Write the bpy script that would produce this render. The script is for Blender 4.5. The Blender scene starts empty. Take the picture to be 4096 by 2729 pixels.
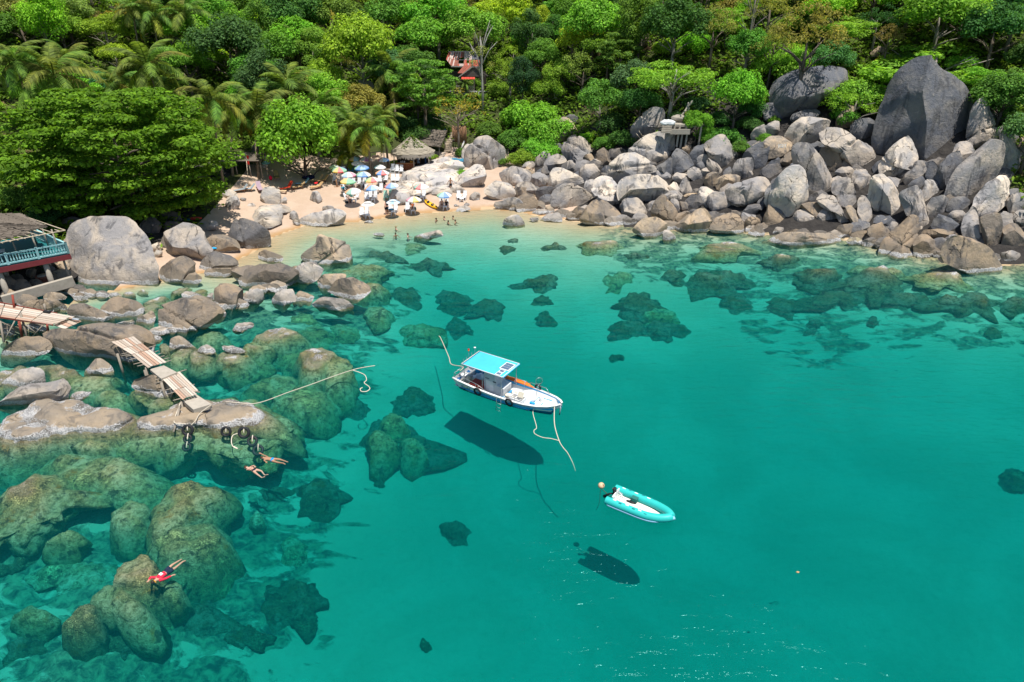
import bpy, bmesh, math, random
import numpy as np
from mathutils import Vector, Matrix
R = math.radians
PI = math.pi
rng = random.Random(7)
nr = np.random.RandomState(11)
S = bpy.context.scene
COL = S.collection

# ------------------------------------------------------------------ camera, sky, sun, exposure
CAM = (0.0, 0.0, 26.0)
PITCH = R(28.0)
F = 2731.0                      # focal length in photo pixels (4096 wide)
cd = bpy.data.cameras.new('camera')
cam = bpy.data.objects.new('camera', cd)
COL.objects.link(cam)
cam.location = CAM
cam.rotation_euler = (PI / 2 - PITCH, 0, 0)
cd.sensor_width = 36.0
cd.lens = 36.0 * F / 4096.0
cd.clip_end = 3000
S.camera = cam

SUNV = Vector((0.18, -0.20, 0.96)).normalized()
EL = math.asin(SUNV.z)
AZ = math.atan2(SUNV.x, SUNV.y)
w = bpy.data.worlds.new('World')
S.world = w
w.use_nodes = True
wn = w.node_tree
bg = wn.nodes['Background']
sky = wn.nodes.new('ShaderNodeTexSky')
sky.sky_type = 'NISHITA'
sky.sun_disc = False
sky.sun_elevation = EL
sky.sun_rotation = AZ
sky.air_density = 1.0
sky.dust_density = 0.6
wn.links.new(sky.outputs[0], bg.inputs['Color'])
bg.inputs['Strength'].default_value = 0.095
sd = bpy.data.lights.new('sun', 'SUN')
sun = bpy.data.objects.new('sun', sd)
COL.objects.link(sun)
sd.energy = 4.9
sd.angle = R(0.55)
sd.color = (1.0, 0.95, 0.87)
sun.rotation_euler = SUNV.to_track_quat('Z', 'Y').to_euler()
sun.location = (0, 0, 80)
S.view_settings.view_transform = 'Standard'
S.view_settings.look = 'None'
S.view_settings.gamma = 1.0
S.view_settings.use_curve_mapping = False
S.view_settings.exposure = 0.27
S.cycles.use_denoising = True
S.cycles.sample_clamp_direct = 4.0
S.cycles.max_bounces = 5
S.cycles.diffuse_bounces = 2
S.cycles.glossy_bounces = 2
S.cycles.transmission_bounces = 3
S.cycles.transparent_max_bounces = 8
S.cycles.volume_bounces = 0
S.cycles.caustics_reflective = False
S.cycles.caustics_refractive = False

# ------------------------------------------------------------------ geometry of the view
CT, ST = math.cos(PITCH), math.sin(PITCH)
FWD = np.array((0, CT, -ST)); RIGHT = np.array((1.0, 0, 0)); UP = np.array((0, ST, CT))
C0 = np.array(CAM)
def ray(x, y):
    return FWD + RIGHT * ((x - 2048.0) / F) - UP * ((y - 1364.5) / F)
def P(x, y, z=0.0):
    """the point at height z that the photo shows at pixel x, y"""
    r = ray(x, y)
    return C0 + r * ((z - CAM[2]) / r[2])
def px(p):
    q = np.asarray(p, float) - C0
    d = q @ FWD
    return 2048 + F * (q @ RIGHT) / d, 1364.5 - F * (q @ UP) / d, d
Z = {'2': (1024, 0, 2.2988), '3': (2048, 0, 2.2988), '4': (3072, 0, 2.2988), '5': (0, 682, 2.2988), '7': (2048, 600, 2.2988),
     '8': (3072, 600, 2.2988), 'b': (0, 1200, 3.92), 'c': (400, 1300, 2.614), 'e': (0, 1750, 1.6015), 'h': (1024, 600, 3.482),
     'u': (1300, 580, 3.923), 'd': (0, 0, 0.57445), 'o': (1700, 1300, 3.363), 'y': (1260, 860, 2.904), 's': (900, 540, 4.9),
     'k': (1540, 520, 6.533), 'r': (0, 850, 5.057), 'm': (2560, 430, 7.847), 'g': (1740, 200, 7.842), 'q': (1400, 1550, 2.613)}
def zp(zone, x, y):
    a = Z[zone]
    return a[0] + x / a[2], a[1] + y / a[2]
def Q(zone, x, y, z=0.0):
    return P(*zp(zone, x, y), z)

# ------------------------------------------------------------------ names, labels
def tag(o, label=None, cat=None, group=None, kind=None):
    if label: o['label'] = label
    if cat: o['category'] = cat
    if group: o['group'] = group
    if kind: o['kind'] = kind
    return o
def empty(name, loc=(0, 0, 0), rz=0.0, label=None, cat=None, group=None, scale=1.0):
    o = bpy.data.objects.new(name, None)
    COL.objects.link(o)
    o.empty_display_size = 0.2
    o.location = tuple(float(v) for v in loc); o.rotation_euler = (0, 0, rz); o.scale = (scale,) * 3
    return tag(o, label, cat, group)
def link(name, me, parent=None, loc=None, rot=None, scale=None, color=None):
    o = bpy.data.objects.new(name, me)
    COL.objects.link(o)
    if parent: o.parent = parent
    if loc is not None: o.location = tuple(float(v) for v in loc)
    if rot is not None: o.rotation_euler = rot
    if scale is not None: o.scale = (scale,) * 3 if isinstance(scale, (int, float)) else scale
    if color is not None: o.color = (color[0], color[1], color[2], 1)
    return o
def mesh_np(name, V, Fq, mat=None, smooth=False):
    """mesh from an n x 3 array and an m x k array of faces (all k-gons)"""
    V = np.ascontiguousarray(V, np.float32); Fq = np.ascontiguousarray(Fq, np.int32)
    me = bpy.data.meshes.new(name)
    k = Fq.shape[1]; m = len(Fq)
    me.vertices.add(len(V)); me.vertices.foreach_set('co', V.ravel())
    me.loops.add(m * k); me.loops.foreach_set('vertex_index', Fq.ravel())
    me.polygons.add(m); me.polygons.foreach_set('loop_start', np.arange(0, m * k, k, dtype=np.int32))
    me.update(calc_edges=True)
    if smooth: me.polygons.foreach_set('use_smooth', np.ones(m, bool))
    if mat: me.materials.append(mat)
    return me

class MB:
    """collects boxes, bars, tubes, lathes and linked polygons, then links them as ONE mesh object"""
    def __init__(s): s.v = []; s.f = []
    def add(s, V, Fs):
        n = len(s.v); s.v += [tuple(float(c) for c in p) for p in V]; s.f += [tuple(i + n for i in f) for f in Fs]; return s
    def box(s, c, sz, rz=0.0, m=None):
        hx, hy, hz = sz[0] / 2, sz[1] / 2, sz[2] / 2
        V = [Vector((x, y, z)) for x in (-hx, hx) for y in (-hy, hy) for z in (-hz, hz)]
        M = m if m is not None else Matrix.Rotation(rz, 3, 'Z')
        V = [M @ v + Vector(c) for v in V]
        return s.add(V, [(0, 1, 3, 2), (4, 6, 7, 5), (0, 4, 5, 1), (2, 3, 7, 6), (0, 2, 6, 4), (1, 5, 7, 3)])
    def tube(s, pts, rad, n=8, cap=True, flat=1.0):
        pts = [Vector([float(c) for c in p]) for p in pts]
        if not isinstance(rad, (list, tuple, np.ndarray)): rad = [rad] * len(pts)
        V = []; prev = None
        for i, p in enumerate(pts):
            t = (pts[min(i + 1, len(pts) - 1)] - pts[max(i - 1, 0)]).normalized()
            if prev is None:
                a = Vector((0, 0, 1)) if abs(t.z) < 0.9 else Vector((1, 0, 0))
                u = t.cross(a).normalized()
            else:
                u = (prev - t * prev.dot(t)).normalized()
            prev = u; q = t.cross(u)
            for k in range(n):
                g = 2 * PI * k / n
                V.append(p + u * (math.cos(g) * rad[i]) + q * (math.sin(g) * rad[i] * flat))
        Fs = []
        for i in range(len(pts) - 1):
            for k in range(n):
                a = i * n + k; b = i * n + (k + 1) % n
                Fs.append((a, b, b + n, a + n))
        if cap:
            Fs.append(tuple(range(n - 1, -1, -1))); Fs.append(tuple(range((len(pts) - 1) * n, len(pts) * n)))
        return s.add(V, Fs)
    def bar(s, a, b, r, n=6): return s.tube([a, b], r, n)
    def beam(s, a, b, wd, ht):
        a = Vector([float(c) for c in a]); b = Vector([float(c) for c in b]); t = (b - a).normalized()
        u = t.cross(Vector((0, 0, 1)))
        u = u.normalized() if u.length > 1e-4 else Vector((1, 0, 0))
        q = u.cross(t)
        V = [p + u * (i * wd / 2) + q * (j * ht / 2) for p in (a, b) for i, j in ((-1, -1), (1, -1), (1, 1), (-1, 1))]
        return s.add(V, [(3, 2, 1, 0), (4, 5, 6, 7), (0, 1, 5, 4), (1, 2, 6, 5), (2, 3, 7, 6), (3, 0, 4, 7)])
    def lathe(s, prof, n=12, c=(0, 0, 0)):
        V = []; c = Vector(c)
        for r, z in prof:
            for k in range(n):
                g = 2 * PI * k / n
                V.append(c + Vector((r * math.cos(g), r * math.sin(g), z)))
        Fs = []
        for i in range(len(prof) - 1):
            for k in range(n):
                a = i * n + k; b = i * n + (k + 1) % n
                Fs.append((a, b, b + n, a + n))
        Fs.append(tuple(range(n - 1, -1, -1))); Fs.append(tuple(range((len(prof) - 1) * n, len(prof) * n)))
        return s.add(V, Fs)
    def torus(s, c, R0, r, axis=(0, 0, 1), n=20, k=8):
        ax = Vector(axis).normalized(); u = ax.orthogonal().normalized(); q = ax.cross(u)
        V = []; Fs = []
        for i in range(n):
            g = 2 * PI * i / n; e = u * math.cos(g) + q * math.sin(g)
            for j in range(k):
                h = 2 * PI * j / k
                V.append(Vector([float(x) for x in c]) + e * (R0 + r * math.cos(h)) + ax * (r * math.sin(h)))
        for i in range(n):
            for j in range(k):
                a = i * k + j; b = i * k + (j + 1) % k; c2 = ((i + 1) % n) * k + (j + 1) % k; d = ((i + 1) % n) * k + j
                Fs.append((a, d, c2, b))
        return s.add(V, Fs)
    def ball(s, c, r, n=10, m=7, sc=(1, 1, 1)):
        V = []; Fs = []
        for i in range(m + 1):
            t = PI * i / m
            for k in range(n):
                g = 2 * PI * k / n
                V.append((c[0] + r * sc[0] * math.sin(t) * math.cos(g), c[1] + r * sc[1] * math.sin(t) * math.sin(g), c[2] + r * sc[2] * math.cos(t)))
        for i in range(m):
            for k in range(n):
                a = i * n + k; b = i * n + (k + 1) % n
                Fs.append((a, a + n, b + n, b))
        return s.add(V, Fs)
    def slab(s, quad, th):
        """a flat board with the four corners of its top face given"""
        q = [Vector([float(c) for c in p]) for p in quad]
        nrm = (q[1] - q[0]).cross(q[3] - q[0]).normalized()
        if nrm.z < 0: nrm = -nrm; q = q[::-1]
        V = q + [p - nrm * th for p in q]
        return s.add(V, [(0, 1, 2, 3), (7, 6, 5, 4), (0, 4, 5, 1), (1, 5, 6, 2), (2, 6, 7, 3), (3, 7, 4, 0)])
    def mesh(s, name, mat=None, smooth=False):
        me = bpy.data.meshes.new(name)
        me.from_pydata(s.v, [], s.f); me.update()
        if smooth: me.polygons.foreach_set('use_smooth', np.ones(len(me.polygons), bool))
        if mat: me.materials.append(mat)
        return me
    def build(s, name, mat, parent=None, smooth=False, color=None):
        return link(name, s.mesh(name, mat, smooth), parent, color=color)

# ------------------------------------------------------------------ materials
class NT:
    def __init__(s, name):
        s.m = bpy.data.materials.new(name); s.m.use_nodes = True
        s.t = s.m.node_tree; s.n = s.t.nodes; s.l = s.t.links
        s.b = s.n['Principled BSDF']; s.out = s.n['Material Output']
    def new(s, typ, **kw):
        o = s.n.new(typ)
        for k, v in kw.items(): setattr(o, k, v)
        return o
    def put(s, sock, v):
        if isinstance(v, bpy.types.NodeSocket): s.l.new(v, sock)
        elif isinstance(v, (tuple, list)) and len(v) == 3 and sock.type == 'RGBA': sock.default_value = (*v, 1)
        else: sock.default_value = v
    def math(s, op, a, b=None, c=None, clamp=False):
        o = s.new('ShaderNodeMath', operation=op, use_clamp=clamp)
        s.put(o.inputs[0], a)
        if b is not None: s.put(o.inputs[1], b)
        if c is not None: s.put(o.inputs[2], c)
        return o.outputs[0]
    def mix(s, f, a, b, mode='MIX'):
        o = s.new('ShaderNodeMix', data_type='RGBA', blend_type=mode)
        s.put(o.inputs[0], f); s.put(o.inputs[6], a); s.put(o.inputs[7], b)
        return o.outputs[2]
    def noise(s, scale, vec=None, detail=3.0, rough=0.55, dist=0.0):
        o = s.new('ShaderNodeTexNoise')
        o.inputs['Scale'].default_value = scale; o.inputs['Detail'].default_value = detail
        o.inputs['Roughness'].default_value = rough; o.inputs['Distortion'].default_value = dist
        if vec is not None: s.l.new(vec, o.inputs['Vector'])
        return o.outputs['Fac']
    def ss(s, v, a, b):
        o = s.new('ShaderNodeMapRange', interpolation_type='SMOOTHSTEP')
        s.put(o.inputs[0], v); s.put(o.inputs[1], a); s.put(o.inputs[2], b)
        return o.outputs[0]
    def pos(s): return s.new('ShaderNodeNewGeometry').outputs['Position']
    def scaled(s, vec, sc):
        o = s.new('ShaderNodeVectorMath', operation='MULTIPLY'); s.l.new(vec, o.inputs[0]); o.inputs[1].default_value = sc
        return o.outputs[0]
    def bump(s, h, strength=0.5, dist=0.1, prev=None):
        o = s.new('ShaderNodeBump'); o.inputs['Strength'].default_value = strength; o.inputs['Distance'].default_value = dist
        s.l.new(h, o.inputs['Height'])
        if prev is not None: s.l.new(prev, o.inputs['Normal'])
        return o.outputs[0]
    def done(s, col=None, rough=0.8, spec=0.3, normal=None):
        if col is not None: s.put(s.b.inputs['Base Color'], col)
        s.put(s.b.inputs['Roughness'], rough); s.b.inputs['Specular IOR Level'].default_value = spec
        if normal is not None: s.l.new(normal, s.b.inputs['Normal'])
        return s.m
_MC = {}
def mat(name, col, rough=0.6, var=0.12, scale=6.0, spec=0.3, metal=0.0, bump=0.0, stretch=None):
    """plain painted / plastic / wooden stuff with a little mottling"""
    if name in _MC: return _MC[name]
    t = NT(name)
    tc = t.new('ShaderNodeTexCoord').outputs['Object']
    if stretch: tc = t.scaled(tc, stretch)
    n = t.noise(scale, tc, 4)
    rnd = t.new('ShaderNodeObjectInfo').outputs['Random']
    k = t.math('ADD', t.math('MULTIPLY_ADD', n, var * 2.4, 1 - var * 1.2), t.math('MULTIPLY_ADD', rnd, var, -var / 2))
    c = t.mix(1.0, col, k, 'MULTIPLY')
    t.b.inputs['Metallic'].default_value = metal
    _MC[name] = t.done(c, rough, spec, t.bump(n, bump, 0.02) if bump else None)
    return _MC[name]
def tint_mat(name, rough=0.6, var=0.1, spec=0.3, trans=0.0):
    """takes the object's own colour"""
    if name in _MC: return _MC[name]
    t = NT(name)
    oi = t.new('ShaderNodeObjectInfo')
    n = t.noise(5.0, t.new('ShaderNodeTexCoord').outputs['Object'], 3)
    c = t.mix(1.0, oi.outputs['Color'], t.math('MULTIPLY_ADD', n, var * 2, 1 - var), 'MULTIPLY')
    m = t.done(c, rough, spec)
    if trans:
        tr = t.new('ShaderNodeBsdfTranslucent'); t.l.new(c, tr.inputs[0])
        mx = t.new('ShaderNodeMixShader'); mx.inputs[0].default_value = trans
        t.l.new(t.b.outputs[0], mx.inputs[1]); t.l.new(tr.outputs[0], mx.inputs[2]); t.l.new(mx.outputs[0], t.out.inputs[0])
    _MC[name] = m
    return m
# ------------------------------------------------------------------ the lie of the land
SH = [(-160, -10), (-75, 14), (-52, 28)] + [tuple(P(*q)[:2]) for q in (
    (0, 1330), (330, 1190), (640, 1125), (860, 1085), (1010, 1010), (1090, 948), (1240, 896), (1420, 888), (1560, 868), (1700, 852), (1870, 842),
    (1960, 832), (2060, 842), (2180, 868), (2350, 890), (2600, 915), (2900, 915), (3150, 950), (3400, 960), (3600, 1010), (3850, 1060), (4096, 1060))] + [(62, 60), (95, 52), (170, 46)]
SH = np.array(SH)
def smooth(v, a, b):
    t = np.clip((v - a) / (b - a), 0, 1); return t * t * (3 - 2 * t)
def shore_dist(X, Y):
    X = np.asarray(X, float); Y = np.asarray(Y, float)
    best = np.full(X.shape, 1e9)
    for (x0, y0), (x1, y1) in zip(SH[:-1], SH[1:]):
        dx, dy = x1 - x0, y1 - y0
        t = np.clip(((X - x0) * dx + (Y - y0) * dy) / (dx * dx + dy * dy), 0, 1)
        best = np.minimum(best, np.hypot(X - x0 - t * dx, Y - y0 - t * dy))
    ys = np.interp(X, SH[:, 0], SH[:, 1])
    return np.where(Y > ys, best, -best)
def wob(X, Y, k, seed=0.0):
    return np.sin(X * k + 1.3 * np.sin(Y * k * .7 + seed)) * np.cos(Y * k * 1.13 + 1.1 * np.sin(X * k * .9 + 2 + seed))
def land(X, Y):
    X = np.asarray(X, float); Y = np.asarray(Y, float)
    s = shore_dist(X, Y)
    sp = np.maximum(s, 0)
    beach = np.where(sp < 21, .085 * sp, 1.785 + .36 * (sp - 21) - .10 * np.maximum(sp - 75, 0))
    right = np.where(sp < 22, .60 * sp, 13.2 + .42 * (sp - 22))
    left = np.where(sp < 9, .13 * sp, 1.17 + .20 * (sp - 9)) + .14 * np.maximum(sp - 26, 0)
    wr = smooth(X, 0.0, 30.0); wl = 1 - smooth(X, -36, -27)
    h = beach * (1 - wr) * (1 - wl) + right * wr + left * wl
    h = h + smooth(sp, 20, 40) * (1.2 * wob(X, Y, .09) + .5 * wob(X, Y, .23, 2))
    t = np.maximum(-s, 0)
    db = 7.2 * (1 - np.exp(-(t / 36) ** 1.6)); dr = 6.6 * (1 - np.exp(-(t / 30) ** 1.15)) ; dl = 2.5 * (1 - np.exp(-t / 8)) + .6 * smooth(t, 14, 30)
    yk = smooth(Y, 44, 60); wl2 = 1 - smooth(X, -25 - 9 * yk, -7 - 20 * yk)
    dep = db * (1 - wr) * (1 - wl2) + dr * wr + dl * wl2
    dep = dep + smooth(t, 4, 16) * (.22 * wob(X, Y, .21) + .10 * wob(X, Y, .6, 1)) + smooth(t, 2, 9) * wl2 * (.42 * wob(X, Y, .75, 3) + .30 * wob(X, Y, 1.6, 5) + .14 * wob(X, Y, 3.3, 7))
    return np.where(s > 0, h, -np.maximum(dep, 0.02 * t))
def T(x, y): return float(land(np.array([x]), np.array([y]))[0])
def hit(x, y, h=0.0):
    """where the ray through photo pixel x, y comes h above the ground"""
    r = ray(x, y)
    ts = np.arange(18, 400, .5)
    pts = C0[None, :] + ts[:, None] * r[None, :]
    d = pts[:, 2] - land(pts[:, 0], pts[:, 1]) - h
    i = np.argmax(d < 0)
    if d[i] >= 0: i = len(ts) - 1
    if i == 0: return pts[0]
    a = d[i - 1] / (d[i - 1] - d[i] + 1e-9)
    return pts[i - 1] + (pts[i] - pts[i - 1]) * a

# sand, hillside soil, sea bed
t = NT('beach_sand')
pz = t.pos()
sep = t.new('ShaderNodeSeparateXYZ'); t.l.new(pz, sep.inputs[0])
n1 = t.noise(.5, pz, 5); n2 = t.noise(9, pz, 4, .65); n3 = t.noise(1.7, t.scaled(pz, (1, 2.2, 1)), 3)
c = t.mix(t.ss(n1, .35, .7), (.475, .352, .26), (.525, .40, .305))
c = t.mix(t.ss(n2, .55, .72), c, (.40, .29, .21))
wet = t.ss(t.math('ADD', sep.outputs[2], t.math('MULTIPLY', n1, .10)), .20, .06)
c = t.mix(wet, c, (.44, .27, .13))
bp = t.bump(t.math('ADD', t.math('MULTIPLY', n3, .9), t.math('MULTIPLY', n2, .35)), .9, .09)
M_SAND = t.done(c, t.mix(wet, (.9,) * 3, (.35,) * 3), .25, bp)

t = NT('hill_soil')
pz = t.pos()
n1 = t.noise(.25, pz, 5); n2 = t.noise(3, pz, 4)
c = t.mix(n2, (.035, .05, .018), (.075, .085, .028))
c = t.mix(t.ss(n1, .58, .72), c, (.16, .10, .06))
M_SOIL = t.done(c, .95, .1, t.bump(n2, .8, .3))

t = NT('sea_bed')
pz = t.pos()
sep = t.new('ShaderNodeSeparateXYZ'); t.l.new(pz, sep.inputs[0])
n1 = t.noise(.10, pz, 4, .6, .6); n2 = t.noise(1.9, pz, 6, .7, .5); n3 = t.noise(.42, t.scaled(pz, (1, 1.7, 1)), 5, .62, .5)
c = t.mix(t.ss(n1, .4, .65), (.56, .44, .30), (.64, .52, .37))
c = t.mix(t.math('MULTIPLY', t.ss(n2, .5, .7), .3), c, (.42, .34, .22))
# rubble and weed: thick by the left-hand rocks and along the right-hand shore, sparse elsewhere
lm = t.math('ADD', t.math('MULTIPLY', t.ss(sep.outputs[0], -6.0, -15.0), 1.05), t.math('MULTIPLY', t.ss(sep.outputs[0], 14, 26), t.math('MULTIPLY', t.ss(sep.outputs[1], 47, 55), .85)))
lm = t.math('MAXIMUM', lm, t.math('MULTIPLY', t.ss(sep.outputs[0], 7, 13), t.ss(sep.outputs[2], -2.2, -1.1)))
thr = t.math('MULTIPLY_ADD', lm, -.28, .72)
pm = t.ss(t.math('SUBTRACT', n3, thr), -.02, .07)
pm = t.math('MULTIPLY', pm, t.math('MAXIMUM', t.ss(sep.outputs[2], -.35, -.8), t.ss(sep.outputs[0], 7, 13)))
c = t.mix(pm, c, t.mix(t.ss(n2, .35, .65), (.04, .06, .05), t.mix(n1, (.22, .22, .11), (.42, .40, .26))))
wet = t.ss(sep.outputs[2], -.5, -.02)
c = t.mix(t.math('MULTIPLY', wet, t.math('MULTIPLY_ADD', pm, -.4, .5)), c, (.48, .31, .15))
M_BED = t.done(c, .9, .1, t.bump(t.math('ADD', n2, pm), .8, .12))

xs = np.concatenate([np.arange(-420, -110, 20), np.arange(-110, -46, 1.6), np.arange(-46, 2, .5), np.arange(2, 130, 1.25), np.arange(130, 440, 20)])
ys = np.concatenate([np.arange(-260, -10, 20), np.arange(-10, 14, 1.25), np.arange(14, 84, .6), np.arange(84, 170, 1.6), np.arange(170, 480, 20)])
XX, YY = np.meshgrid(xs, ys)
ZZ = land(XX, YY)
V = np.stack([XX.ravel(), YY.ravel(), ZZ.ravel()], 1)
nx = len(xs); ny = len(ys)
ii, jj = np.meshgrid(np.arange(nx - 1), np.arange(ny - 1))
a = (jj * nx + ii).ravel()
QD = np.stack([a, a + 1, a + nx + 1, a + nx], 1)
cz = V[QD].mean(1); sdist = shore_dist(cz[:, 0], cz[:, 1])
isb = (sdist >= 0) & (((cz[:, 0] > -36) & (cz[:, 0] < 8.5) & (sdist < 23 - 2.2 * np.maximum(cz[:, 0] + 1, 0))) | ((cz[:, 0] <= -36) & (cz[:, 0] > -37.5) & (sdist < 9)))
def sub(name, sel, m):
    q = QD[sel]; u, inv = np.unique(q, return_inverse=True)
    return tag(link(name, mesh_np(name, V[u], inv.reshape(q.shape), m, True)), kind='structure')
sub('seabed', sdist < 0, M_BED)
sub('beach', isb, M_SAND)
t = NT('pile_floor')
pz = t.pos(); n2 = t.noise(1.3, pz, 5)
M_PILE = t.done(t.mix(n2, (.018, .017, .018), (.07, .064, .058)), .95, .1, t.bump(n2, 1, .5))  # dark stone, taken near black so gaps between boulders read as shadow
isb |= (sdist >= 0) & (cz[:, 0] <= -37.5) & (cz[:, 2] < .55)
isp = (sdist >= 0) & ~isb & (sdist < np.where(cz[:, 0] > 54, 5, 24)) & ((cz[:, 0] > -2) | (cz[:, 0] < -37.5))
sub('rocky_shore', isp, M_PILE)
sub('hillside', (sdist >= 0) & ~isb & ~isp, M_SOIL)

# the sea: a clear body of water that swallows red light with depth
t = NT('sea_water')
pz = t.pos()
wv1 = t.noise(1.15, t.scaled(pz, (.55, 1.5, 1)), 4, .6, .4)
wv2 = t.noise(4.2, t.scaled(pz, (.6, 1.35, 1)), 3, .6, .3)
gust = t.noise(.055, pz, 3)
amp = t.ss(gust, .35, .65)
hgt = t.math('ADD', wv1, t.math('MULTIPLY', wv2, .18))
bpn = t.new('ShaderNodeBump'); bpn.inputs['Distance'].default_value = .30
t.l.new(hgt, bpn.inputs['Height']); t.l.new(t.math('MULTIPLY_ADD', amp, .28, .36), bpn.inputs['Strength'])
fr = t.new('ShaderNodeFresnel'); fr.inputs['IOR'].default_value = 1.33; t.l.new(bpn.outputs[0], fr.inputs['Normal'])
gl = t.new('ShaderNodeBsdfGlossy'); gl.inputs['Roughness'].default_value = .10; gl.inputs['Color'].default_value = (.22, .60, .62, 1); t.l.new(bpn.outputs[0], gl.inputs['Normal'])
tr = t.new('ShaderNodeBsdfTransparent')
df = t.new('ShaderNodeBsdfDiffuse'); df.inputs['Color'].default_value = (0.0, .22, .23, 1)
mx0 = t.new('ShaderNodeMixShader'); mx0.inputs[0].default_value = .04
t.l.new(tr.outputs[0], mx0.inputs[1]); t.l.new(df.outputs[0], mx0.inputs[2])
mx = t.new('ShaderNodeMixShader'); t.l.new(fr.outputs[0], mx.inputs[0]); t.l.new(mx0.outputs[0], mx.inputs[1]); t.l.new(gl.outputs[0], mx.inputs[2])
t.l.new(mx.outputs[0], t.out.inputs['Surface'])
va = t.new('ShaderNodeVolumeAbsorption'); va.inputs['Density'].default_value = .52
va.inputs['Color'].default_value = (.03, .886, .902, 1)
vs = t.new('ShaderNodeVolumeScatter'); vs.inputs['Density'].default_value = .045; vs.inputs['Color'].default_value = (.0, 1, .98, 1); vs.inputs['Anisotropy'].default_value = .2
ad = t.new('ShaderNodeAddShader'); t.l.new(va.outputs[0], ad.inputs[0]); t.l.new(vs.outputs[0], ad.inputs[1])
t.l.new(ad.outputs[0], t.out.inputs['Volume'])
t.n.remove(t.b)
M_WATER = t.m
mb = MB().box((0, 90, -6), (900, 760, 12))
tag(mb.build('sea', M_WATER), kind='structure')

# ------------------------------------------------------------------ boulders
def rock_mat():
    t = NT('granite')
    pz = t.pos(); oi = t.new('ShaderNodeObjectInfo')
    ob = t.new('ShaderNodeVectorMath', operation='ADD'); t.l.new(pz, ob.inputs[0])
    rv = t.new('ShaderNodeCombineXYZ'); t.l.new(t.math('MULTIPLY', oi.outputs['Random'], 40), rv.inputs[0]); t.l.new(rv.outputs[0], ob.inputs[1])
    v = ob.outputs[0]
    sep = t.new('ShaderNodeSeparateXYZ'); t.l.new(pz, sep.inputs[0])
    big = t.noise(.42, v, 4, .6, .5); mid = t.noise(1.6, v, 5, .65, .3); fine = t.noise(14, v, 4, .7)
    streak = t.noise(.8, t.scaled(v, (1.3, 1.3, .28)), 4, .6, .8)
    c = t.mix(t.ss(big, .38, .64), t.mix(1, oi.outputs['Color'], (.72, .74, .80), 'MULTIPLY'), t.mix(1, oi.outputs['Color'], (1.22, 1.12, 1.0), 'MULTIPLY'))
    c = t.mix(t.math('MULTIPLY', t.ss(streak, .52, .66), .72), c, (.075, .075, .08))
    c = t.mix(t.math('MULTIPLY', t.ss(mid, .60, .74), .5), c, (.50, .44, .37))
    c = t.mix(t.math('MULTIPLY', t.ss(fine, .58, .72), .45), c, (.09, .085, .08))
    c = t.mix(t.math('MULTIPLY', t.ss(fine, .42, .30), .35), c, (.60, .57, .53))
    vo = t.new('ShaderNodeTexVoronoi', feature='DISTANCE_TO_EDGE'); vo.inputs['Scale'].default_value = .22
    wv = t.new('ShaderNodeVectorMath', operation='MULTIPLY_ADD'); nz = t.new('ShaderNodeTexNoise'); nz.inputs['Scale'].default_value = .9; nz.inputs['Detail'].default_value = 4; t.l.new(v, nz.inputs['Vector'])
    t.l.new(nz.outputs['Color'], wv.inputs[0]); wv.inputs[1].default_value = (1.6, 1.6, 1.6); t.l.new(v, wv.inputs[2]); t.l.new(wv.outputs[0], vo.inputs['Vector'])
    crk = t.math('MULTIPLY', t.ss(vo.outputs['Distance'], .014, .004), t.math('MULTIPLY', t.ss(big, .48, .58), t.ss(oi.outputs['Random'], .35, .45)))
    c = t.mix(t.math('MULTIPLY', crk, .8), c, (.045, .042, .04))
    # what the tide leaves: a dark damp edge, a crust of barnacles, weed under water
    zz = t.math('ADD', sep.outputs[2], t.math('MULTIPLY_ADD', mid, .7, -.35))
    brown = t.math('MULTIPLY', t.ss(zz, 1.5, .5), .5)
    c = t.mix(brown, c, t.mix(fine, (.17, .145, .11), (.29, .245, .19)))
    crust = t.math('MULTIPLY', t.ss(zz, .46, .34), t.ss(t.math('ADD', fine, big), .84, .95))
    c = t.mix(crust, c, t.mix(t.ss(fine, .40, .58), (.34, .34, .35), (.74, .73, .71)))
    c = t.mix(t.math('MULTIPLY', t.ss(zz, .12, .02), .75), c, t.mix(fine, (.26, .22, .09), (.42, .36, .15)))
    weed = t.ss(sep.outputs[2], -.03, -.22)
    m2 = t.noise(3.2, v, 5, .72, .4)
    wc = t.mix(t.ss(m2, .33, .60), (.20, .20, .10), t.mix(t.ss(big, .4, .62), (.60, .53, .28), (.62, .60, .44)))
    wc = t.mix(t.ss(t.noise(.7, v, 4, .6), .58, .72), wc, t.mix(m2, (.30, .14, .03), (.62, .36, .09)))
    wc = t.mix(t.math('MULTIPLY', t.ss(t.noise(1.3, v, 5, .7), .55, .64), .75), wc, (.03, .036, .03))
    wc = t.mix(1, wc, t.mix(.6, (.8, .8, .8), t.mix(1, oi.outputs['Color'], (2.8, 2.8, 2.8), 'MULTIPLY')), 'MULTIPLY')
    c = t.mix(weed, c, wc)
    h = t.math('ADD', t.math('MULTIPLY_ADD', crk, -.55, mid), t.math('MULTIPLY', fine, .16))
    b1 = t.bump(h, .75, .28)
    b2 = t.bump(t.math('MULTIPLY', crust, fine), .9, .12, b1)
    return t.done(c, .88, .2, b2)
M_ROCK = rock_mat()
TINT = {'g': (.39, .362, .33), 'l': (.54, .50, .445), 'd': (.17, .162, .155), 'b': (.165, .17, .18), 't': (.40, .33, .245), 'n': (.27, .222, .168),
        'w': (.60, .555, .50), 'y': (.36, .34, .22), 'k': (.075, .085, .07)}
TWORD = {'g': 'grey', 'l': 'pale grey', 'd': 'dark grey', 'b': 'blue-grey', 't': 'tan', 'n': 'brown', 'w': 'whitish', 'y': 'olive', 'k': 'dark'}
_ICO = {}
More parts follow.
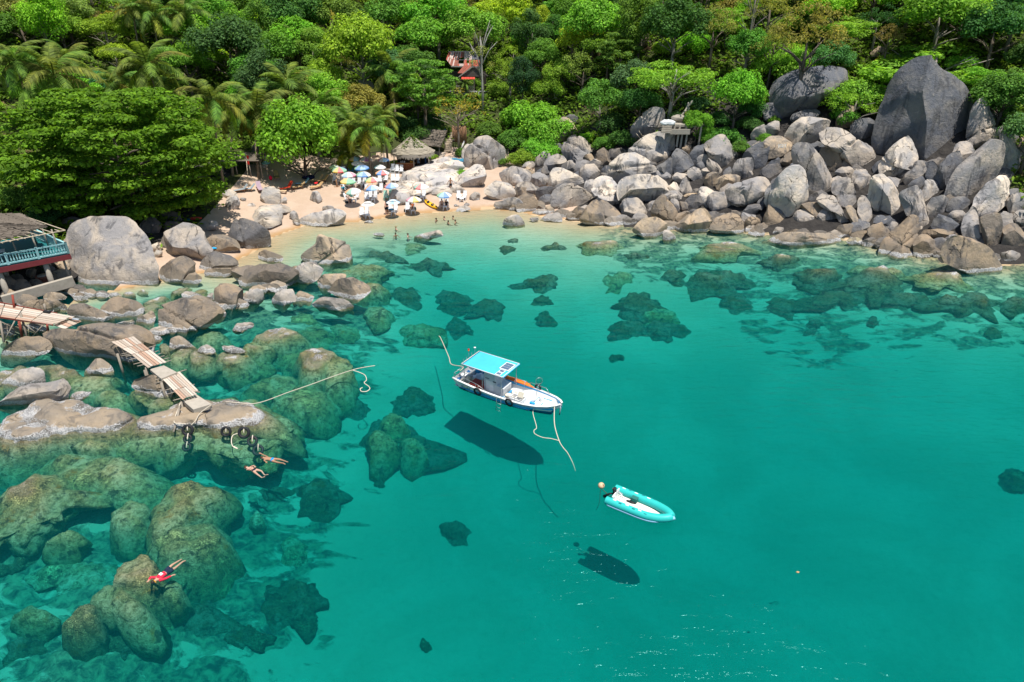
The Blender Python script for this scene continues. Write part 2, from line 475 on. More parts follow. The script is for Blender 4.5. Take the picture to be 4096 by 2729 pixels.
def ico(n):
    if n not in _ICO:
        bm = bmesh.new(); bmesh.ops.create_icosphere(bm, subdivisions=n, radius=1.0)
        bm.verts.ensure_lookup_table()
        _ICO[n] = (np.array([v.co[:] for v in bm.verts]), np.array([[v.index for v in f.verts] for f in bm.faces], np.int32)); bm.free()
    return _ICO[n]
def radial(pts, n=96, k=2):
    """distance from the centroid to the outline, sampled round the circle"""
    p = np.asarray(pts, float); q = np.roll(p, -1, 0)
    cr = p[:, 0] * q[:, 1] - q[:, 0] * p[:, 1]; A = cr.sum() / 2
    c = ((p + q) * cr[:, None]).sum(0) / (6 * A)
    ang = np.arange(n) * 2 * PI / n
    out = np.zeros(n)
    for i, g in enumerate(ang):
        d = np.array((math.cos(g), math.sin(g))); best = 0
        for a, b in zip(p, q):
            e = b - a; den = d[0] * e[1] - d[1] * e[0]
            if abs(den) < 1e-9: continue
            w_ = a - c; tt = (w_[0] * e[1] - w_[1] * e[0]) / den; uu = (w_[0] * d[1] - w_[1] * d[0]) / den
            if tt > 0 and -1e-6 <= uu <= 1 + 1e-6: best = max(best, tt)
        out[i] = best
    lo = max(out.mean() * .2, 1e-3); out = np.maximum(out, lo)
    for _ in range(k): out = (np.roll(out, 1) + 2 * out + np.roll(out, -1)) / 4
    return c, out
def rad_at(tab, ang):
    n = len(tab); a = (ang % (2 * PI)) / (2 * PI) * n; i = np.floor(a).astype(int); f = a - i
    return tab[i % n] * (1 - f) + tab[(i + 1) % n] * f
def bumps(p, r, amp, k0, octv=3):
    out = np.zeros(len(p))
    for o in range(octv):
        for _ in range(5):
            k = r.randn(3); k *= k0 * 2 ** o / np.linalg.norm(k) * r.uniform(.7, 1.3)
            out += amp / (1.9 ** o) / 3 * np.sin(p @ k + r.uniform(0, 6.28) + .8 * np.sin(p @ np.roll(k, 1)))
    return out
def facet(p, r, n, lo, hi, axis=None):
    """press flat faces into the shape"""
    for _ in range(n):
        d = r.randn(3)
        if axis is not None and abs(d @ axis) < .45: d = d + axis * np.sign(d @ axis + 1e-6) * .8
        d /= np.linalg.norm(d)
        s = p @ d; lim = s.max() * r.uniform(lo, hi)
        p -= np.maximum(s - lim, 0)[:, None] * d[None, :] * .95
    return p
def crack(p, r, axis, size):
    d = r.randn(3); d -= axis * (d @ axis) * .92; d /= np.linalg.norm(d)
    off = r.uniform(-.35, .35) * size
    s = p @ d - off + .05 * size * np.sin((p @ np.roll(d, 1)) * 4 / size)
    wd = max(.036 * size, .13)
    return p * (1 - .16 * np.exp(-(s / wd) ** 2))[:, None]
ROCKS = []
def boulder(pts, mode='p', tint='g', label=None, group=None, zone=None, z0=0.0, h=.6, cracks=0, name=None, thick=1.0, cat='boulder', e=.70, fac=12, lift=.62):
    """pts: the outline in photo pixels. p: lies on the ground or pile; w: stands in the water, lowest point at the waterline;
    f: low and flat, the outline lies at height z0 and the top h above it"""
    if zone: pts = [zp(zone, *q) for q in pts]
    pts = np.array(pts, float)
    wpx = np.ptp(pts[:, 0]); hpx = np.ptp(pts[:, 1])
    r = np.random.RandomState(int(abs(pts.sum() * 7)) % 100000)
    n = 5 if max(wpx, hpx) > 330 or (cracks and max(wpx, hpx) > 170) else 4 if max(wpx, hpx) > 110 else 3
    D, Fc = ico(n)
    if mode == 'f':
        if z0 is None: z0 = hit(*pts.mean(0))[2] + .15 * h
        wp = np.array([P(x, y, z0)[:2] for x, y in pts])
        c2, tab = radial(wp)
        ang = np.arctan2(D[:, 1], D[:, 0]); rho = np.hypot(D[:, 0], D[:, 1]) ** e
        R_ = rad_at(tab, ang) * ((.86 if tint == 'k' else 1) + sum(r.uniform(.02, .13 if tint == 'k' else .07) / (1 + .12 * f_) * np.sin(f_ * ang + r.uniform(0, 6.3)) for f_ in (2, 3, 5, 7, 9, 12, 16)))
        p = np.stack([np.cos(ang) * R_ * rho, np.sin(ang) * R_ * rho, np.sign(D[:, 2]) * np.abs(D[:, 2]) ** (1.5 if z0 < -.4 else .9) * h], 1)
        size = tab.mean()
        p[:, 2] *= 1 + .35 * bumps(p, r, 1, 1.6 / size * 2)
        p += D * bumps(p, r, (.15 if tint == 'k' else .095) * min(size, 3), 4.5 / size, 4)[:, None]
        cen = np.array((c2[0], c2[1], z0))
        low = p[:, 2] < 0
        bed = T(c2[0], c2[1])
        p[low, :2] *= (1 + (1.3 if size < 3 else .7) * np.clip(-p[low, 2] / h, 0, 1))[:, None]
        p[low, 2] *= max(1.0, (z0 - bed + .5) / h)
    else:
        c2, tab = radial(pts)
        ra = ray(*c2); axis = -ra / np.linalg.norm(ra)
        a_m = tab.mean()
        if mode == 'w':
            yb = pts[:, 1].max(); xb = pts[np.argmax(pts[:, 1]), 0]
            g0 = P(c2[0], yb - .10 * hpx, 0.05); d0 = (g0 - C0) @ FWD
            sz = a_m * d0 / F
            d = d0 + .5 * sz * thick
        elif mode == 'p':
            g0 = hit(c2[0], c2[1]); d0 = (g0 - C0) @ FWD
            sz = a_m * d0 / F
            g0 = hit(c2[0], c2[1], lift * sz); d = (g0 - C0) @ FWD
        else:
            d = mode
        sc = d / F
        cen = C0 + ra * d
        # local axes: picture right, picture up, towards the camera
        rt = np.array((1.0, 0, 0)); up = np.cross(axis, rt); up /= np.linalg.norm(up)
        ang = np.arctan2(D[:, 1], D[:, 0]); rho = np.hypot(D[:, 0], D[:, 1]) ** e
        R_ = rad_at(tab, -ang) * sc
        size = a_m * sc
        ww = np.sign(D[:, 2]) * np.abs(D[:, 2]) ** e * min(size * 1.0, 5.0) * .92 * thick
        q = np.stack([np.cos(ang) * R_ * rho, np.sin(ang) * R_ * rho, ww], 1)
        q = facet(q, r, fac, .42, .78, np.array((0, 0, 1.0)))
        q += D * bumps(q, r, .042 * size, 2.2 / size)[:, None]
        a2 = np.arctan2(q[:, 1], q[:, 0]); rr = np.hypot(q[:, 0], q[:, 1]); nb = 40
        bi = np.floor((a2 % (2 * PI)) / (2 * PI) * nb).astype(int) % nb
        mxr = np.zeros(nb); np.maximum.at(mxr, bi, rr); mxr = np.where(mxr > 0, mxr, size)
        tgt = rad_at(tab, -(np.arange(nb) + .5) * 2 * PI / nb) * sc
        kk = np.clip(tgt / mxr, .8, 1.7); kk = (np.roll(kk, 1) + 2 * kk + np.roll(kk, -1)) / 4
        ks = rad_at(kk, a2 - PI / nb)
        q[:, :2] *= ks[:, None] * (1.16 if mode == 'p' else 1.12)
        for _ in range(cracks): q = crack(q, r, np.array((0, 0, 1.0)), size)
        p = q[:, :1] * rt + q[:, 1:2] * up + q[:, 2:] * axis
        if mode == 'w':
            lo = cen[2] + p[:, 2] < 0
            p[lo, 2] = (p[lo, 2] + cen[2]) * 2.2 - cen[2]
    me = mesh_np(name or cat, p, Fc, M_ROCK, True)
    if mode != 'f': me.set_sharp_from_angle(angle=R(26))
    cl = TINT[tint]; j = r.uniform(.9, 1.1)
    o = link(name or cat.replace(' ', '_'), me, None, cen, color=[v * j for v in cl])
    tag(o, label, cat, group)
    ROCKS.append(dict(o=o, c=pts.mean(0), w=wpx, h=hpx, tint=tint, mode=mode, auto=label is None))
    return o
# ------------------------------------------------------------------ the boulders one sees, outline by outline
def L(zone, rows, **kw):
    for row in rows:
        md, tn, pts = row[:3]
        k = dict(kw)
        if len(row) > 3 and row[3]: k['label'] = row[3]
        if len(row) > 4: k.update(row[4])
        boulder(pts, md, tn, zone=zone, **k)
O3 = 1379
# right-hand shore, nearer the beach
L('7', [
 ('p', 'b', [(72, 95), (85, 40), (130, -18), (175, 5), (217, 55), (180, 90), (115, 125)], 'grey boulder split by one slanting crack, at the top left corner of the rock pile', dict(cracks=1)),
 ('p', 'g', [(205, 130), (230, 75), (290, 25), (330, 20), (357, 70), (340, 120), (280, 160), (235, 165)]),
 ('p', 'g', [(97, 165), (125, 120), (180, 110), (222, 145), (200, 180), (120, 195)]),
 ('p', 't', [(113, 215), (140, 165), (205, 205), (190, 260), (150, 270), (118, 240)]),
 ('p', 'd', [(272, 190), (310, 140), (330, 190), (375, 230), (350, 255), (290, 230)]),
 ('p', 'g', [(305, 120), (350, 70), (420, 55), (490, 110), (480, 170), (420, 175), (400, 205), (345, 215), (315, 175)], None, dict(cracks=1)),
 ('p', 'b', [(360, -10), (390, -45), (430, -50), (465, -10), (460, 40), (400, 60), (362, 30)]),
 ('p', 'g', [(465, 11), (500, -69), (560, -119), (640, -99), (710, -39), (740, 51), (690, 101), (600, 131), (500, 61)], 'big rounded grey boulder with a dark diagonal crack, just below the orange shrub', dict(cracks=2)),
 ('p', 'g', [(490, 130), (530, 105), (585, 140), (580, 195), (545, 212), (495, 190)]),
 ('p', 'g', [(460, 75), (490, 50), (530, 70), (560, 110), (520, 125), (480, 110)]),
 ('p', 't', [(655, 80), (680, 48), (725, 45), (755, 90), (735, 120), (680, 105)]),
 ('p', 'n', [(750, 81), (790, 21), (850, -9), (890, 41), (910, 111), (860, 161), (800, 186)], 'brown wedge shaped boulder standing left of the two stepped ledges', dict(cracks=1)),
 ('p', 'd', [(885, 40), (910, 5), (1000, -9), (1050, 21), (1010, 61), (960, 91), (910, 91)]),
 ('p', 'g', [(580, 180), (600, 120), (660, 100), (720, 115), (730, 140), (640, 200), (610, 245)]),
 ('p', 'g', [(620, 190), (690, 145), (760, 150), (795, 200), (770, 260), (680, 310), (640, 270)]),
 ('p', 'b', [(825, 190), (850, 155), (900, 150), (900, 240), (850, 250)]),
 ('p', 'l', [(0, 215), (60, 210), (130, 235), (185, 290), (160, 325), (90, 350), (20, 320), (-30, 260)]),
 ('p', 'l', [(-100, 170), (50, 165), (110, 190), (110, 222), (0, 218), (-60, 210)]),
 ('p', 'g', [(183, 285), (205, 220), (260, 225), (340, 260), (345, 315), (260, 355), (200, 340)]),
 ('p', 'l', [(345, 310), (385, 180), (460, 180), (590, 235), (650, 280), (665, 345), (640, 370), (470, 320), (380, 370)], 'pale smooth boulder with a curved ridge in the left half of the rock pile'),
 ('p', 'd', [(225, 410), (250, 360), (350, 340), (400, 370), (370, 440), (300, 505), (260, 470)]),
 ('p', 'n', [(25, 400), (60, 350), (180, 355), (235, 430), (220, 460), (130, 415), (60, 440)]),
 ('p', 'n', [(28, 470), (120, 410), (200, 455), (230, 480), (210, 540), (170, 565), (65, 570)]),
 ('w', 't', [(180, 570), (215, 490), (275, 470), (300, 520), (290, 570)]),
 ('w', 'l', [(195, 575), (250, 545), (320, 560), (333, 590), (260, 602), (200, 595)]),
 ('p', 't', [(290, 540), (340, 515), (385, 545), (385, 575), (340, 585)]),
 ('w', 'g', [(362, 450), (395, 380), (470, 330), (560, 325), (650, 370), (755, 450), (700, 490), (640, 510), (590, 560), (500, 615), (440, 605), (380, 530)], 'broad round-backed boulder with a long straight crack, at the waterline', dict(cracks=2)),
 ('p', 'l', [(670, 365), (680, 300), (720, 280), (770, 290), (750, 370), (720, 400)]),
 ('p', 'w', [(745, 370), (770, 280), (850, 255), (920, 280), (960, 340), (990, 430), (995, 510), (900, 520), (820, 500), (770, 440)], 'tall whitish boulder with a blocky cracked crown in the middle of the shore', dict(cracks=2)),
 ('w', 'n', [(630, 640), (680, 550), (760, 470), (850, 480), (960, 560), (1045, 690), (980, 725), (850, 725), (700, 690)], 'wide brown boulder with a notch in its foot, standing in the water', dict(cracks=1)),
 ('w', 'n', [(555, 570), (625, 505), (670, 550), (650, 620), (665, 685), (610, 650)]),
 ('w', 'g', [(1010, 480), (1060, 440), (1150, 450), (1210, 520), (1240, 600), (1150, 640), (1130, 700), (1080, 710), (1020, 620)], 'upright grey boulder with a sharp lit edge, right of the wide brown one'),
 ('p', 'l', [(985, 400), (1000, 310), (1050, 265), (1160, 245), (1300, 240), (1400, 310), (1445, 390), (1440, 440), (1380, 430), (1300, 500), (1240, 510), (1100, 480), (1010, 450)], 'big pale block crossed by two dark cracks, under the huge domed boulder', dict(cracks=2)),
 ('p', 'l', [(893, 215), (920, 130), (1000, 60), (1110, 45), (1200, 85), (1290, 150), (1360, 230), (1400, 310), (1260, 260), (1100, 270), (1000, 330), (960, 330), (905, 265)], 'huge pale domed boulder in the middle of the rock pile', dict(cracks=1)),
 ('p', 'l', [(1075, 10), (1130, -40), (1230, -110), (1340, -145), (1420, -140), (1440, 0), (1450, 80), (1390, 130), (1310, 160), (1230, 110), (1150, 80)], 'large pale boulder carrying the wooden frame, below the concrete platform', dict(cracks=1)),
 ('p', 'l', [(1405, -89), (1440, -164), (1485, -139), (1492, -9), (1465, 61), (1415, 20)]),
 ('p', 'b', [(1310, 160), (1390, 130), (1450, 80), (1470, 120), (1475, 200), (1440, 260), (1370, 250)]),
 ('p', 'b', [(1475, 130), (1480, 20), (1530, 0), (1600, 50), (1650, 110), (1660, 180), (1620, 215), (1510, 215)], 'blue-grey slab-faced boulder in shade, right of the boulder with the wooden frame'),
 ('p', 'b', [(1620, 91), (1680, -9), (1770, -29), (1830, 71), (1780, 111), (1660, 131)]),
 ('p', 'g', [(1770, -29), (1800, -69), (1930, -129), (1990, -49), (2080, 61), (2070, 101), (1920, 181), (1880, 141)], 'square-cornered block boulder tilted on its edge, right of the platform posts', dict(e=.7)),
 ('p', 'n', [(1565, -9), (1600, -44), (1645, -39), (1650, 16), (1610, 46), (1570, 31)], 'small round brown boulder wedged below the platform posts'),
 ('p', 'g', [(1778, 115), (1810, 90), (1870, 110), (1935, 200), (1930, 255), (1880, 250), (1800, 170)]),
 ('p', 'b', [(1690, 140), (1740, 115), (1790, 130), (1780, 180), (1720, 190)]),
 ('p', 'g', [(1618, 200), (1660, 172), (1720, 180), (1750, 250), (1740, 290), (1680, 280), (1620, 235)]),
 ('p', 'g', [(1730, 200), (1780, 170), (1830, 215), (1790, 250), (1750, 240)]),
 ('p', 'g', [(1475, 250), (1520, 215), (1600, 230), (1640, 260), (1560, 300), (1500, 280)]),
 ('p', 'g', [(1515, 280), (1570, 240), (1620, 300), (1665, 390), (1610, 410), (1560, 380)]),
 ('p', 'n', [(1770, 290), (1800, 230), (1860, 205), (1905, 255), (1870, 340), (1800, 345)]),
 ('p', 'b', [(1945, 220), (1960, 180), (2000, 165), (2020, 200), (2010, 240), (1960, 245)]),
 ('p', 'g', [(2040, 180), (2070, 120), (2170, 80), (2210, 120), (2190, 210), (2120, 290), (2090, 290), (2040, 240)]),
 ('p', 't', [(1875, 310), (1910, 265), (2000, 235), (2080, 240), (2070, 310), (1970, 375), (1900, 355)]),
 ('p', 'g', [(1960, 395), (2030, 330), (2150, 290), (2290, 260), (2340, 290), (2345, 370), (2290, 440), (2170, 500), (2060, 490), (1990, 430)], 'long domed grey boulder with a thin pale vein down its middle', dict(cracks=1)),
 ('p', 'g', [(1805, 440), (1850, 400), (1970, 400), (2050, 450), (2040, 510), (1970, 545), (1860, 555), (1815, 510)], 'rounded box-shaped boulder with lit pits on its face, below the long domed one'),
 ('p', 'l', [(1700, 360), (1780, 345), (1870, 400), (1810, 440), (1815, 520), (1740, 480)]),
 ('p', 'd', [(1600, 470), (1650, 420), (1720, 430), (1745, 490), (1700, 530), (1620, 530)]),
 ('p', 't', [(1580, 430), (1600, 405), (1720, 395), (1730, 412), (1640, 428)], 'thin tan slab of broken rock lying on top of a dark boulder', dict(e=.6)),
 ('p', 'l', [(1440, 340), (1500, 300), (1560, 400), (1540, 430), (1470, 400)]),
 ('p', 'l', [(1445, 430), (1500, 405), (1560, 450), (1450, 460)]),
 ('p', 'n', [(1290, 580), (1310, 500), (1380, 420), (1440, 480), (1530, 580), (1520, 640), (1440, 680), (1320, 640)], 'brown peaked boulder with dark scratches, above the barnacled water-edge rock', dict(cracks=1)),
 ('p', 'g', [(1450, 470), (1510, 455), (1545, 520), (1560, 600), (1525, 590), (1470, 520)]),
 ('p', 'n', [(1545, 480), (1600, 490), (1620, 560), (1580, 590), (1555, 560)]),
 ('w', 't', [(1110, 750), (1150, 690), (1210, 640), (1320, 625), (1420, 680), (1410, 740), (1350, 810), (1300, 830), (1200, 790)], 'tan rock with a thick white barnacle skirt, jutting furthest into the water mid-shore'),
 ('w', 'w', [(1390, 810), (1395, 745), (1440, 745), (1510, 805), (1500, 840), (1400, 845)]),
 ('w', 't', [(1455, 740), (1530, 670), (1620, 600), (1740, 540), (1800, 600), (1830, 670), (1790, 740), (1700, 790), (1600, 780), (1500, 770)], 'sloping tan boulder with a yellow wet foot beside the orange float', dict(cracks=1)),
 ('w', 'n', [(1825, 690), (1880, 630), (1990, 590), (2060, 600), (2110, 660), (2135, 770), (2100, 800), (1960, 780), (1840, 750)], 'rounded brown boulder with an even white tide band at its foot'),
 ('w', 'n', [(2150, 790), (2200, 730), (2280, 690), (2310, 760), (2300, 800), (2180, 800)]),
 ('p', 'n', [(2150, 660), (2200, 625), (2270, 640), (2275, 690), (2200, 735), (2155, 700)]),
 ('p', 'd', [(2115, 590), (2170, 520), (2260, 505), (2330, 515), (2260, 560), (2210, 620), (2130, 620)]),
 ('p', 'n', [(1985, 590), (2050, 560), (2110, 590), (2145, 670), (2110, 690), (2050, 600)]),
 ('p', 't', [(-30, 560), (0, 480), (40, 480), (60, 560), (10, 575)]),
 ('w', 'l', [(255, 650), (320, 600), (420, 580), (460, 640), (440, 665), (300, 670)]),
 ('w', 'w', [(-80, 690), (-60, 640), (0, 606), (60, 610), (135, 690), (100, 710), (0, 720)], 'whitish rock alone in the shallows at the right end of the sand'),
 ('w', 'l', [(155, 630), (230, 620), (260, 640), (200, 664)]),
 ('p', 'g', [(2200, -129), (2230, -189), (2310, -219), (2350, -149), (2340, -89), (2240, -79)]),
 ('p', 'b', [(2130, 61), (2170, 1), (2290, -59), (2350, -19), (2345, 101), (2280, 181), (2200, 211)]),
 ('p', 'd', [(2130, 1), (2160, -79), (2250, -79), (2300, -49), (2180, 1)]),
])
# right-hand shore, far end
L('8', [
 ('w', 'n', [(-40, 640), (0, 515), (60, 540), (130, 610), (210, 740), (190, 760), (0, 790), (-40, 760)]),
 ('p', 'l', [(-40, 420), (70, 300), (180, 170), (230, 155), (280, 170), (330, 310), (355, 440), (300, 540), (180, 605), (80, 560), (-10, 490)], 'large pale leaning boulder with a smooth lit face, left of the long sharp block'),
 ('p', 'g', [(205, -40), (230, -30), (360, -20), (440, 60), (480, 100), (560, 240), (600, 380), (590, 430), (460, 380), (350, 390), (310, 250), (250, 130), (210, 20)], 'long sharp-edged block of grey granite leaning down towards the water', dict(e=.72)),
 ('p', 'n', [(470, 21), (500, -9), (600, -9), (660, 41), (670, 91), (735, 121), (700, 181), (605, 190), (540, 151), (480, 71)], 'brown boulder with a broken beak pointing right'),
 ('p', 'g', [(495, -99), (500, -169), (610, -199), (690, -159), (800, -89), (930, -19), (1065, 71), (1050, 151), (940, 181), (800, 131), (680, 61), (570, -9), (510, -49)], 'long tilted boulder split lengthways, left of the giant cleft boulder', dict(cracks=1)),
 ('p', 'l', [(50, -139), (90, -209), (220, -279), (380, -284), (500, -269), (545, -219), (520, -149), (400, -79), (270, -29), (170, -89), (90, -129)], 'flat-topped boulder lit on top and dark below, under the overhanging block'),
 ('p', 't', [(-30, -79), (20, -114), (110, -109), (200, -59), (205, -9), (130, 51), (0, 81), (-50, 20)], 'rounded boulder with scratched pale writing on its face', dict(fac=4)),
 ('p', 'n', [(105, 111), (160, 51), (210, 21), (230, 71), (240, 121), (130, 151)]),
 ('p', 't', [(205, -19), (280, -69), (300, -59), (295, -10), (240, 0)]),
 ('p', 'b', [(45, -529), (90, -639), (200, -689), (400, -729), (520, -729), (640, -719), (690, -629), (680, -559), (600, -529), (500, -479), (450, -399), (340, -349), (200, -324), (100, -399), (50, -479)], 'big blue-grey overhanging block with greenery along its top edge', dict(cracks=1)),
 ('p', 'b', [(130, -259), (200, -319), (330, -359), (450, -364), (460, -284), (300, -279), (190, -269)]),
 ('p', 'n', [(635, -259), (660, -319), (740, -399), (780, -369), (805, -289), (780, -209), (700, -179), (650, -209)], 'brown pointed boulder standing upright beside a leafy bush'),
 ('p', 'b', [(770, -189), (800, -259), (880, -279), (970, -249), (990, -159), (980, -99), (880, -89), (790, -129)]),
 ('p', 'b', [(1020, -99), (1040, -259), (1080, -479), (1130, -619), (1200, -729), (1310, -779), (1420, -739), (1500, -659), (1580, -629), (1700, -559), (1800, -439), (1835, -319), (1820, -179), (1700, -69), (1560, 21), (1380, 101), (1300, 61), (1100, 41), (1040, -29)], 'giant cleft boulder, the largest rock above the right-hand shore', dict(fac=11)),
 ('p', 'g', [(1840, -319), (1870, -399), (1930, -449), (1970, -429), (2000, -349), (2060, -249), (2130, -129), (2150, -49), (2120, -19), (2000, -49), (1890, 21), (1850, -99)], 'tall tooth-shaped boulder right of the giant cleft boulder', dict(cracks=1)),
 ('p', 'g', [(2080, -199), (2120, -229), (2170, -179), (2250, -29), (2310, 60), (2325, 240), (2290, 330), (2220, 470), (2190, 250), (2140, 100), (2110, -60)], 'tall slender grey boulder at the right edge behind the tilted slab'),
 ('p', 'g', [(1665, 380), (1700, 300), (1750, 170), (1870, 50), (1990, -50), (2090, -40), (2125, 30), (2120, 150), (2060, 280), (1940, 370), (1800, 440), (1680, 430)], 'large tilted grey slab leaning right, below the tooth-shaped boulder'),
 ('p', 'w', [(1895, 540), (1920, 440), (1990, 330), (2130, 250), (2180, 290), (2195, 480), (2140, 550), (1930, 620)], 'bright faceted boulder with a stained crack near the right edge', dict(cracks=1)),
 ('p', 'l', [(1040, 130), (1070, 60), (1140, -20), (1200, -80), (1280, -90), (1300, -30), (1360, 80), (1350, 150), (1250, 260), (1140, 290), (1060, 250)], 'pale boulder split by a black vertical crack, at the foot of the giant cleft boulder', dict(cracks=2)),
 ('p', 'g', [(1260, 240), (1325, 190), (1340, 130), (1420, 115), (1450, 160), (1455, 290), (1380, 320), (1280, 310)]),
 ('p', 'b', [(1440, 130), (1510, 120), (1550, 180), (1550, 300), (1470, 300)]),
 ('p', 'b', [(1553, 250), (1570, 150), (1640, 70), (1720, 35), (1755, 100), (1740, 220), (1690, 310), (1640, 400), (1590, 430), (1560, 370)]),
 ('p', 'l', [(1385, 350), (1400, 305), (1470, 290), (1540, 310), (1555, 370), (1520, 440), (1470, 480), (1430, 450)], 'small round pale boulder resting in a gap between two slabs'),
 ('p', 'l', [(920, 290), (950, 260), (1030, 250), (1120, 310), (1180, 400), (1215, 500), (1235, 590), (1190, 620), (1080, 580), (965, 560), (930, 430)], 'pale stepped boulder with a lit ledge across its middle'),
 ('p', 'g', [(1195, 400), (1220, 345), (1330, 320), (1370, 360), (1420, 480), (1515, 700), (1460, 740), (1390, 750), (1300, 620), (1230, 480)], 'long straight slab with a black groove down its length', dict(cracks=1, e=.72)),
 ('p', 'g', [(1475, 530), (1500, 470), (1590, 430), (1640, 470), (1660, 580), (1600, 620), (1520, 660)]),
 ('p', 'n', [(1625, 440), (1660, 415), (1720, 450), (1775, 510), (1740, 550), (1680, 540), (1640, 490)]),
 ('p', 'g', [(590, 310), (640, 280), (720, 270), (760, 310), (800, 410), (820, 520), (740, 540), (690, 540), (640, 430), (600, 400)], None, dict(cracks=1)),
 ('p', 'g', [(785, 230), (820, 190), (890, 200), (945, 270), (900, 330), (840, 345), (790, 290)]),
 ('p', 'g', [(620, 210), (680, 170), (750, 165), (790, 205), (770, 265), (700, 265)]),
 ('p', 'g', [(820, 480), (870, 420), (920, 415), (940, 500), (960, 660), (910, 730), (870, 690), (830, 580)]),
 ('p', 't', [(700, 540), (760, 525), (810, 580), (850, 650), (890, 760), (840, 780), (780, 690)]),
 ('w', 'n', [(275, 560), (340, 505), (480, 495), (600, 560), (690, 650), (680, 780), (560, 770), (400, 760), (320, 680)], 'brown round-topped boulder with a bite out of its side, in the water', dict(cracks=1)),
 ('p', 'g', [(340, 480), (430, 430), (600, 440), (680, 560), (740, 660), (805, 770), (720, 790), (690, 640), (580, 540), (480, 490)]),
 ('w', 't', [(-200, 870), (0, 830), (80, 790), (200, 758), (450, 770), (600, 780), (680, 830), (708, 880), (640, 900), (300, 900), (0, 895)], 'long flat tan rock with a white barnacle line, lying along the water'),
 ('w', 't', [(850, 890), (880, 850), (960, 832), (1040, 850), (1020, 900), (900, 900)]),
 ('p', 'n', [(920, 740), (960, 700), (1030, 685), (1115, 760), (1080, 820), (960, 830)]),
 ('p', 'b', [(975, 660), (1000, 610), (1100, 620), (1200, 680), (1180, 720), (1130, 750), (1010, 690)]),
 ('w', 'n', [(1000, 970), (1040, 870), (1120, 770), (1200, 690), (1250, 640), (1310, 615), (1370, 650), (1380, 760), (1340, 850), (1360, 960), (1330, 1020), (1200, 1030), (1080, 1000)], 'brown rock with two knobs on top and deep folds, at the water', dict(cracks=3)),
 ('w', 'n', [(1340, 870), (1390, 785), (1450, 790), (1530, 850), (1595, 930), (1540, 1010), (1450, 1020), (1360, 1000)]),
 ('p', 'n', [(1385, 770), (1480, 735), (1600, 735), (1740, 770), (1780, 800), (1650, 830), (1500, 820)]),
 ('p', 'b', [(1515, 720), (1530, 640), (1570, 600), (1680, 640), (1780, 700), (1770, 740), (1600, 740)]),
 ('p', 'g', [(1640, 620), (1690, 575), (1780, 565), (1810, 600), (1760, 680), (1680, 650)]),
 ('p', 'g', [(1785, 720), (1800, 620), (1860, 540), (1900, 560), (1920, 650), (1950, 780), (1985, 870), (1900, 860), (1810, 790)], 'narrow upright grey boulder behind the big barnacled rock'),
 ('w', 'n', [(1600, 940), (1640, 850), (1700, 810), (1850, 830), (2000, 900), (2080, 970), (2130, 1080), (2140, 1160), (2080, 1190), (1900, 1140), (1750, 1080), (1620, 1010)], 'big brown boulder ringed with white barnacles at the right end of the shore'),
 ('p', 'n', [(1940, 640), (2000, 620), (2110, 600), (2140, 700), (2130, 850), (2135, 1000), (2100, 980), (2060, 940), (2000, 830), (1970, 740)]),
 ('p', 'g', [(2120, 620), (2160, 575), (2230, 600), (2260, 690), (2190, 690), (2140, 740)]),
 ('w', 'n', [(2150, 760), (2190, 690), (2260, 690), (2354, 800), (2400, 1000), (2354, 1050), (2250, 1040), (2160, 960)], 'rounded brown boulder cut by the right edge, at the water'),
 ('p', 'g', [(2205, 480), (2250, 420), (2340, 400), (2420, 420), (2420, 560), (2250, 600)]),
 ('p', 'g', [(2250, 600), (2354, 565), (2420, 580), (2420, 720), (2320, 720)]),
 ('p', 't', [(2270, -49), (2330, -109), (2400, -119), (2400, -29), (2300, -9)]),
 ('p', 't', [(2280, 31), (2330, -19), (2400, -19), (2400, 101), (2320, 121)]),
 ('p', 'g', [(1695, 101), (1720, -49), (1830, -99), (1880, 21), (1880, 101), (1790, 181), (1740, 141)]),
 ('p', 'g', [(-60, -179), (0, -229), (80, -259), (100, -179), (60, -129), (0, -119)]),
 ('p', 'b', [(330, -20), (420, -60), (520, -50), (500, 0), (400, 20)]),
 ('p', 'b', [(-40, -390), (20, -430), (150, -340), (180, -310), (110, -250), (-20, -280)]),
 ('p', 'b', [(0, 120), (90, 80), (110, 150), (60, 210), (0, 190)]),
 ('p', 'd', [(730, 170), (790, 130), (900, 190), (930, 230), (800, 220)]),
 ('p', 'd', [(1450, 130), (1530, 90), (1590, 100), (1570, 170), (1500, 180)]),
 ('w', 'y', [(720, 830), (800, 805), (880, 830), (880, 870), (760, 880)]),
 ('p', 'd', [(1520, 830), (1600, 810), (1660, 850), (1620, 920), (1540, 880)]),
])
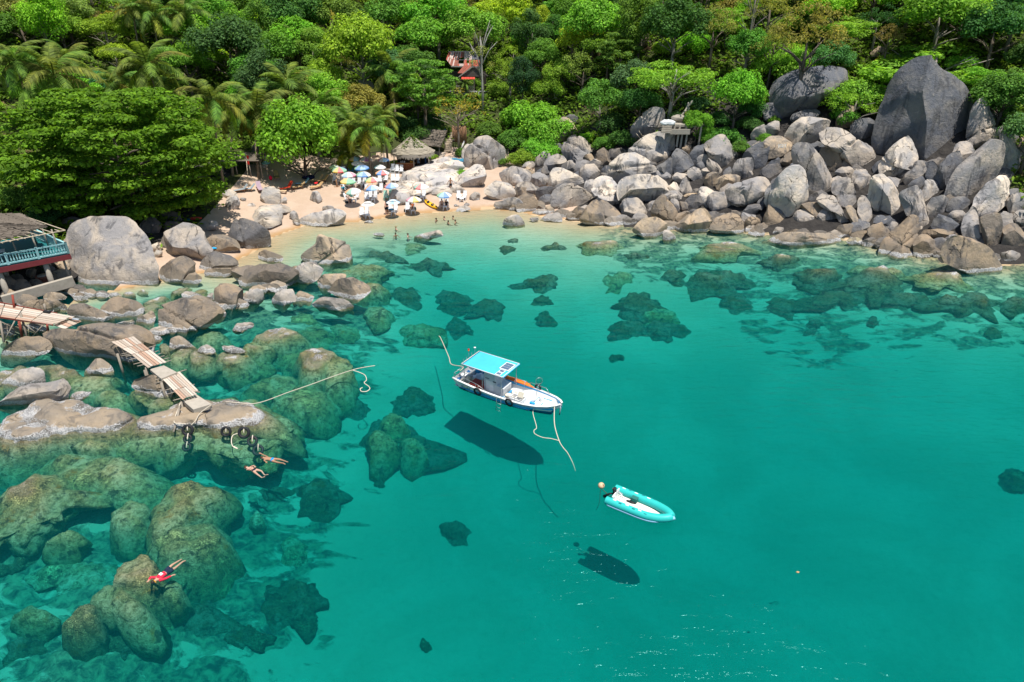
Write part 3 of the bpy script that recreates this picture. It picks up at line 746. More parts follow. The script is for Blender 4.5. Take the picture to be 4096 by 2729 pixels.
# by the beach
L('u', [
 ('p', 'w', [(1225, 560), (1280, 480), (1400, 460), (1550, 480), (1620, 560), (1640, 640), (1500, 720), (1370, 730), (1290, 650)], 'whitish hollowed boulder on the sand beside the parasols', dict(cracks=1)),
 ('p', 'w', [(1390, 470), (1500, 400), (1620, 360), (1690, 400), (1660, 500), (1560, 500)], 'pale bedrock shelf right of the bar, left slab'),
 ('p', 'w', [(1640, 400), (1700, 300), (1820, 220), (1930, 200), (1960, 250), (1800, 340), (1740, 400)], 'long pale bedrock hump below the boardwalk'),
 ('p', 'w', [(1690, 540), (1750, 400), (1880, 290), (2000, 270), (2150, 310), (2170, 400), (2050, 470), (1850, 530)], 'broad pale cracked bedrock slab behind the walking man', dict(cracks=2)),
 ('p', 'w', [(1660, 600), (1700, 540), (1860, 510), (1980, 540), (1900, 620), (1760, 650)], 'low white rock sheet sinking into the sand behind the walking man'),
 ('p', 'w', [(2035, 590), (2100, 500), (2250, 400), (2354, 330), (2460, 350), (2510, 480), (2480, 580), (2354, 700), (2200, 690), (2080, 660)], 'big smooth whitish boulder at the right end of the beach'),
 ('p', 'g', [(1570, 750), (1620, 720), (1665, 730), (1665, 765), (1600, 775)]),
 ('p', 'l', [(1680, 740), (1760, 690), (1880, 690), (1980, 730), (2010, 770), (1800, 778), (1700, 770)]),
 ('p', 'g', [(2020, 720), (2070, 670), (2180, 690), (2200, 740), (2050, 755)]),
 ('p', 'l', [(2260, 830), (2354, 750), (2420, 770), (2420, 860), (2300, 892)]),
 ('w', 'w', [(2040, 1045), (2120, 970), (2200, 955), (2290, 1010), (2200, 1035), (2100, 1062)], 'pale low rock at the waterline near the seated couple'),
 ('p', 'l', [(2180, 940), (2215, 905), (2260, 925), (2270, 950), (2200, 955)]),
 ('p', 'n', [(2020, 940), (2060, 935), (2115, 965), (2080, 972), (2035, 960)]),
])
L('u', [('f', 'w', [(1240, 690), (1260, 490), (1500, 385), (1880, 205), (2200, 300), (2190, 520), (2020, 650), (1700, 640), (1500, 700)], 'wide pale bedrock sheet under the boulders at the right end of the beach', dict(z0=None, h=.9))])
L('d', [
 ('p', 'g', [(1068, 385), (1075, 345), (1100, 322), (1120, 318), (1158, 345), (1150, 385), (1110, 392)], 'grey pyramid boulder behind the big smooth whitish one', dict(cracks=1)),
 ('p', 'l', [(1062, 380), (1064, 345), (1080, 332), (1086, 360), (1078, 385)]),
 ('p', 'l', [(1113, 438), (1140, 418), (1170, 425), (1185, 445), (1165, 458), (1130, 455)]),
 ('p', 'g', [(1150, 400), (1180, 385), (1215, 395), (1225, 420), (1190, 430), (1160, 420)]),
 ('p', 'g', [(1180, 428), (1215, 420), (1235, 440), (1210, 455), (1185, 450)]),
 ('p', 'g', [(1130, 470), (1180, 455), (1215, 470), (1190, 482), (1150, 482)]),
])
L('s', [
 ('p', 'l', [(720, 1240), (760, 1120), (830, 1065), (940, 1065), (1050, 1100), (1075, 1180), (1060, 1290), (1010, 1365), (880, 1365), (760, 1300)], 'rounded pale boulder on the open sand beside the red deckchair', dict(fac=8)),
 ('p', 'w', [(20, 1420), (15, 1300), (60, 1230), (200, 1220), (280, 1270), (270, 1380), (200, 1470), (80, 1475)], 'cracked whitish boulder at the edge of the tiered tree, lower of two', dict(cracks=2)),
 ('p', 'l', [(-40, 1200), (-20, 1080), (60, 1055), (170, 1110), (240, 1200), (200, 1240), (60, 1230), (0, 1290)]),
 ('p', 'w', [(1030, 1365), (1100, 1280), (1180, 1225), (1215, 1270), (1190, 1320), (1090, 1365)], 'small white rock leaning against the rounded boulder on the sand'),
 ('p', 'w', [(430, 1410), (480, 1350), (560, 1355), (610, 1400), (590, 1450), (480, 1455)], 'low white stone half buried in the sand', dict(lift=-.2)),
 ('p', 'g', [(285, 1270), (330, 1230), (400, 1245), (430, 1280), (330, 1300)]),
 ('p', 'd', [(545, 260), (590, 210), (720, 225), (720, 380), (640, 410), (560, 340)]),
 ('p', 'l', [(560, 520), (650, 440), (820, 430), (840, 560), (760, 660), (640, 660)]),
 ('p', 'd', [(370, 420), (430, 370), (500, 380), (540, 430), (460, 460), (390, 460)]),
])
def fl(z0, h, **k): return dict(z0=z0, h=h, **k)
L('h', [
 ('w', 'w', [(600, 1070), (620, 960), (760, 900), (880, 880), (980, 850), (1100, 835), (1190, 850), (1260, 920), (1285, 980), (1230, 1040), (1020, 1080), (760, 1098)], 'long white boulder lying at the sandy waterline', dict(thick=.8)),
 ('p', 'l', [(905, 850), (930, 800), (1000, 780), (1060, 790), (1095, 840), (1000, 870)]),
 ('w', 'l', [(510, 1000), (540, 965), (590, 955), (615, 990), (600, 1070), (550, 1050)]),
 ('f', 'w', [(20, 850), (60, 780), (330, 765), (370, 780), (330, 870), (290, 940), (110, 970), (50, 900)], 'wide flat white rock sheet level with the sand', fl(.95, .22)),
 ('f', 'w', [(470, 885), (520, 850), (580, 870), (530, 900)], None, fl(.9, .12)),
 ('f', 'w', [(770, 590), (860, 575), (885, 600), (850, 615)], None, fl(1.7, .12)),
 ('f', 'w', [(1900, 560), (2000, 500), (2100, 530), (2140, 580), (2040, 625), (1900, 600)], None, fl(1.5, .16)),
 ('w', 't', [(1490, 1015), (1540, 990), (1585, 982), (1640, 1008), (1570, 1022)]),
 ('w', 't', [(635, 1480), (680, 1440), (720, 1400), (850, 1320), (870, 1210), (900, 1195), (1000, 1230), (1150, 1270), (1275, 1300), (1290, 1400), (1330, 1560), (1200, 1640), (1000, 1650), (760, 1590), (680, 1540)],
  'tall tan boulder with two slanting cracks, standing alone in the shallows', dict(cracks=1, fac=5)),
])
# left-hand shore
L('5', [
 ('w', 'g', [(630, 810), (660, 550), (720, 500), (850, 470), (1000, 460), (1190, 465), (1240, 510), (1300, 590), (1360, 660), (1365, 760), (1400, 900), (1445, 990), (1430, 1070), (1380, 1110), (1200, 1150), (1000, 1120), (800, 1060), (700, 1020), (640, 930)],
  'giant rounded grey boulder with a dark hollow in its face, beside the terrace', dict(fac=9, e=.74)),
 ('p', 'g', [(1535, 640), (1540, 570), (1610, 510), (1720, 480), (1790, 490), (1850, 560), (1880, 640), (1950, 760), (1880, 800), (1700, 800), (1590, 790), (1550, 720)], 'pear-shaped grey boulder with a white top, on the sand beside the giant one'),
 ('p', 't', [(1485, 670), (1500, 620), (1540, 600), (1550, 730), (1510, 730)]),
 ('p', 'd', [(1980, 540), (2040, 480), (2130, 450), (2250, 460), (2354, 490), (2450, 560), (2460, 680), (2380, 715), (2200, 720), (2100, 620), (1990, 600)], 'dark mottled boulder at the left end of the sandy waterline', dict(cracks=1)),
 ('p', 'n', [(1910, 640), (1960, 605), (2060, 600), (2170, 650), (2195, 710), (2140, 740), (2030, 750), (1940, 740)]),
 ('p', 'd', [(1830, 910), (1880, 820), (1980, 755), (2090, 790), (2220, 850), (2225, 880), (2100, 900), (1940, 920), (1850, 945)], 'dark angular boulder with a ridge, left of the sandy inlet'),
 ('w', 'n', [(1865, 970), (1900, 910), (2000, 905), (2160, 895), (2130, 960), (2060, 990), (1920, 995)]),
 ('w', 'n', [(2110, 960), (2170, 890), (2300, 880), (2420, 900), (2480, 960), (2450, 1030), (2380, 1055), (2250, 1040), (2150, 1000)]),
 ('p', 'n', [(1470, 970), (1500, 900), (1580, 840), (1680, 800), (1770, 830), (1785, 930), (1740, 1010), (1640, 1050), (1540, 1030)], 'olive brown boulder between the giant grey one and the sandy inlet'),
 ('w', 'n', [(1675, 1045), (1740, 960), (1800, 945), (1860, 1000), (1820, 1065), (1740, 1060)]),
 ('w', 'n', [(1410, 1350), (1430, 1290), (1530, 1240), (1680, 1190), (1850, 1190), (1960, 1230), (2040, 1300), (2000, 1380), (1880, 1440), (1700, 1490), (1550, 1500), (1410, 1480)],
  'broad brown boulder with a dished top, in the water above the plank walkway', dict(cracks=1)),
 ('w', 'n', [(1945, 1210), (1970, 1100), (2050, 1050), (2150, 1060), (2230, 1110), (2220, 1190), (2210, 1270), (2150, 1310), (2060, 1320), (1990, 1270)]),
 ('w', 'n', [(800, 1250), (900, 1190), (1080, 1170), (1250, 1200), (1305, 1250), (1300, 1330), (1200, 1370), (1050, 1360), (950, 1290)], 'smooth brown boulder in front of the giant grey one'),
 ('w', 'n', [(615, 1300), (680, 1240), (780, 1230), (900, 1280), (1040, 1350), (1060, 1390), (960, 1412), (800, 1405), (700, 1370)]),
 ('p', 'n', [(480, 1090), (530, 1040), (620, 1030), (700, 1080), (690, 1120), (600, 1140)]),
 ('p', 'n', [(150, 1230), (200, 1150), (320, 1150), (340, 1200), (250, 1240)]),
 ('p', 't', [(405, 1160), (480, 1125), (580, 1140), (600, 1190), (540, 1205), (420, 1190)]),
 ('p', 'n', [(150, 1280), (300, 1200), (500, 1190), (620, 1200), (660, 1230), (600, 1300), (450, 1310), (250, 1290)], 'flat brown boulder beside the upper jetty planks'),
 ('p', 't', [(560, 700), (600, 640), (650, 625), (660, 720), (640, 790), (580, 760)]),
 ('p', 't', [(400, 980), (520, 930), (640, 920), (640, 1000), (520, 1030), (430, 1040)]),
 ('p', 't', [(430, 850), (520, 820), (620, 850), (630, 910), (520, 920)]),
 ('p', 'd', [(380, 900), (430, 860), (500, 900), (490, 960), (400, 970)]),
 ('p', 'l', [(1370, 720), (1400, 690), (1480, 655), (1500, 720), (1430, 760)]),
 ('p', 'l', [(1380, 790), (1440, 740), (1500, 745), (1480, 790), (1400, 800)]),
 ('w', 'l', [(1645, 1160), (1720, 1115), (1800, 1130), (1865, 1170), (1800, 1200), (1700, 1190)]),
 ('w', 'l', [(1890, 1190), (1930, 1120), (1960, 1120), (1960, 1200), (1910, 1210)]),
 ('w', 'l', [(2210, 1200), (2260, 1110), (2354, 1140), (2360, 1200), (2280, 1240)]),
 ('f', 'y', [(1300, 1230), (1420, 1180), (1530, 1160), (1500, 1200), (1380, 1240)], None, fl(-.12, .1)),
 ('f', 'y', [(1570, 1120), (1650, 1085), (1740, 1075), (1700, 1120), (1640, 1145)], None, fl(-.12, .1)),
 ('f', 'y', [(1780, 1120), (1850, 1090), (1900, 1100), (1880, 1130), (1830, 1140)], None, fl(-.12, .1)),
 ('f', 'y', [(1290, 1270), (1400, 1230), (1480, 1240), (1380, 1300), (1300, 1310)], None, fl(-.15, .1)),
 ('w', 't', [(1230, 1420), (1290, 1350), (1400, 1290), (1420, 1350), (1400, 1420), (1300, 1430)]),
 ('w', 'y', [(1060, 1420), (1130, 1390), (1230, 1380), (1240, 1430), (1130, 1440)]),
 ('p', 'd', [(1290, 540), (1340, 460), (1420, 440), (1475, 500), (1440, 570), (1340, 580)]),
 ('p', 'd', [(1480, 540), (1540, 470), (1640, 480), (1620, 540), (1520, 560)]),
 ('p', 'd', [(1460, 480), (1480, 400), (1560, 370), (1640, 400), (1660, 470), (1580, 480)]),
 ('p', 'l', [(1820, 520), (1860, 480), (1960, 465), (2020, 490), (1990, 540), (1850, 550)], 'pale broken concrete-like rock beside the red towel'),
 ('p', 'd', [(560, 530), (640, 500), (720, 480), (760, 440), (700, 430), (580, 450)]),
])
L('b', [
 ('w', 'n', [(740, 600), (800, 480), (900, 440), (1100, 470), (1400, 400), (1700, 390), (2100, 440), (2400, 520), (2430, 640), (2420, 800), (2300, 950), (2000, 1030), (1700, 1000), (1300, 950), (900, 850), (780, 760)],
  'long brown ledge boulder with a dark stain and barnacle foot, carrying the plank walkway', dict(cracks=1, e=.72)),
 ('w', 'n', [(0, 880), (100, 740), (250, 640), (400, 590), (600, 580), (740, 640), (790, 760), (740, 830), (500, 890), (200, 950), (0, 975)], 'brown boulder under the end of the upper jetty with broken shadows'),
 ('w', 'w', [(30, 1390), (60, 1290), (180, 1200), (300, 1110), (480, 1080), (640, 1090), (760, 1140), (790, 1260), (760, 1300), (500, 1380), (200, 1440)], 'whitish rounded rock in the pool below the ledge boulder'),
 ('w', 'g', [(-100, 1500), (200, 1400), (500, 1340), (720, 1300), (950, 1270), (1050, 1330), (1110, 1440), (1110, 1520), (1000, 1600), (600, 1660), (0, 1720)], 'large grey boulder with a folded ridge at the left edge'),
 ('w', 't', [(1280, 1190), (1400, 1060), (1500, 940), (1590, 920), (1690, 960), (1750, 1050), (1770, 1160), (1600, 1220), (1400, 1220)], 'peaked tan rock with a white barnacle belt below the plank walkway'),
 ('w', 'w', [(1110, 1500), (1200, 1450), (1440, 1445), (1400, 1490), (1280, 1560), (1120, 1570)]),
 ('f', 'y', [(-50, 1200), (100, 1110), (340, 1030), (410, 1075), (250, 1160), (120, 1260), (0, 1400)], None, fl(-.15, .16)),
 ('f', 'y', [(500, 1075), (760, 1025), (960, 1040), (1150, 1120), (1250, 1180), (1050, 1240), (800, 1260), (780, 1140)], 'orange and green submerged rock in the pool, beside the peaked tan rock', fl(-.25, .2)),
 ('f', 'y', [(1050, 1330), (1250, 1210), (1750, 1210), (1760, 1380), (1500, 1430), (1150, 1450)], None, fl(-.5, .35)),
 ('p', 'n', [(0, 640), (30, 520), (60, 400), (160, 395), (220, 440), (200, 560), (80, 640)]),
 ('p', 'n', [(370, 560), (400, 430), (500, 380), (680, 400), (740, 520), (640, 590), (480, 590)]),
 ('p', 't', [(70, 600), (120, 560), (210, 570), (200, 630), (90, 640)]),
 ('p', 't', [(230, 580), (280, 530), (340, 560), (320, 610), (250, 620)]),
 ('p', 'd', [(10, 720), (80, 650), (180, 680), (160, 730), (60, 790)]),
])
L('c', [
 ('w', 'n', [(340, 640), (370, 600), (420, 560), (540, 530), (700, 600), (790, 680), (810, 740), (700, 760), (450, 740), (360, 700)], 'round brown rock with a pale tide ring under the middle of the walkway', dict(cracks=1)),
 ('f', 'y', [(330, 690), (420, 640), (700, 640), (820, 760), (780, 860), (600, 895), (450, 860), (370, 780)], None, fl(-.45, .35)),
 ('f', 't', [(420, 1060), (560, 980), (740, 920), (850, 850), (1160, 815), (1400, 805), (1600, 840), (1680, 930), (1690, 1000), (1600, 1060), (1400, 1070), (1100, 1085), (800, 1085), (500, 1100)], 'big flat landing rock with a white rim, tyres hung along its side', fl(.05, .62)),
 ('f', 'y', [(130, 1250), (420, 1050), (800, 830), (1300, 775), (1700, 800), (1900, 880), (1960, 1000), (1900, 1230), (1700, 1330), (1400, 1390), (1000, 1330), (600, 1330), (200, 1300)], 'wide submerged olive shelf round the landing rock', fl(-.95, .5)),
 ('w', 't', [(735, 270), (750, 160), (820, 118), (920, 180), (1000, 255), (930, 285), (800, 290)], None),
 ('f', 'y', [(735, 250), (900, 230), (1030, 260), (960, 330), (830, 420), (740, 400)], None, fl(-.45, .4)),
 ('w', 'l', [(1010, 300), (1060, 230), (1130, 212), (1215, 275), (1190, 305), (1100, 310)]),
 ('f', 'y', [(940, 330), (1060, 270), (1210, 290), (1200, 370), (1100, 430), (960, 430)], None, fl(-.4, .35)),
 ('w', 'l', [(1260, 270), (1290, 228), (1380, 222), (1490, 260), (1530, 285), (1400, 300)]),
 ('f', 'y', [(1210, 400), (1280, 290), (1540, 290), (1545, 370), (1400, 445)], None, fl(-.4, .35)),
 ('f', 'y', [(1620, 130), (1780, 60), (1930, 45), (2070, 90), (1900, 150), (1750, 180), (1640, 160)], 'golden submerged rock just under the surface right of the walkway', fl(-.2, .22)),
 ('f', 'y', [(1470, 240), (1600, 180), (1700, 200), (1790, 240), (1650, 310), (1520, 300)], None, fl(-.5, .3)),
 ('w', 'l', [(1380, 70), (1440, -10), (1590, -25), (1610, 20), (1500, 60), (1410, 85)]),
 ('f', 't', [(620, 200), (700, 205), (730, 260), (700, 320), (640, 300)], None, fl(-.25, .2)),
])
L('d', [
 ('w', 'n', [(545, 655), (560, 625), (600, 610), (650, 610), (690, 625), (665, 650), (610, 668)], 'flat brown boulder between the dark ridge boulder and the tall tan one'),
 ('w', 'l', [(660, 640), (690, 610), (720, 602), (742, 622), (725, 645), (680, 660)]),
 ('w', 't', [(715, 660), (745, 632), (795, 630), (785, 652), (750, 672)]),
 ('w', 'n', [(757, 670), (775, 645), (810, 640), (850, 660), (840, 690), (800, 694)], 'brown boulder with a white corner of barnacles, below the tall tan one'),
 ('w', 'g', [(710, 702), (740, 683), (800, 690), (825, 705), (780, 716)]),
 ('w', 'l', [(625, 695), (640, 670), (670, 665), (680, 690), (650, 706)]),
 ('w', 't', [(670, 695), (690, 670), (720, 680), (712, 696)]),
 ('w', 'l', [(555, 705), (575, 670), (600, 665), (605, 690), (580, 705)]),
 ('w', 'n', [(580, 592), (610, 575), (650, 590), (640, 606), (600, 606)]),
 ('w', 't', [(585, 630), (620, 610), (640, 625), (610, 640)]),
 ('w', 't', [(415, 695), (450, 680), (490, 685), (470, 700), (430, 705)]),
 ('w', 'l', [(945, 550), (960, 540), (1010, 529), (1028, 536), (1010, 545), (970, 552)], 'low pale rock awash beside the bathers'),
 ('w', 't', [(852, 541), (865, 535), (890, 537), (880, 543)]),
 # rocks at the lower left, half out of the water
 ('f', 't', [(5, 1005), (20, 960), (90, 930), (180, 922), (270, 940), (312, 965), (270, 985), (150, 995), (60, 1015)], 'flat tan rock with a ragged white front at the left edge beside the landing rock', fl(.1, .55)),
])
# under water, and the reef
L('d', [('f', tn, [(x + wd / 2 * math.cos(g) * (1 + .18 * math.sin(3 * g + x)), y + hh / 2 * math.sin(g) * (1 + .15 * math.cos(2 * g + y))) for g in np.arange(0, 2 * PI, PI / 6)], lb, fl(None if tn == 'k' else z * (1.0 if z > -.9 else 1.35), h_, name='sunken rock', cat='sunken rock'))
 for x, y, wd, hh, tn, z, h_, lb in [
 (1378, 565, 84, 20, 'y', -.35, .3, 'olive sunken rock in front of the broad round-backed boulder'), (1667, 572, 110, 24, 'y', -.3, .25, 'golden flat sunken rock left of the long flat tan rock'),
 (2160, 640, 110, 44, 'y', -.5, .4, 'orange tinted sunken rock below the big barnacled boulder on the right'), (1415, 642, 90, 50, 'y', -1.3, .5, None), (1550, 637, 62, 22, 'k', -1.2, .4, None),
 (1640, 640, 130, 52, 'k', -1.6, .6, 'widest dark reef patch off the middle of the right-hand shore'), (1690, 695, 84, 32, 'k', -1.9, .5, None), (1800, 702, 80, 36, 'k', -2.2, .5, None), (1470, 700, 110, 44, 'k', -2.0, .6, None),
 (1520, 728, 76, 30, 'y', -1.7, .6, 'pale topped sunken rock right of the boat roof'), (1530, 760, 100, 30, 'k', -2.3, .6, None), (1440, 755, 74, 36, 'k', -2.2, .6, None), (1250, 650, 96, 26, 'k', -1.9, .4, None),
 (1250, 690, 46, 18, 'k', -2.3, .3, None), (1250, 732, 50, 20, 'k', -2.5, .4, None), (1120, 710, 90, 38, 'k', -2.2, .6, None), (1040, 690, 110, 40, 'k', -2.1, .5, None), (930, 680, 80, 36, 'k', -1.7, .5, None),
 (970, 766, 92, 36, 'y', -1.7, .6, 'pale sunken coral mound where the stern rope of the boat goes down'), (1055, 752, 80, 34, 'k', -2.3, .4, None), (1415, 823, 34, 14, 'k', -2.9, .3, None), (1865, 762, 30, 12, 'k', -2.8, .2, None),
 (2005, 738, 28, 18, 'k', -2.6, .3, None), (2280, 765, 42, 18, 'k', -2.6, .3, None), (1875, 745, 40, 14, 'k', -2.6, .3, None), (905, 1010, 150, 110, 'k', -2.6, .7, 'largest dark reef mound left of the boat shadow'),
 (900, 975, 60, 40, 'y', -1.9, .6, None), (875, 1020, 60, 48, 'y', -1.8, .5, 'round green coral head on the largest reef mound'), (945, 1030, 50, 40, 'y', -2.2, .5, None), (942, 925, 88, 62, 'k', -2.6, .5, None),
 (812, 935, 56, 32, 'k', -2.5, .4, None), (700, 965, 96, 34, 'k', -1.9, .4, None), (725, 1140, 130, 56, 'k', -2.5, .6, 'dark sunken reef patch below the two swimmers'), (872, 1112, 30, 18, 'k', -3.0, .3, None),
 (1047, 1222, 70, 44, 'k', -3.0, .5, None), (976, 1486, 26, 26, 'k', -3.1, .4, None), (2335, 1110, 80, 60, 'k', -3.3, .5, None),
 (590, 1190, 26, 24, 'w', -2.2, .3, 'bright turquoise pale stone on the dark sea floor'), (790, 765, 70, 34, 'y', -1.4, .4, None), (720, 770, 70, 34, 'y', -1.2, .4, None), (690, 820, 90, 40, 'y', -1.2, .45, None),
 (725, 825, 76, 48, 'y', -.25, .28, 'brown topped rock breaking the surface beside the floating rope'), (775, 850, 70, 56, 'y', -.7, .4, None), (560, 830, 90, 50, 'y', -1.0, .4, None), (640, 890, 110, 44, 'y', -1.1, .4, None), (690, 915, 120, 60, 'y', -1.0, .35, None),
 (865, 725, 54, 40, 'y', -1.0, .35, None), (690, 735, 80, 28, 'y', -1.1, .35, None), (820, 625, 110, 26, 'y', -.7, .3, None), (840, 660, 70, 18, 'y', -.4, .25, None), (950, 568, 48, 16, 'y', -.75, .2, None),
 (870, 585, 60, 16, 'k', -.6, .2, None), (910, 598, 60, 14, 'k', -.7, .2, None), (985, 610, 120, 22, 'k', -1.2, .3, None), (1165, 573, 40, 12, 'k', -.7, .25, None), (1180, 553, 30, 10, 'k', -.6, .2, None), (1270, 568, 60, 14, 'k', -.8, .2, None),
 (1460, 588, 60, 12, 'k', -.7, .2, None), (1790, 600, 100, 22, 'k', -1.2, .4, None), (1880, 640, 120, 40, 'k', -1.7, .5, None), (2010, 650, 150, 50, 'k', -1.9, .5, None), (1930, 690, 160, 36, 'k', -2.3, .4, None), (1985, 620, 60, 18, 'y', -.8, .3, None),
 (2050, 625, 40, 12, 'y', -.4, .25, None), (2080, 690, 110, 34, 'k', -2.3, .4, None), (2230, 690, 130, 40, 'k', -2.3, .4, None), (2330, 700, 60, 40, 'k', -2.3, .4, None), (850, 617, 60, 14, 'y', -.5, .2, None),
 (480, 780, 70, 34, 'y', -.8, .35, None), (430, 930, 40, 34, 'y', -.9, .3, None), (255, 920, 70, 36, 'y', -.8, .3, None), (210, 1025, 90, 22, 'y', -.5, .25, None), (30, 1075, 90, 40, 'y', -1.2, .4, None)]])
L('e', [
 ('f', 'y', [(345, 260), (370, 160), (430, 120), (620, 120), (780, 150), (900, 200), (930, 260), (880, 340), (700, 350), (500, 300)], 'big oval sunken rock below the landing rock, near the left edge', fl(-1.0, .5)),
 ('f', 'y', [(0, 380), (130, 300), (250, 240), (340, 240), (420, 330), (600, 370), (560, 420), (430, 450), (400, 500), (200, 580), (-80, 660), (-120, 480)], 'orange crested sunken ridge at the left edge', fl(-.85, .45)),
 ('f', 'y', [(990, 450), (1010, 400), (1100, 320), (1260, 305), (1420, 330), (1440, 380), (1350, 430), (1280, 500), (1200, 480), (1180, 560), (1000, 660), (980, 560)], 'pale speckled sunken rock with a dark fringe, above the red swimmer', fl(-.8, .45)),
 ('f', 'y', [(1000, 600), (1250, 560), (1350, 560), (1430, 640), (1300, 760), (1100, 800), (980, 700)], None, fl(-1.2, .4)),
 ('f', 'y', [(720, 470), (850, 420), (950, 440), (900, 550), (780, 600), (720, 560)], None, fl(-1.1, .4)),
 ('f', 'y', [(270, 690), (400, 620), (520, 610), (520, 670), (350, 690)], None, fl(-1.3, .35)),
 ('f', 't', [(710, 930), (780, 820), (900, 760), (1000, 780), (1010, 900), (960, 940), (850, 950)], 'golden crested sunken rock under the red swimmer', fl(-.55, .35)),
 ('f', 'y', [(560, 1060), (640, 970), (800, 950), (900, 1000), (930, 1120), (850, 1190), (700, 1130), (600, 1090)], 'mottled coral rock below the red swimmer', fl(-1.1, .4)),
 ('f', 'n', [(410, 1190), (560, 1060), (620, 1100), (600, 1200), (480, 1240)], None, fl(-1.0, .4)),
 ('f', 'w', [(230, 860), (400, 780), (600, 790), (690, 850), (650, 950), (400, 980), (280, 930)], None, fl(None, .3)),
 ('f', 'y', [(70, 1150), (200, 1080), (330, 1130), (320, 1190), (100, 1190)], None, fl(-1.9, .3)),
 ('f', 'k', [(1660, 1000), (1780, 900), (1950, 890), (2020, 960), (2010, 1180), (1850, 1220), (1700, 1170)], 'square dark reef patch right of the red swimmer', fl(None, .4)),
 ('f', 'k', [(1000, 1200), (1100, 1080), (1350, 1040), (1430, 1160), (1300, 1250), (1100, 1280)], None, fl(None, .4)),
 ('f', 'k', [(600, 1300), (760, 1220), (900, 1280), (850, 1380), (680, 1390)], None, fl(None, .4)),
 ('f', 'k', [(1400, 1260), (1600, 1200), (1720, 1270), (1600, 1360), (1450, 1340)], None, fl(None, .3)),
 ('f', 'w', [(1790, 680), (1880, 640), (1960, 700), (1930, 780), (1820, 790)], None, fl(None, .3)),
 ('f', 'y', [(1040, 960), (1120, 920), (1180, 980), (1140, 1050), (1050, 1040)], None, fl(-1.4, .4)),
 ('f', 'k', [(1170, 900), (1300, 860), (1380, 940), (1320, 1020), (1180, 1000)], None, fl(None, .4)),
 ('f', 'k', [(0, 760), (140, 700), (330, 700), (250, 790), (60, 860), (-60, 860)], None, fl(None, .3)),
 ('f', 'k', [(0, 1340), (150, 1270), (330, 1300), (300, 1400), (60, 1440)], None, fl(None, .4)),
 ('f', 'k', [(1640, 360), (1780, 310), (1860, 350), (1800, 420), (1690, 420)], None, fl(None, .4)),
], name='sunken rock', cat='sunken rock')
# on the wooded slope
L('3', [
 ('p', 't', [(350, 1230), (400, 1150), (470, 1090), (530, 1120), (600, 1220), (610, 1260), (480, 1310), (400, 1310)], 'tan boulder with an orange shrub on it, at the wood edge'),
 ('p', 'g', [(265, 1170), (330, 1130), (400, 1100), (425, 1120), (370, 1190), (300, 1215)]),
 ('p', 'g', [(1100, 1300), (1110, 1170), (1200, 1060), (1290, 1010), (1370, 1020), (1390, 1120), (1360, 1190), (1240, 1240), (1130, 1310)], 'grey streaked cliff boulder left of the concrete platform', dict(cracks=1)),
 ('p', 'n', [(1165, 400), (1175, 320), (1240, 315), (1270, 390), (1250, 430), (1190, 420)], 'lone brown boulder high up among the trees', dict(lift=1.2)),
 ('p', 'g', [(370, 890), (400, 820), (440, 780), (490, 830), (500, 890), (430, 910)], None, dict(lift=.8)),
 ('p', 'b', [(500, 1080), (540, 1060), (600, 1080), (590, 1140), (530, 1150)], None, dict(lift=.8)),
 ('p', 'b', [(960, 1250), (1010, 1230), (1030, 1300), (990, 1320)]),
])
L('2', [('p', 'l', [(940, 760), (970, 740), (1050, 750), (1080, 790), (1070, 830), (1010, 800)], 'pale bare rock showing through the trees above the palms', dict(lift=2.0)),
        ('p', 't', [(1290, 990), (1320, 960), (1360, 965), (1365, 1000), (1310, 1010)], None, dict(lift=1))])
L('4', [('p', 'n', [(950, 490), (1000, 440), (1080, 445), (1110, 480), (1050, 515), (980, 515)], 'purple-brown boulder among the trees above the giant cleft boulder', dict(lift=1.5)),
        ('p', 'b', [(1980, 1080), (2050, 1040), (2110, 1080), (2090, 1180), (2010, 1150)], None, dict(lift=.6)),
        ('p', 'b', [(2220, 1280), (2260, 1220), (2300, 1260), (2290, 1330), (2230, 1340)])])
# small stones wedged in the gaps of the pile
L('5', [('p', 'n', [(x - w_, y), (x - w_ * .7, y - h_), (x + w_ * .2, y - h_ * 1.2), (x + w_, y - h_ * .5), (x + w_ * .9, y + h_ * .5), (x, y + h_)]) for x, y, w_, h_ in ((60, 1060, 90, 60), (210, 1080, 80, 60), (330, 1060, 60, 45), (470, 1010, 70, 50), (560, 960, 50, 40), (80, 1160, 70, 50), (280, 1140, 60, 40), (160, 1000, 60, 40), (300, 960, 60, 45), (680, 1130, 50, 40), (740, 1180, 60, 40), (820, 1160, 50, 30), (20, 1300, 60, 40), (420, 1290, 60, 30), (560, 780, 40, 40))])
L('5', [('p', tn, [(x - w_, y), (x - w_ * .7, y - h_), (x + w_ * .2, y - h_ * 1.2), (x + w_, y - h_ * .5), (x + w_ * .9, y + h_ * .5), (x, y + h_)]) for x, y, w_, h_, tn in ((720, 1110, 70, 45, 'd'), (830, 1140, 60, 40, 'n'), (930, 1160, 70, 40, 'd'), (1060, 1170, 60, 35, 'n'), (1190, 1165, 60, 35, 'd'), (1310, 1140, 45, 30, 't'), (640, 1075, 60, 40, 'd'))])
for k in range(26):
    x = 560 + 640 * ((k * .618) % 1); y = 1090 + 270 * ((k * .377 + .1) % 1); r0 = rng.uniform(22, 42)
    boulder([(x + r0 * rng.uniform(1, 1.5) * math.cos(g), y + r0 * .6 * rng.uniform(.8, 1.2) * math.sin(g)) for g in np.arange(0, 2 * PI, PI / 4)], 'w', rng.choice('tnlnt'), None, cat='rock')
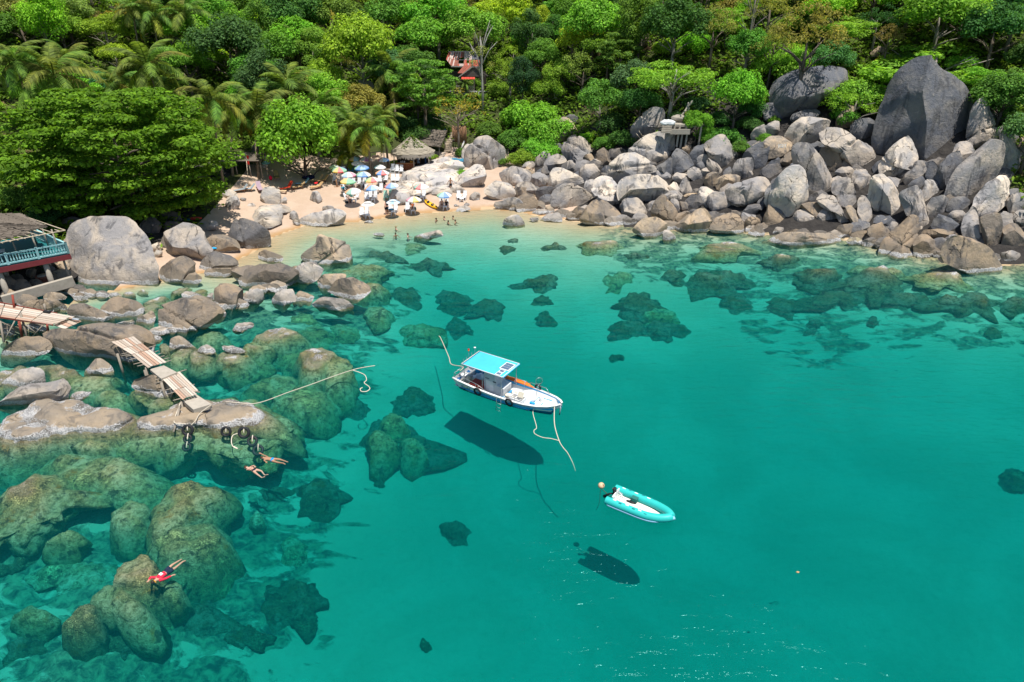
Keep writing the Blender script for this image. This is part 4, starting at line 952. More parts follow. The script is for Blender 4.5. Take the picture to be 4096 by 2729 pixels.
for k in range(34):
    x = 2230 + 1840 * ((k * .618 + .21) % 1); y = np.interp(x, [2120, 2350, 2600, 2900, 3150, 3400, 3600, 3850, 4096], [868, 888, 910, 912, 945, 958, 1000, 1050, 1060]) - rng.uniform(2, 34); r0 = rng.uniform(20, 40)
    boulder([(x + r0 * rng.uniform(.9, 1.4) * math.cos(g), y + r0 * .75 * rng.uniform(.8, 1.2) * math.sin(g)) for g in np.arange(0, 2 * PI, PI / 4)], 'p', rng.choice('ngdgn'), None, lift=.1, cat='rock')
for k in range(84):
    x = 2120 + 1950 * ((k * .618) % 1); f_ = ((k * .754) % 1)
    top = np.interp(x, [2120, 2400, 2700, 3000, 3300, 3700, 4096], [640, 610, 640, 600, 580, 640, 560]); bot = np.interp(x, [2120, 2400, 2700, 3100, 3600, 4096], [850, 880, 890, 930, 1000, 1040])
    y = top + (bot - top) * f_; r0 = rng.uniform(20, 38) + (10 if x > 3000 else 0)
    boulder([(x + r0 * rng.uniform(.8, 1.3) * math.cos(g), y + r0 * .8 * rng.uniform(.8, 1.2) * math.sin(g)) for g in np.arange(0, 2 * PI, PI / 4)], 'p', rng.choice('gdgbd'), None, lift=.0, cat='rock')
# ------------------------------------------------------------------ trees
def leaf_mat():
    t = NT('leaves')
    oi = t.new('ShaderNodeObjectInfo'); g = t.new('ShaderNodeNewGeometry')
    isl = g.outputs['Random Per Island']
    big = t.noise(.7, g.outputs['Position'], 3)
    k = t.math('MULTIPLY', t.math('MULTIPLY_ADD', isl, .9, .55), t.math('MULTIPLY_ADD', big, 1.0, .5))
    c = t.mix(1, oi.outputs['Color'], k, 'MULTIPLY')
    c = t.mix(t.math('MULTIPLY', t.ss(isl, .82, 1.0), .5), c, t.mix(1, oi.outputs['Color'], (2.1, 1.75, .9), 'MULTIPLY'))
    t.done(c, .6, .12)
    tr = t.new('ShaderNodeBsdfTranslucent'); t.l.new(t.mix(1, c, (1.25, 1.25, .6), 'MULTIPLY'), tr.inputs[0])
    mx = t.new('ShaderNodeMixShader'); mx.inputs[0].default_value = .42
    t.l.new(t.b.outputs[0], mx.inputs[1]); t.l.new(tr.outputs[0], mx.inputs[2]); t.l.new(mx.outputs[0], t.out.inputs[0])
    return t.m
M_LEAF = leaf_mat()
t = NT('bark')
n = t.noise(3, t.scaled(t.new('ShaderNodeTexCoord').outputs['Object'], (1, 1, .35)), 5)
M_BARK = t.done(t.mix(1, t.new('ShaderNodeObjectInfo').outputs['Color'], t.math('MULTIPLY_ADD', n, 1.0, .5), 'MULTIPLY'), .9, .15, t.bump(n, .8, .1))

def leaf_quads(C, N, ln, wd, r, up=.55):
    """one pointed leaf-like quad at every point C, facing roughly along N"""
    n = len(C)
    N = N + r.randn(n, 3) * .42; N[:, 2] += up
    N /= np.linalg.norm(N, axis=1)[:, None]
    A = r.randn(n, 3); A -= N * (A * N).sum(1)[:, None]; A /= np.linalg.norm(A, axis=1)[:, None]
    B = np.cross(N, A)
    l = (ln * r.uniform(.7, 1.3, n))[:, None]; w_ = (wd * r.uniform(.7, 1.3, n))[:, None]
    V = np.stack([C - A * l / 2, C + B * w_ / 2 + A * l * .08, C + A * l / 2 - N * l * .1, C - B * w_ / 2 + A * l * .08], 1).reshape(-1, 3)
    return V, np.arange(4 * n).reshape(-1, 4)
def clumps_mesh(name, cl, per, ln, wd, seed, inner=.25):
    """cl: rows of x y z rx rz; leaves on the shell of each clump, thick above and thin below"""
    r = np.random.RandomState(seed); Cs = []; Ns = []
    for x, y, z, rx, rz in cl:
        m = int(per * (rx / 1.2) ** 1.5) + 6
        d = r.randn(m, 3); d[:, 2] += .35; d /= np.linalg.norm(d, axis=1)[:, None]
        k = np.where(r.rand(m) < inner, r.uniform(.3, .9, m), r.uniform(.86, 1.1, m))
        k *= 1 + .16 * np.sin(d[:, 0] * 5 + x * 3) * np.cos(d[:, 1] * 5 + y * 3)
        Cs.append(np.array((x, y, z)) + d * k[:, None] * np.array((rx, rx, rz))); Ns.append(d / np.array((rx, rx, rz)))
    C = np.concatenate(Cs); N = np.concatenate(Ns); N /= np.linalg.norm(N, axis=1)[:, None]
    V, Q_ = leaf_quads(C, N, ln, wd, r)
    return mesh_np(name, V, Q_, M_LEAF)
def crown_clumps(style, seed):
    """unit crown about 1 wide each side, standing on z = 0"""
    r = np.random.RandomState(seed); out = []
    if style == 'round':
        for _ in range(34):
            d = r.randn(3); d[2] = abs(d[2]) * .9 - .12; d /= np.linalg.norm(d); k = r.uniform(.62, .95)
            s = r.uniform(.20, .36); out.append((d[0] * k, d[1] * k, .62 + d[2] * .72 * k, s, s * .8))
    elif style == 'tall':
        for _ in range(38):
            z = r.uniform(.05, 1); wd = math.sin(PI * (.12 + .84 * z)) ** .7; g = r.uniform(0, 6.28); k = r.uniform(.35, .95) * wd
            s = r.uniform(.20, .36); out.append((math.cos(g) * k, math.sin(g) * k, .2 + 1.75 * z, s, s * .95))
    elif style == 'flat':
        for _ in range(34):
            g = r.uniform(0, 6.28); k = math.sqrt(r.uniform(.02, 1)); s = r.uniform(.16, .32)
            lay = r.choice([0, 0, .22, -.2]); out.append((math.cos(g) * k, math.sin(g) * k, .55 + lay - .28 * k * k, s, s * .34))
    elif style == 'tiers':
        for i in range(7):
            z = .18 + i * .19; kk = math.sin(PI * (.16 + .74 * (i + 1) / 8)) ** .8
            for _ in range(int(15 * kk)):
                g = r.uniform(0, 6.28); k = r.uniform(.35, 1.0) * kk; s = r.uniform(.13, .24)
                out.append((math.cos(g) * k, math.sin(g) * k, z + r.uniform(-.05, .05) - .10 * k, s, s * .32))
    elif style == 'lace':
        for _ in range(46):
            d = r.randn(3); d[2] = abs(d[2]); d /= np.linalg.norm(d); k = r.uniform(.4, 1.05)
            s = r.uniform(.10, .22); out.append((d[0] * k, d[1] * k, .45 + d[2] * .85 * k, s, s * .7))
    elif style == 'bush':
        for _ in range(26):
            g = r.uniform(0, 6.28); k = math.sqrt(r.uniform(0, 1)); s = r.uniform(.22, .38)
            out.append((math.cos(g) * k * .85, math.sin(g) * k * .85, .28 + .38 * (1 - k * k) + r.uniform(-.1, .1), s, s * .85))
    return out
LEAFS = {'round': (235, .078, .054), 'tall': (235, .078, .050), 'flat': (240, .074, .040), 'tiers': (150, .074, .055), 'lace': (100, .062, .032), 'bush': (210, .084, .056)}
CROWN = {}; TRUNK = {}
def limbs(mb, style, seed, thick=.055, spread=.75, top=1.0, n=6):
    r = np.random.RandomState(seed + 50)
    fork = {'flat': .12, 'tiers': .2, 'tall': .5}.get(style, .15)
    lean = r.uniform(-.08, .08, 2)
    mb.tube([(0, 0, -1.3), (lean[0] * .5, lean[1] * .5, -.5), (lean[0], lean[1], fork), (lean[0] * 1.5, lean[1] * 1.5, top * .8)], [thick * 1.25, thick, thick * .8, thick * .25], 7)
    for i in range(n):
        g = 2 * PI * i / n + r.uniform(-.4, .4); k = spread * r.uniform(.7, 1.1); z0 = r.uniform(-.35, fork + .1); z1 = z0 + r.uniform(.35, .75) * top
        a = (lean[0], lean[1], z0); m = (math.cos(g) * k * .45, math.sin(g) * k * .45, z0 + (z1 - z0) * .62); e = (math.cos(g + .2) * k, math.sin(g + .2) * k, z1)
        mb.tube([a, m, e], [thick * .5, thick * .34, thick * .12], 5)
        g2 = g + r.choice([-.6, .6]); mb.tube([m, (m[0] + math.cos(g2) * k * .45, m[1] + math.sin(g2) * k * .45, m[2] + .25)], [thick * .26, thick * .08], 4)
    return mb
for st in LEAFS:
    for v in range(3 if st in ('round', 'tall', 'bush') else 2):
        CROWN[st, v] = clumps_mesh(st + '_crown', [(x, y, z, a, b) for x, y, z, a, b in crown_clumps(st, 31 * v + len(st))], LEAFS[st][0] * (1.2 / .28) ** 1.5, LEAFS[st][1], LEAFS[st][2], v + 3)
        if st != 'bush': TRUNK[st, v] = limbs(MB(), st, v, top=1.6 if st == 'tall' else 1.1 if st == 'tiers' else .75, n=7).mesh(st + '_trunk', M_BARK, True)
_G0 = {'lime': (.115, .205, .018), 'bright': (.075, .165, .020), 'mid': (.048, .115, .020), 'deep': (.026, .072, .020), 'dark': (.017, .050, .018), 'olive': (.095, .125, .032), 'blue': (.040, .100, .044),
         'gold': (.30, .25, .04), 'straw': (.20, .175, .065), 'orange': (.36, .17, .02)}
GREEN = {k: (v[0] * 3.0, v[1] * 2.65, v[2] * 2.4) if k not in ('gold', 'straw', 'orange') else tuple(c * 1.3 for c in v) for k, v in _G0.items()}
GW = {'lime': 'lime green', 'bright': 'bright green', 'mid': 'mid green', 'deep': 'deep green', 'dark': 'dark green', 'olive': 'olive green', 'blue': 'bluish green', 'gold': 'golden yellow', 'straw': 'straw coloured', 'orange': 'orange'}
SW = {'round': 'round-headed', 'tall': 'tall', 'flat': 'flat-topped', 'tiers': 'tiered', 'lace': 'thin-leaved', 'bush': 'low bushy'}
BARKC = [(.16, .13, .10), (.22, .20, .17), (.11, .09, .075)]
PLANTS = []
def tree(x, y, wpx, style, colr, label=None, hc=None, name=None, squash=1.0, at=None, bark=None, seed=None, group=None, cat=None):
    """a tree whose crown is centred on photo pixel x, y and wpx pixels wide"""
    v = rng.randrange(3 if style in ('round', 'tall', 'bush') else 2) if seed is None else seed
    ch = {'round': .62, 'tall': 1.1, 'flat': .5, 'tiers': .8, 'lace': .75, 'bush': .35}[style] * squash      # crown centre above its foot, in crown radii
    g = hit(x, y, 3.0)
    for _ in range(3):
        d = (g - C0) @ FWD; rad = wpx * .5 * d / F
        h0 = 0.05 if style == 'bush' else (1.15 if hc is None else hc) * rad
        g = hit(x, y, h0 + ch * rad)
    d = (g - C0) @ FWD; rad = wpx * .5 * d / F
    base = np.array((g[0], g[1], g[2] - ch * rad))
    foot = T(g[0], g[1])
    nm = name or {'bush': 'bush'}.get(style, 'tree')
    root = empty(nm, (base[0], base[1], foot), rng.uniform(0, 6.28), label, cat or ('bush' if style == 'bush' else 'tree'), group)
    c = link('crown', CROWN[style, v], root, (0, 0, base[2] - foot), None, (rad, rad, rad * squash), [k * rng.uniform(.85, 1.15) for k in GREEN[colr]])
    if style != 'bush':
        hs = max((base[2] - foot + .4) / 1.3, rad * .5)
        link('trunk', TRUNK[style, v], root, (0, 0, base[2] - foot), None, (rad, rad, max(rad * .8, hs)), bark or BARKC[rng.randrange(3)])
    PLANTS.append(dict(o=root, c=(x, y), w=wpx, style=style, col=colr, auto=label is None, g=(g[0], g[1]), rad=rad))
    return root
# ---- the ones one can point at
HERO = [
 (1195, 560, 330, 'round', 'bright', 'dense round tree shading the loungers at the back of the beach', .15, 1.25),
 (1290, 305, 135, 'round', 'lime', 'small lime green round tree above the beach tree, brightest on the slope', .8, 1.1),
 (1440, 190, 270, 'round', 'lime', 'big lime green tree in the middle of the wooded slope', .8, 1.15),
 (1690, 320, 260, 'tiers', 'mid', 'dark tiered tree left of the red-roofed house', .9, 1.0),
 (2370, 95, 250, 'round', 'bright', 'big bright round-headed tree at the top of the slope, right of the tall dark one', 1.0, 1.0),
 (2480, 195, 180, 'tiers', 'mid', 'layered green tree beside the lone brown boulder', .8, 1.1),
 (2330, 165, 190, 'round', 'lime', 'rounded lime tree below the big bright round-headed one', .8, .9),
 (2125, 130, 150, 'tall', 'deep', 'tall dark tree right of the red-roofed house', 1.2, 1.1),
 (2090, 300, 130, 'tall', 'dark', None, 1.4, 1.0),
 (2950, 385, 200, 'round', 'bright', 'bright bunched tree between the platform and the overhanging block', .7, 1.25),
 (2790, 490, 110, 'round', 'bright', 'small leafy tree hanging over the platform edge', .9, 1.2),
 (3240, 120, 330, 'lace', 'olive', 'tall thin-leaved olive tree turning yellow, upper right', 1.2, 1.1),
 (3560, 140, 130, 'lace', 'straw', 'sparse straw coloured tree above the giant cleft boulder', 1.4, 1.0),
 (3100, 160, 170, 'lace', 'olive', None, 1.4, 1.2),
 (3420, 395, 290, 'lace', 'bright', None, .2, .7),
 (3560, 255, 110, 'bush', 'lime', None, 0, 1), (3330, 240, 150, 'round', 'blue', None, .6, 1.1),
 (3780, 60, 320, 'round', 'bright', None, .8, .8), (4000, 110, 260, 'round', 'deep', None, .9, 1.0), (4020, 380, 240, 'round', 'mid', None, .6, 1.0),
 (3960, 300, 200, 'flat', 'bright', None, .8, 1), (2560, 70, 200, 'tall', 'mid', None, .8, 1.0), (2700, 110, 260, 'round', 'deep', None, .8, 1.0), (2860, 90, 200, 'lace', 'olive', None, 1.0, 1.1),
 (2990, 190, 180, 'round', 'mid', None, .8, 1.1), (3150, 250, 150, 'round', 'bright', None, .5, 1), (2410, 400, 190, 'round', 'mid', None, .8, 1.1), (2540, 330, 170, 'round', 'blue', None, .6, 1.1),
 (2560, 410, 150, 'round', 'deep', None, .7, 1), (2330, 260, 180, 'lace', 'olive', None, .8, 1), (2240, 300, 140, 'round', 'bright', None, .7, 1), (2190, 360, 130, 'round', 'bright', None, .6, 1),
 (1750, 60, 260, 'round', 'bright', None, .8, .9), (1690, 150, 220, 'round', 'bright', None, .8, .9), (1900, 120, 240, 'round', 'bright', None, .8, 1.0), (2010, 60, 220, 'round', 'lime', None, .8, 1),
 (1560, 70, 200, 'round', 'mid', None, .9, 1), (1330, 60, 220, 'round', 'mid', None, .9, 1), (1160, 60, 240, 'round', 'deep', None, .9, 1), (1180, 160, 210, 'round', 'bright', None, .8, .9),
 (1080, 200, 200, 'round', 'mid', None, .8, 1), (900, 180, 290, 'round', 'deep', 'wide deep green tree behind the palms, left half of the slope', .8, .95), (760, 120, 230, 'round', 'bright', None, .8, .8),
 (420, 120, 200, 'round', 'bright', None, .5, .8), (240, 110, 200, 'round', 'bright', None, .5, .8), (90, 100, 200, 'round', 'mid', None, .5, .8), (460, 220, 130, 'round', 'lime', None, .8, .8),
 (470, 55, 120, 'lace', 'gold', 'yellow-leaved tree at the top left among the palms', .8, .9), (390, 70, 120, 'lace', 'straw', None, .8, .8), (560, 110, 120, 'round', 'dark', None, .7, 1.1),
 (260, 45, 200, 'round', 'olive', None, .8, .8), (60, 40, 180, 'round', 'olive', None, .8, .8), (1650, 250, 160, 'round', 'mid', None, .8, 1), (1560, 280, 170, 'round', 'blue', None, .8, 1.0),
 (1360, 240, 130, 'lace', 'olive', None, .8, 1), (1250, 220, 120, 'round', 'deep', None, .7, 1),
]
for x, y, w_, st, c_, lb, hc, sq in HERO: tree(x, y, w_, st, c_, lb, hc, squash=sq)
BUSH = [(2830, 545, 120, 'mid', None), (3020, 440, 130, 'deep', None), (3060, 560, 80, 'mid', None), (3380, 470, 120, 'mid', None), (3480, 430, 120, 'bright', None), (4010, 540, 90, 'deep', None), (3080, 400, 90, 'bright', None), (2880, 480, 110, 'deep', None),
 (1390, 430, 190, 'bright', 'broad rounded bush above the palms behind the beach'), (2130, 480, 260, 'bright', 'large bright bush mass right of the hillside steps'), (2230, 540, 200, 'bright', None), (2060, 560, 150, 'mid', None),
 (2160, 600, 170, 'bright', None), (2090, 640, 130, 'bright', None), (2350, 555, 80, 'lime', 'small lime bush beside the tan boulder with the orange shrub'), (2240, 505, 36, 'orange', 'orange leaved shrub growing on the tan boulder'),
 (2270, 545, 50, 'lime', None), (3420, 395, 230, 'bright', 'leafy bush filling the gap left of the giant cleft boulder'), (3530, 260, 90, 'gold', 'yellow-green bush just above the leafy gap bush'), (3500, 300, 130, 'bright', None), (3110, 280, 240, 'bright', None), (3270, 285, 130, 'lime', 'lime creeper along the top of the overhanging block'),
 (3090, 480, 60, 'bright', None), (2900, 560, 150, 'mid', None), (2960, 590, 90, 'mid', None), (2700, 470, 80, 'deep', None), (2450, 500, 150, 'deep', None), (2490, 560, 120, 'deep', None), (2420, 580, 100, 'mid', None),
 (1690, 545, 150, 'deep', 'dark bush just right of the bar roof'), (1620, 500, 130, 'deep', None), (1730, 490, 110, 'dark', None), (1850, 700, 70, 'bright', 'bright bush at the foot of the grey pyramid boulder'), (1845, 610, 60, 'mid', None), (1955, 520, 110, 'mid', None), (1960, 600, 90, 'deep', None), (2010, 650, 60, 'mid', None),
 (1580, 652, 40, 'lime', 'potted looking young bush with round leaves left of the bar counter'), (1730, 630, 50, 'bright', None), (330, 770, 220, 'dark', None), (520, 800, 200, 'dark', None), (680, 770, 170, 'deep', None), (200, 860, 160, 'dark', None), (60, 800, 170, 'mid', 'bluish bush above the terrace roof at the left edge'), (150, 760, 120, 'deep', None), (20, 700, 120, 'mid', None),
 (1010, 640, 100, 'dark', None), (1480, 470, 110, 'mid', None), (1300, 470, 130, 'bright', None), (1560, 430, 90, 'olive', None), (3850, 260, 130, 'bright', None), (3970, 430, 160, 'deep', None), (4060, 480, 120, 'mid', None), (3700, 300, 70, 'lime', None), (3620, 250, 120, 'mid', None),
 (2790, 420, 120, 'dark', None), (2620, 440, 90, 'dark', None), (3000, 500, 110, 'deep', None), (1900, 330, 80, 'bright', None), (1780, 400, 70, 'lime', None), (1740, 350, 110, 'bright', None), (2000, 360, 110, 'bright', None),
]
for x, y, w_, c_, lb in BUSH: tree(x, y, w_, 'bush', c_, lb)

# ---- the great tiered tree at the left end of the beach
def big_tiers():
    r = np.random.RandomState(5); cl = []
    for i in range(10):
        z = -5.2 + i * 1.22; kk = [.66, .78, .88, .95, 1.0, 1.02, 1.0, .94, .82, .60][i]
        for _ in range(int(58 * kk)):
            g = r.uniform(0, 6.28); k = math.sqrt(r.uniform(.12, 1)) * kk * (1 + .12 * math.sin(3 * g + i * 1.7)); s = r.uniform(.8, 1.6)
            cl.append((math.cos(g) * k * 11.8, math.sin(g) * k * 7.6, z + r.uniform(-.3, .3) - .5 * k, s, s * .26))
    return clumps_mesh('tiered_crown', cl, 100, .42, .32, 9, .12)
bt = P(470, 612, 9.4); bt_f = T(bt[0], bt[1])
root = empty('tiered_tree', (bt[0], bt[1], bt_f), 0, 'huge spreading tree with tiered bright green branches at the left end of the beach', 'tree')
link('crown', big_tiers(), root, (0, 0, 9.6 - bt_f), None, 1.0, (.135, .27, .022))
mb = MB(); mb.tube([(0, 0, -.5), (.2, 0, 3), (-.1, .2, 6), (0, 0, 8.5)], [.6, .5, .38, .12], 10)
for i in range(22):
    g = i * 2.4; z = 1.5 + i * .27; k = 8.5 * math.sin(PI * (.3 + .6 * i / 22))
    mb.tube([(0, 0, z - .8), (math.cos(g) * k * .5, math.sin(g) * k * .36, z), (math.cos(g) * k, math.sin(g) * k * .68, z + .3)], [.2, .13, .04], 6)
mb.build('trunk', M_BARK, root, True, (.12, .10, .08))
PLANTS.append(dict(o=root, c=(450, 610), w=900, style='tiers', col='bright', auto=False, g=(bt[0], bt[1]), rad=9))

# ---- trees with their limbs showing
def limb_tree(x, y, wpx, label, name, colr, bark, foot_px=None, leaf=True, style='flat', n=9, top=1.0, sparse=1.0, thick=.05, squash=.8, hc=1.2):
    g = hit(x, y, 4.0)
    for _ in range(3):
        d = (g - C0) @ FWD; rad = wpx * .5 * d / F; g = hit(x, y, hc * rad + .5 * rad)
    d = (g - C0) @ FWD; rad = wpx * .5 * d / F; foot = T(g[0], g[1]); bz = g[2] - .5 * rad - foot
    root = empty(name, (g[0], g[1], foot), 0, label, 'tree')
    mb = limbs(MB(), style, int(x), thick, .78, top * .8, n)
    o = mb.build('trunk', M_BARK, root, True, bark); o.location = (0, 0, bz); o.scale = (rad, rad, max(rad * squash, (bz + .4) / 1.3))
    if leaf:
        cl = crown_clumps(style, int(x)); cl = cl[:int(len(cl) * sparse)]
        o = link('crown', clumps_mesh(name + '_crown', cl, LEAFS[style][0] * 8.5 * .7, LEAFS[style][1], LEAFS[style][2], int(y)), root, (0, 0, bz), None, (rad, rad, rad * squash), GREEN[colr])
    PLANTS.append(dict(o=root, c=(x, y), w=wpx, style=style, col=colr, auto=False, g=(g[0], g[1]), rad=rad))
    return root
limb_tree(2690, 290, 330, 'umbrella shaped tree with crooked pale limbs over the concrete platform', 'umbrella_tree', 'bright', (.30, .28, .24), n=11, squash=.9, hc=.7)
limb_tree(3740, 215, 540, 'wide flat spreading tree above the giant cleft boulder', 'spreading_tree', 'bright', (.30, .27, .23), n=12, squash=.75, hc=-.15)
limb_tree(1830, 435, 240, 'half bare tree with yellow blossom beside the hillside steps', 'flowering_tree', 'gold', (.24, .20, .16), style='lace', n=15, sparse=.55, thick=.035, hc=1.0)
limb_tree(1930, 250, 150, 'pale nearly bare tree standing in front of the red-roofed house', 'bare_tree', 'olive', (.40, .38, .34), style='tall', n=10, sparse=.14, thick=.06, top=1.7, hc=2.0)
limb_tree(2370, 420, 110, 'leafless brown tree at the wood edge above the rock pile', 'bare_tree', 'olive', (.22, .16, .11), leaf=False, style='lace', n=16, thick=.03, top=1.2, hc=.6)
limb_tree(3010, 60, 150, 'tall bare-stemmed tree with a thin crown, upper right', 'slender_tree', 'olive', (.20, .18, .15), style='lace', n=7, sparse=.4, thick=.05, top=1.0, hc=3.2)

# ---- palms
def frond_mesh(seed, fan=False):
    r = np.random.RandomState(seed); V = []; Fs = []
    Ln = 4.6; n = 34
    def pt(s): return np.array((Ln * (s * (1 - .13 * s * s)), 0, Ln * (.30 * s - .52 * s * s - .16 * s ** 4)))
    for i in range(11):                                           # midrib
        s = i / 10; p = pt(s); wd = .06 * (1 - .8 * s) + .012
        V += [p + (0, -wd, 0), p + (0, wd, .0), p + (0, 0, wd * 1.2)]
    for i in range(10):
        a = i * 3
        for k in range(3): Fs.append((a + k, a + (k + 1) % 3, a + 3 + (k + 1) % 3, a + 3 + k))
    for i in range(n):
        s = .12 + .87 * i / (n - 1); p = pt(s); t_ = pt(min(s + .02, 1.02)) - p; t_ /= np.linalg.norm(t_)
        ll = 1.15 * (math.sin(PI * (.12 + .83 * s)) ** .6) * r.uniform(.85, 1.1)
        for sd_ in (-1, 1):
            d = np.array((.50 * t_[0], sd_ * .80, -.28 + .5 * t_[2])) + r.randn(3) * .06; d /= np.linalg.norm(d)
            e = p + d * ll * .55; f = p + d * ll + np.array((0, 0, -.30 * ll)); wd = t_ * .055
            b = len(V); V += [p - wd, p + wd, e + wd * 1.1, e - wd * 1.1, f]; Fs += [(b, b + 1, b + 2, b + 3), (b + 3, b + 2, b + 4, b + 4)]
    me = bpy.data.meshes.new('frond'); me.from_pydata([tuple(v) for v in V], [], [f if f[2] != f[3] else f[:3] for f in Fs]); me.materials.append(M_LEAF)
    return me
FROND = [frond_mesh(1), frond_mesh(2), frond_mesh(3)]
def fan_frond():
    V = []; Fs = []
    mb = MB(); mb.tube([(0, 0, 0), (1.1, 0, .5)], .03, 4)
    for i in range(15):
        g = -1.9 + 3.8 * i / 14; d = Vector((math.cos(g) * .8 + .3, math.sin(g), .25)).normalized(); q = d.cross(Vector((0, 0, 1))).normalized() * .085; p = Vector((1.1, 0, .5)); e = p + d * 1.35
        mb.add([p, p + d * .7 + q, e + Vector((0, 0, -.25)), p + d * .7 - q], [(0, 1, 2, 3)])
    return mb.mesh('fan_frond', M_LEAF)
FANF = fan_frond()
def palm(x, y, wpx, label, h=None, foot=None, nf=19, colr=(.16, .24, .05), fan=False):
    """crown heart at photo pixel x, y; h metres of trunk"""
    if foot is not None:
        b = hit(*foot); d = (b - C0) @ FWD
        rr = ray(x, y); c = C0 + rr * d
        h = max(c[2] - b[2], 1.5); bx, by = b[0], b[1]
    else:
        h += 2.2 if h > 3 else 0; c = hit(x, y, h); bx, by = c[0] + rng.uniform(-.8, .8), c[1] + rng.uniform(-.5, .5)
    fz = T(bx, by); d = (c - C0) @ FWD; sc = wpx * .58 * d / F / 4.1
    root = empty('palm', (bx, by, fz), 0, label, 'palm tree', 'palms behind the beach')
    top = Vector((c[0] - bx, c[1] - by, c[2] - fz)); mid = top * .5 + Vector((-top.x * .22, -top.y * .22, 0))
    mb = MB(); mb.tube([(0, 0, -.4), (top.x * .12, top.y * .12, top.z * .22), mid, top * .8 + Vector((-top.x * .08, 0, 0)), top], [.22, .16, .13, .12, .11], 8)
    mb.build('trunk', M_BARK, root, True, (.23, .18, .13))
    if not fan:
        mb = MB()
        for k in range(7): g = k * .9; mb.ball((top.x + .24 * math.cos(g), top.y + .24 * math.sin(g), top.z - .22 - .05 * (k % 2)), .13, 7, 5)
        mb.build('coconut', mat('coconut', (.20, .16, .04), .6), root, True)['kind'] = 'stuff'
    a0 = rng.uniform(0, 6.28)
    for k in range(nf):
        g = a0 + k * 2.39996; q = (k + .5) / nf
        el = R(68 - 112 * q) + rng.uniform(-.12, .12)
        M = Matrix.Rotation(g, 4, 'Z') @ Matrix.Rotation(-el, 4, 'Y') @ Matrix.Rotation(rng.uniform(-.35, .35), 4, 'X')
        o = link('frond', FANF if fan else FROND[k % 3], root)
        yl = 1.0 if q < .72 else rng.choice((1.0, 1.3, 2.2))
        o.color = (colr[0] * yl * rng.uniform(.8, 1.3), colr[1] * (1 + (yl - 1) * .45) * rng.uniform(.85, 1.2), colr[2], 1)
        o.matrix_parent_inverse = Matrix.Identity(4)
        o.matrix_basis = Matrix.Translation(top) @ M @ Matrix.Scale(sc * rng.uniform(.85, 1.08), 4)
    PLANTS.append(dict(o=root, c=(x, y), w=wpx, style='palm', col='mid', auto=False, g=(bx, by), rad=1.0))
for a in [
 (215, 300, 300, 'big palm with drooping fronds above the tiered tree, left', 6.5), (60, 245, 230, 'palm at the left edge above the tiered tree', 7), (590, 270, 250, 'tall palm with a brown heart and hanging dead leaves, above the tiered tree', 7.5),
 (470, 330, 190, 'upright young palm between the two big palms on the left', 4.5), (270, 235, 170, 'palm peeping over the big drooping palm', 6), (850, 400, 230, 'palm right of the fan palm, over the beach edge', 8.5), (660, 360, 150, 'small palm just left of the fan palm', 4),
 (610, 60, 180, 'windblown palm near the top left, left of three', 7), (530, 40, 160, 'palm at the top left behind the yellow-leaved tree', 7), (740, 50, 190, 'palm near the top left, rightmost of the high group', 7), (1285, 420, 170, 'palm right of the two slim trunks', 5),
 (1400, 490, 190, 'feathery palm left of the bar roof, uppermost of the clump', 4.5), (1475, 520, 200, 'feathery palm beside the bar roof', 4.2), (1530, 470, 150, 'pale palm behind the bar roof', 5), (1180, 150, 120, 'small palm high in the middle of the slope', 5)]:
    palm(*a[:4], h=a[4])
palm(1025, 430, 250, 'palm on a slim bent trunk at the back of the beach', foot=(1035, 715))
palm(935, 455, 210, 'palm leaning left over the dark shade beside the tiered tree', foot=(930, 705))
palm(1155, 355, 260, 'dark palm with a full crown above the beach tree', h=6)
palm(1565, 290, 210, 'lone tall palm standing left of the red-roofed house', foot=(1585, 490))
palm(1323, 25, 110, 'tall palm cut by the top edge, left of the middle', foot=(1326, 130), nf=14)
palm(1612, 20, 100, 'tall palm cut by the top edge, right of the middle', foot=(1616, 120), nf=14)
palm(1392, 610, 140, 'short young palm behind the parasols', h=2.4, colr=(.15, .23, .03))
palm(1862, 335, 60, 'small palm in front of the red-roofed house wall', h=1.6, nf=12)
palm(712, 315, 120, 'fan palm with a yellow skirt of dead leaves above the tiered tree', h=5.5, fan=True, colr=(.17, .25, .06))

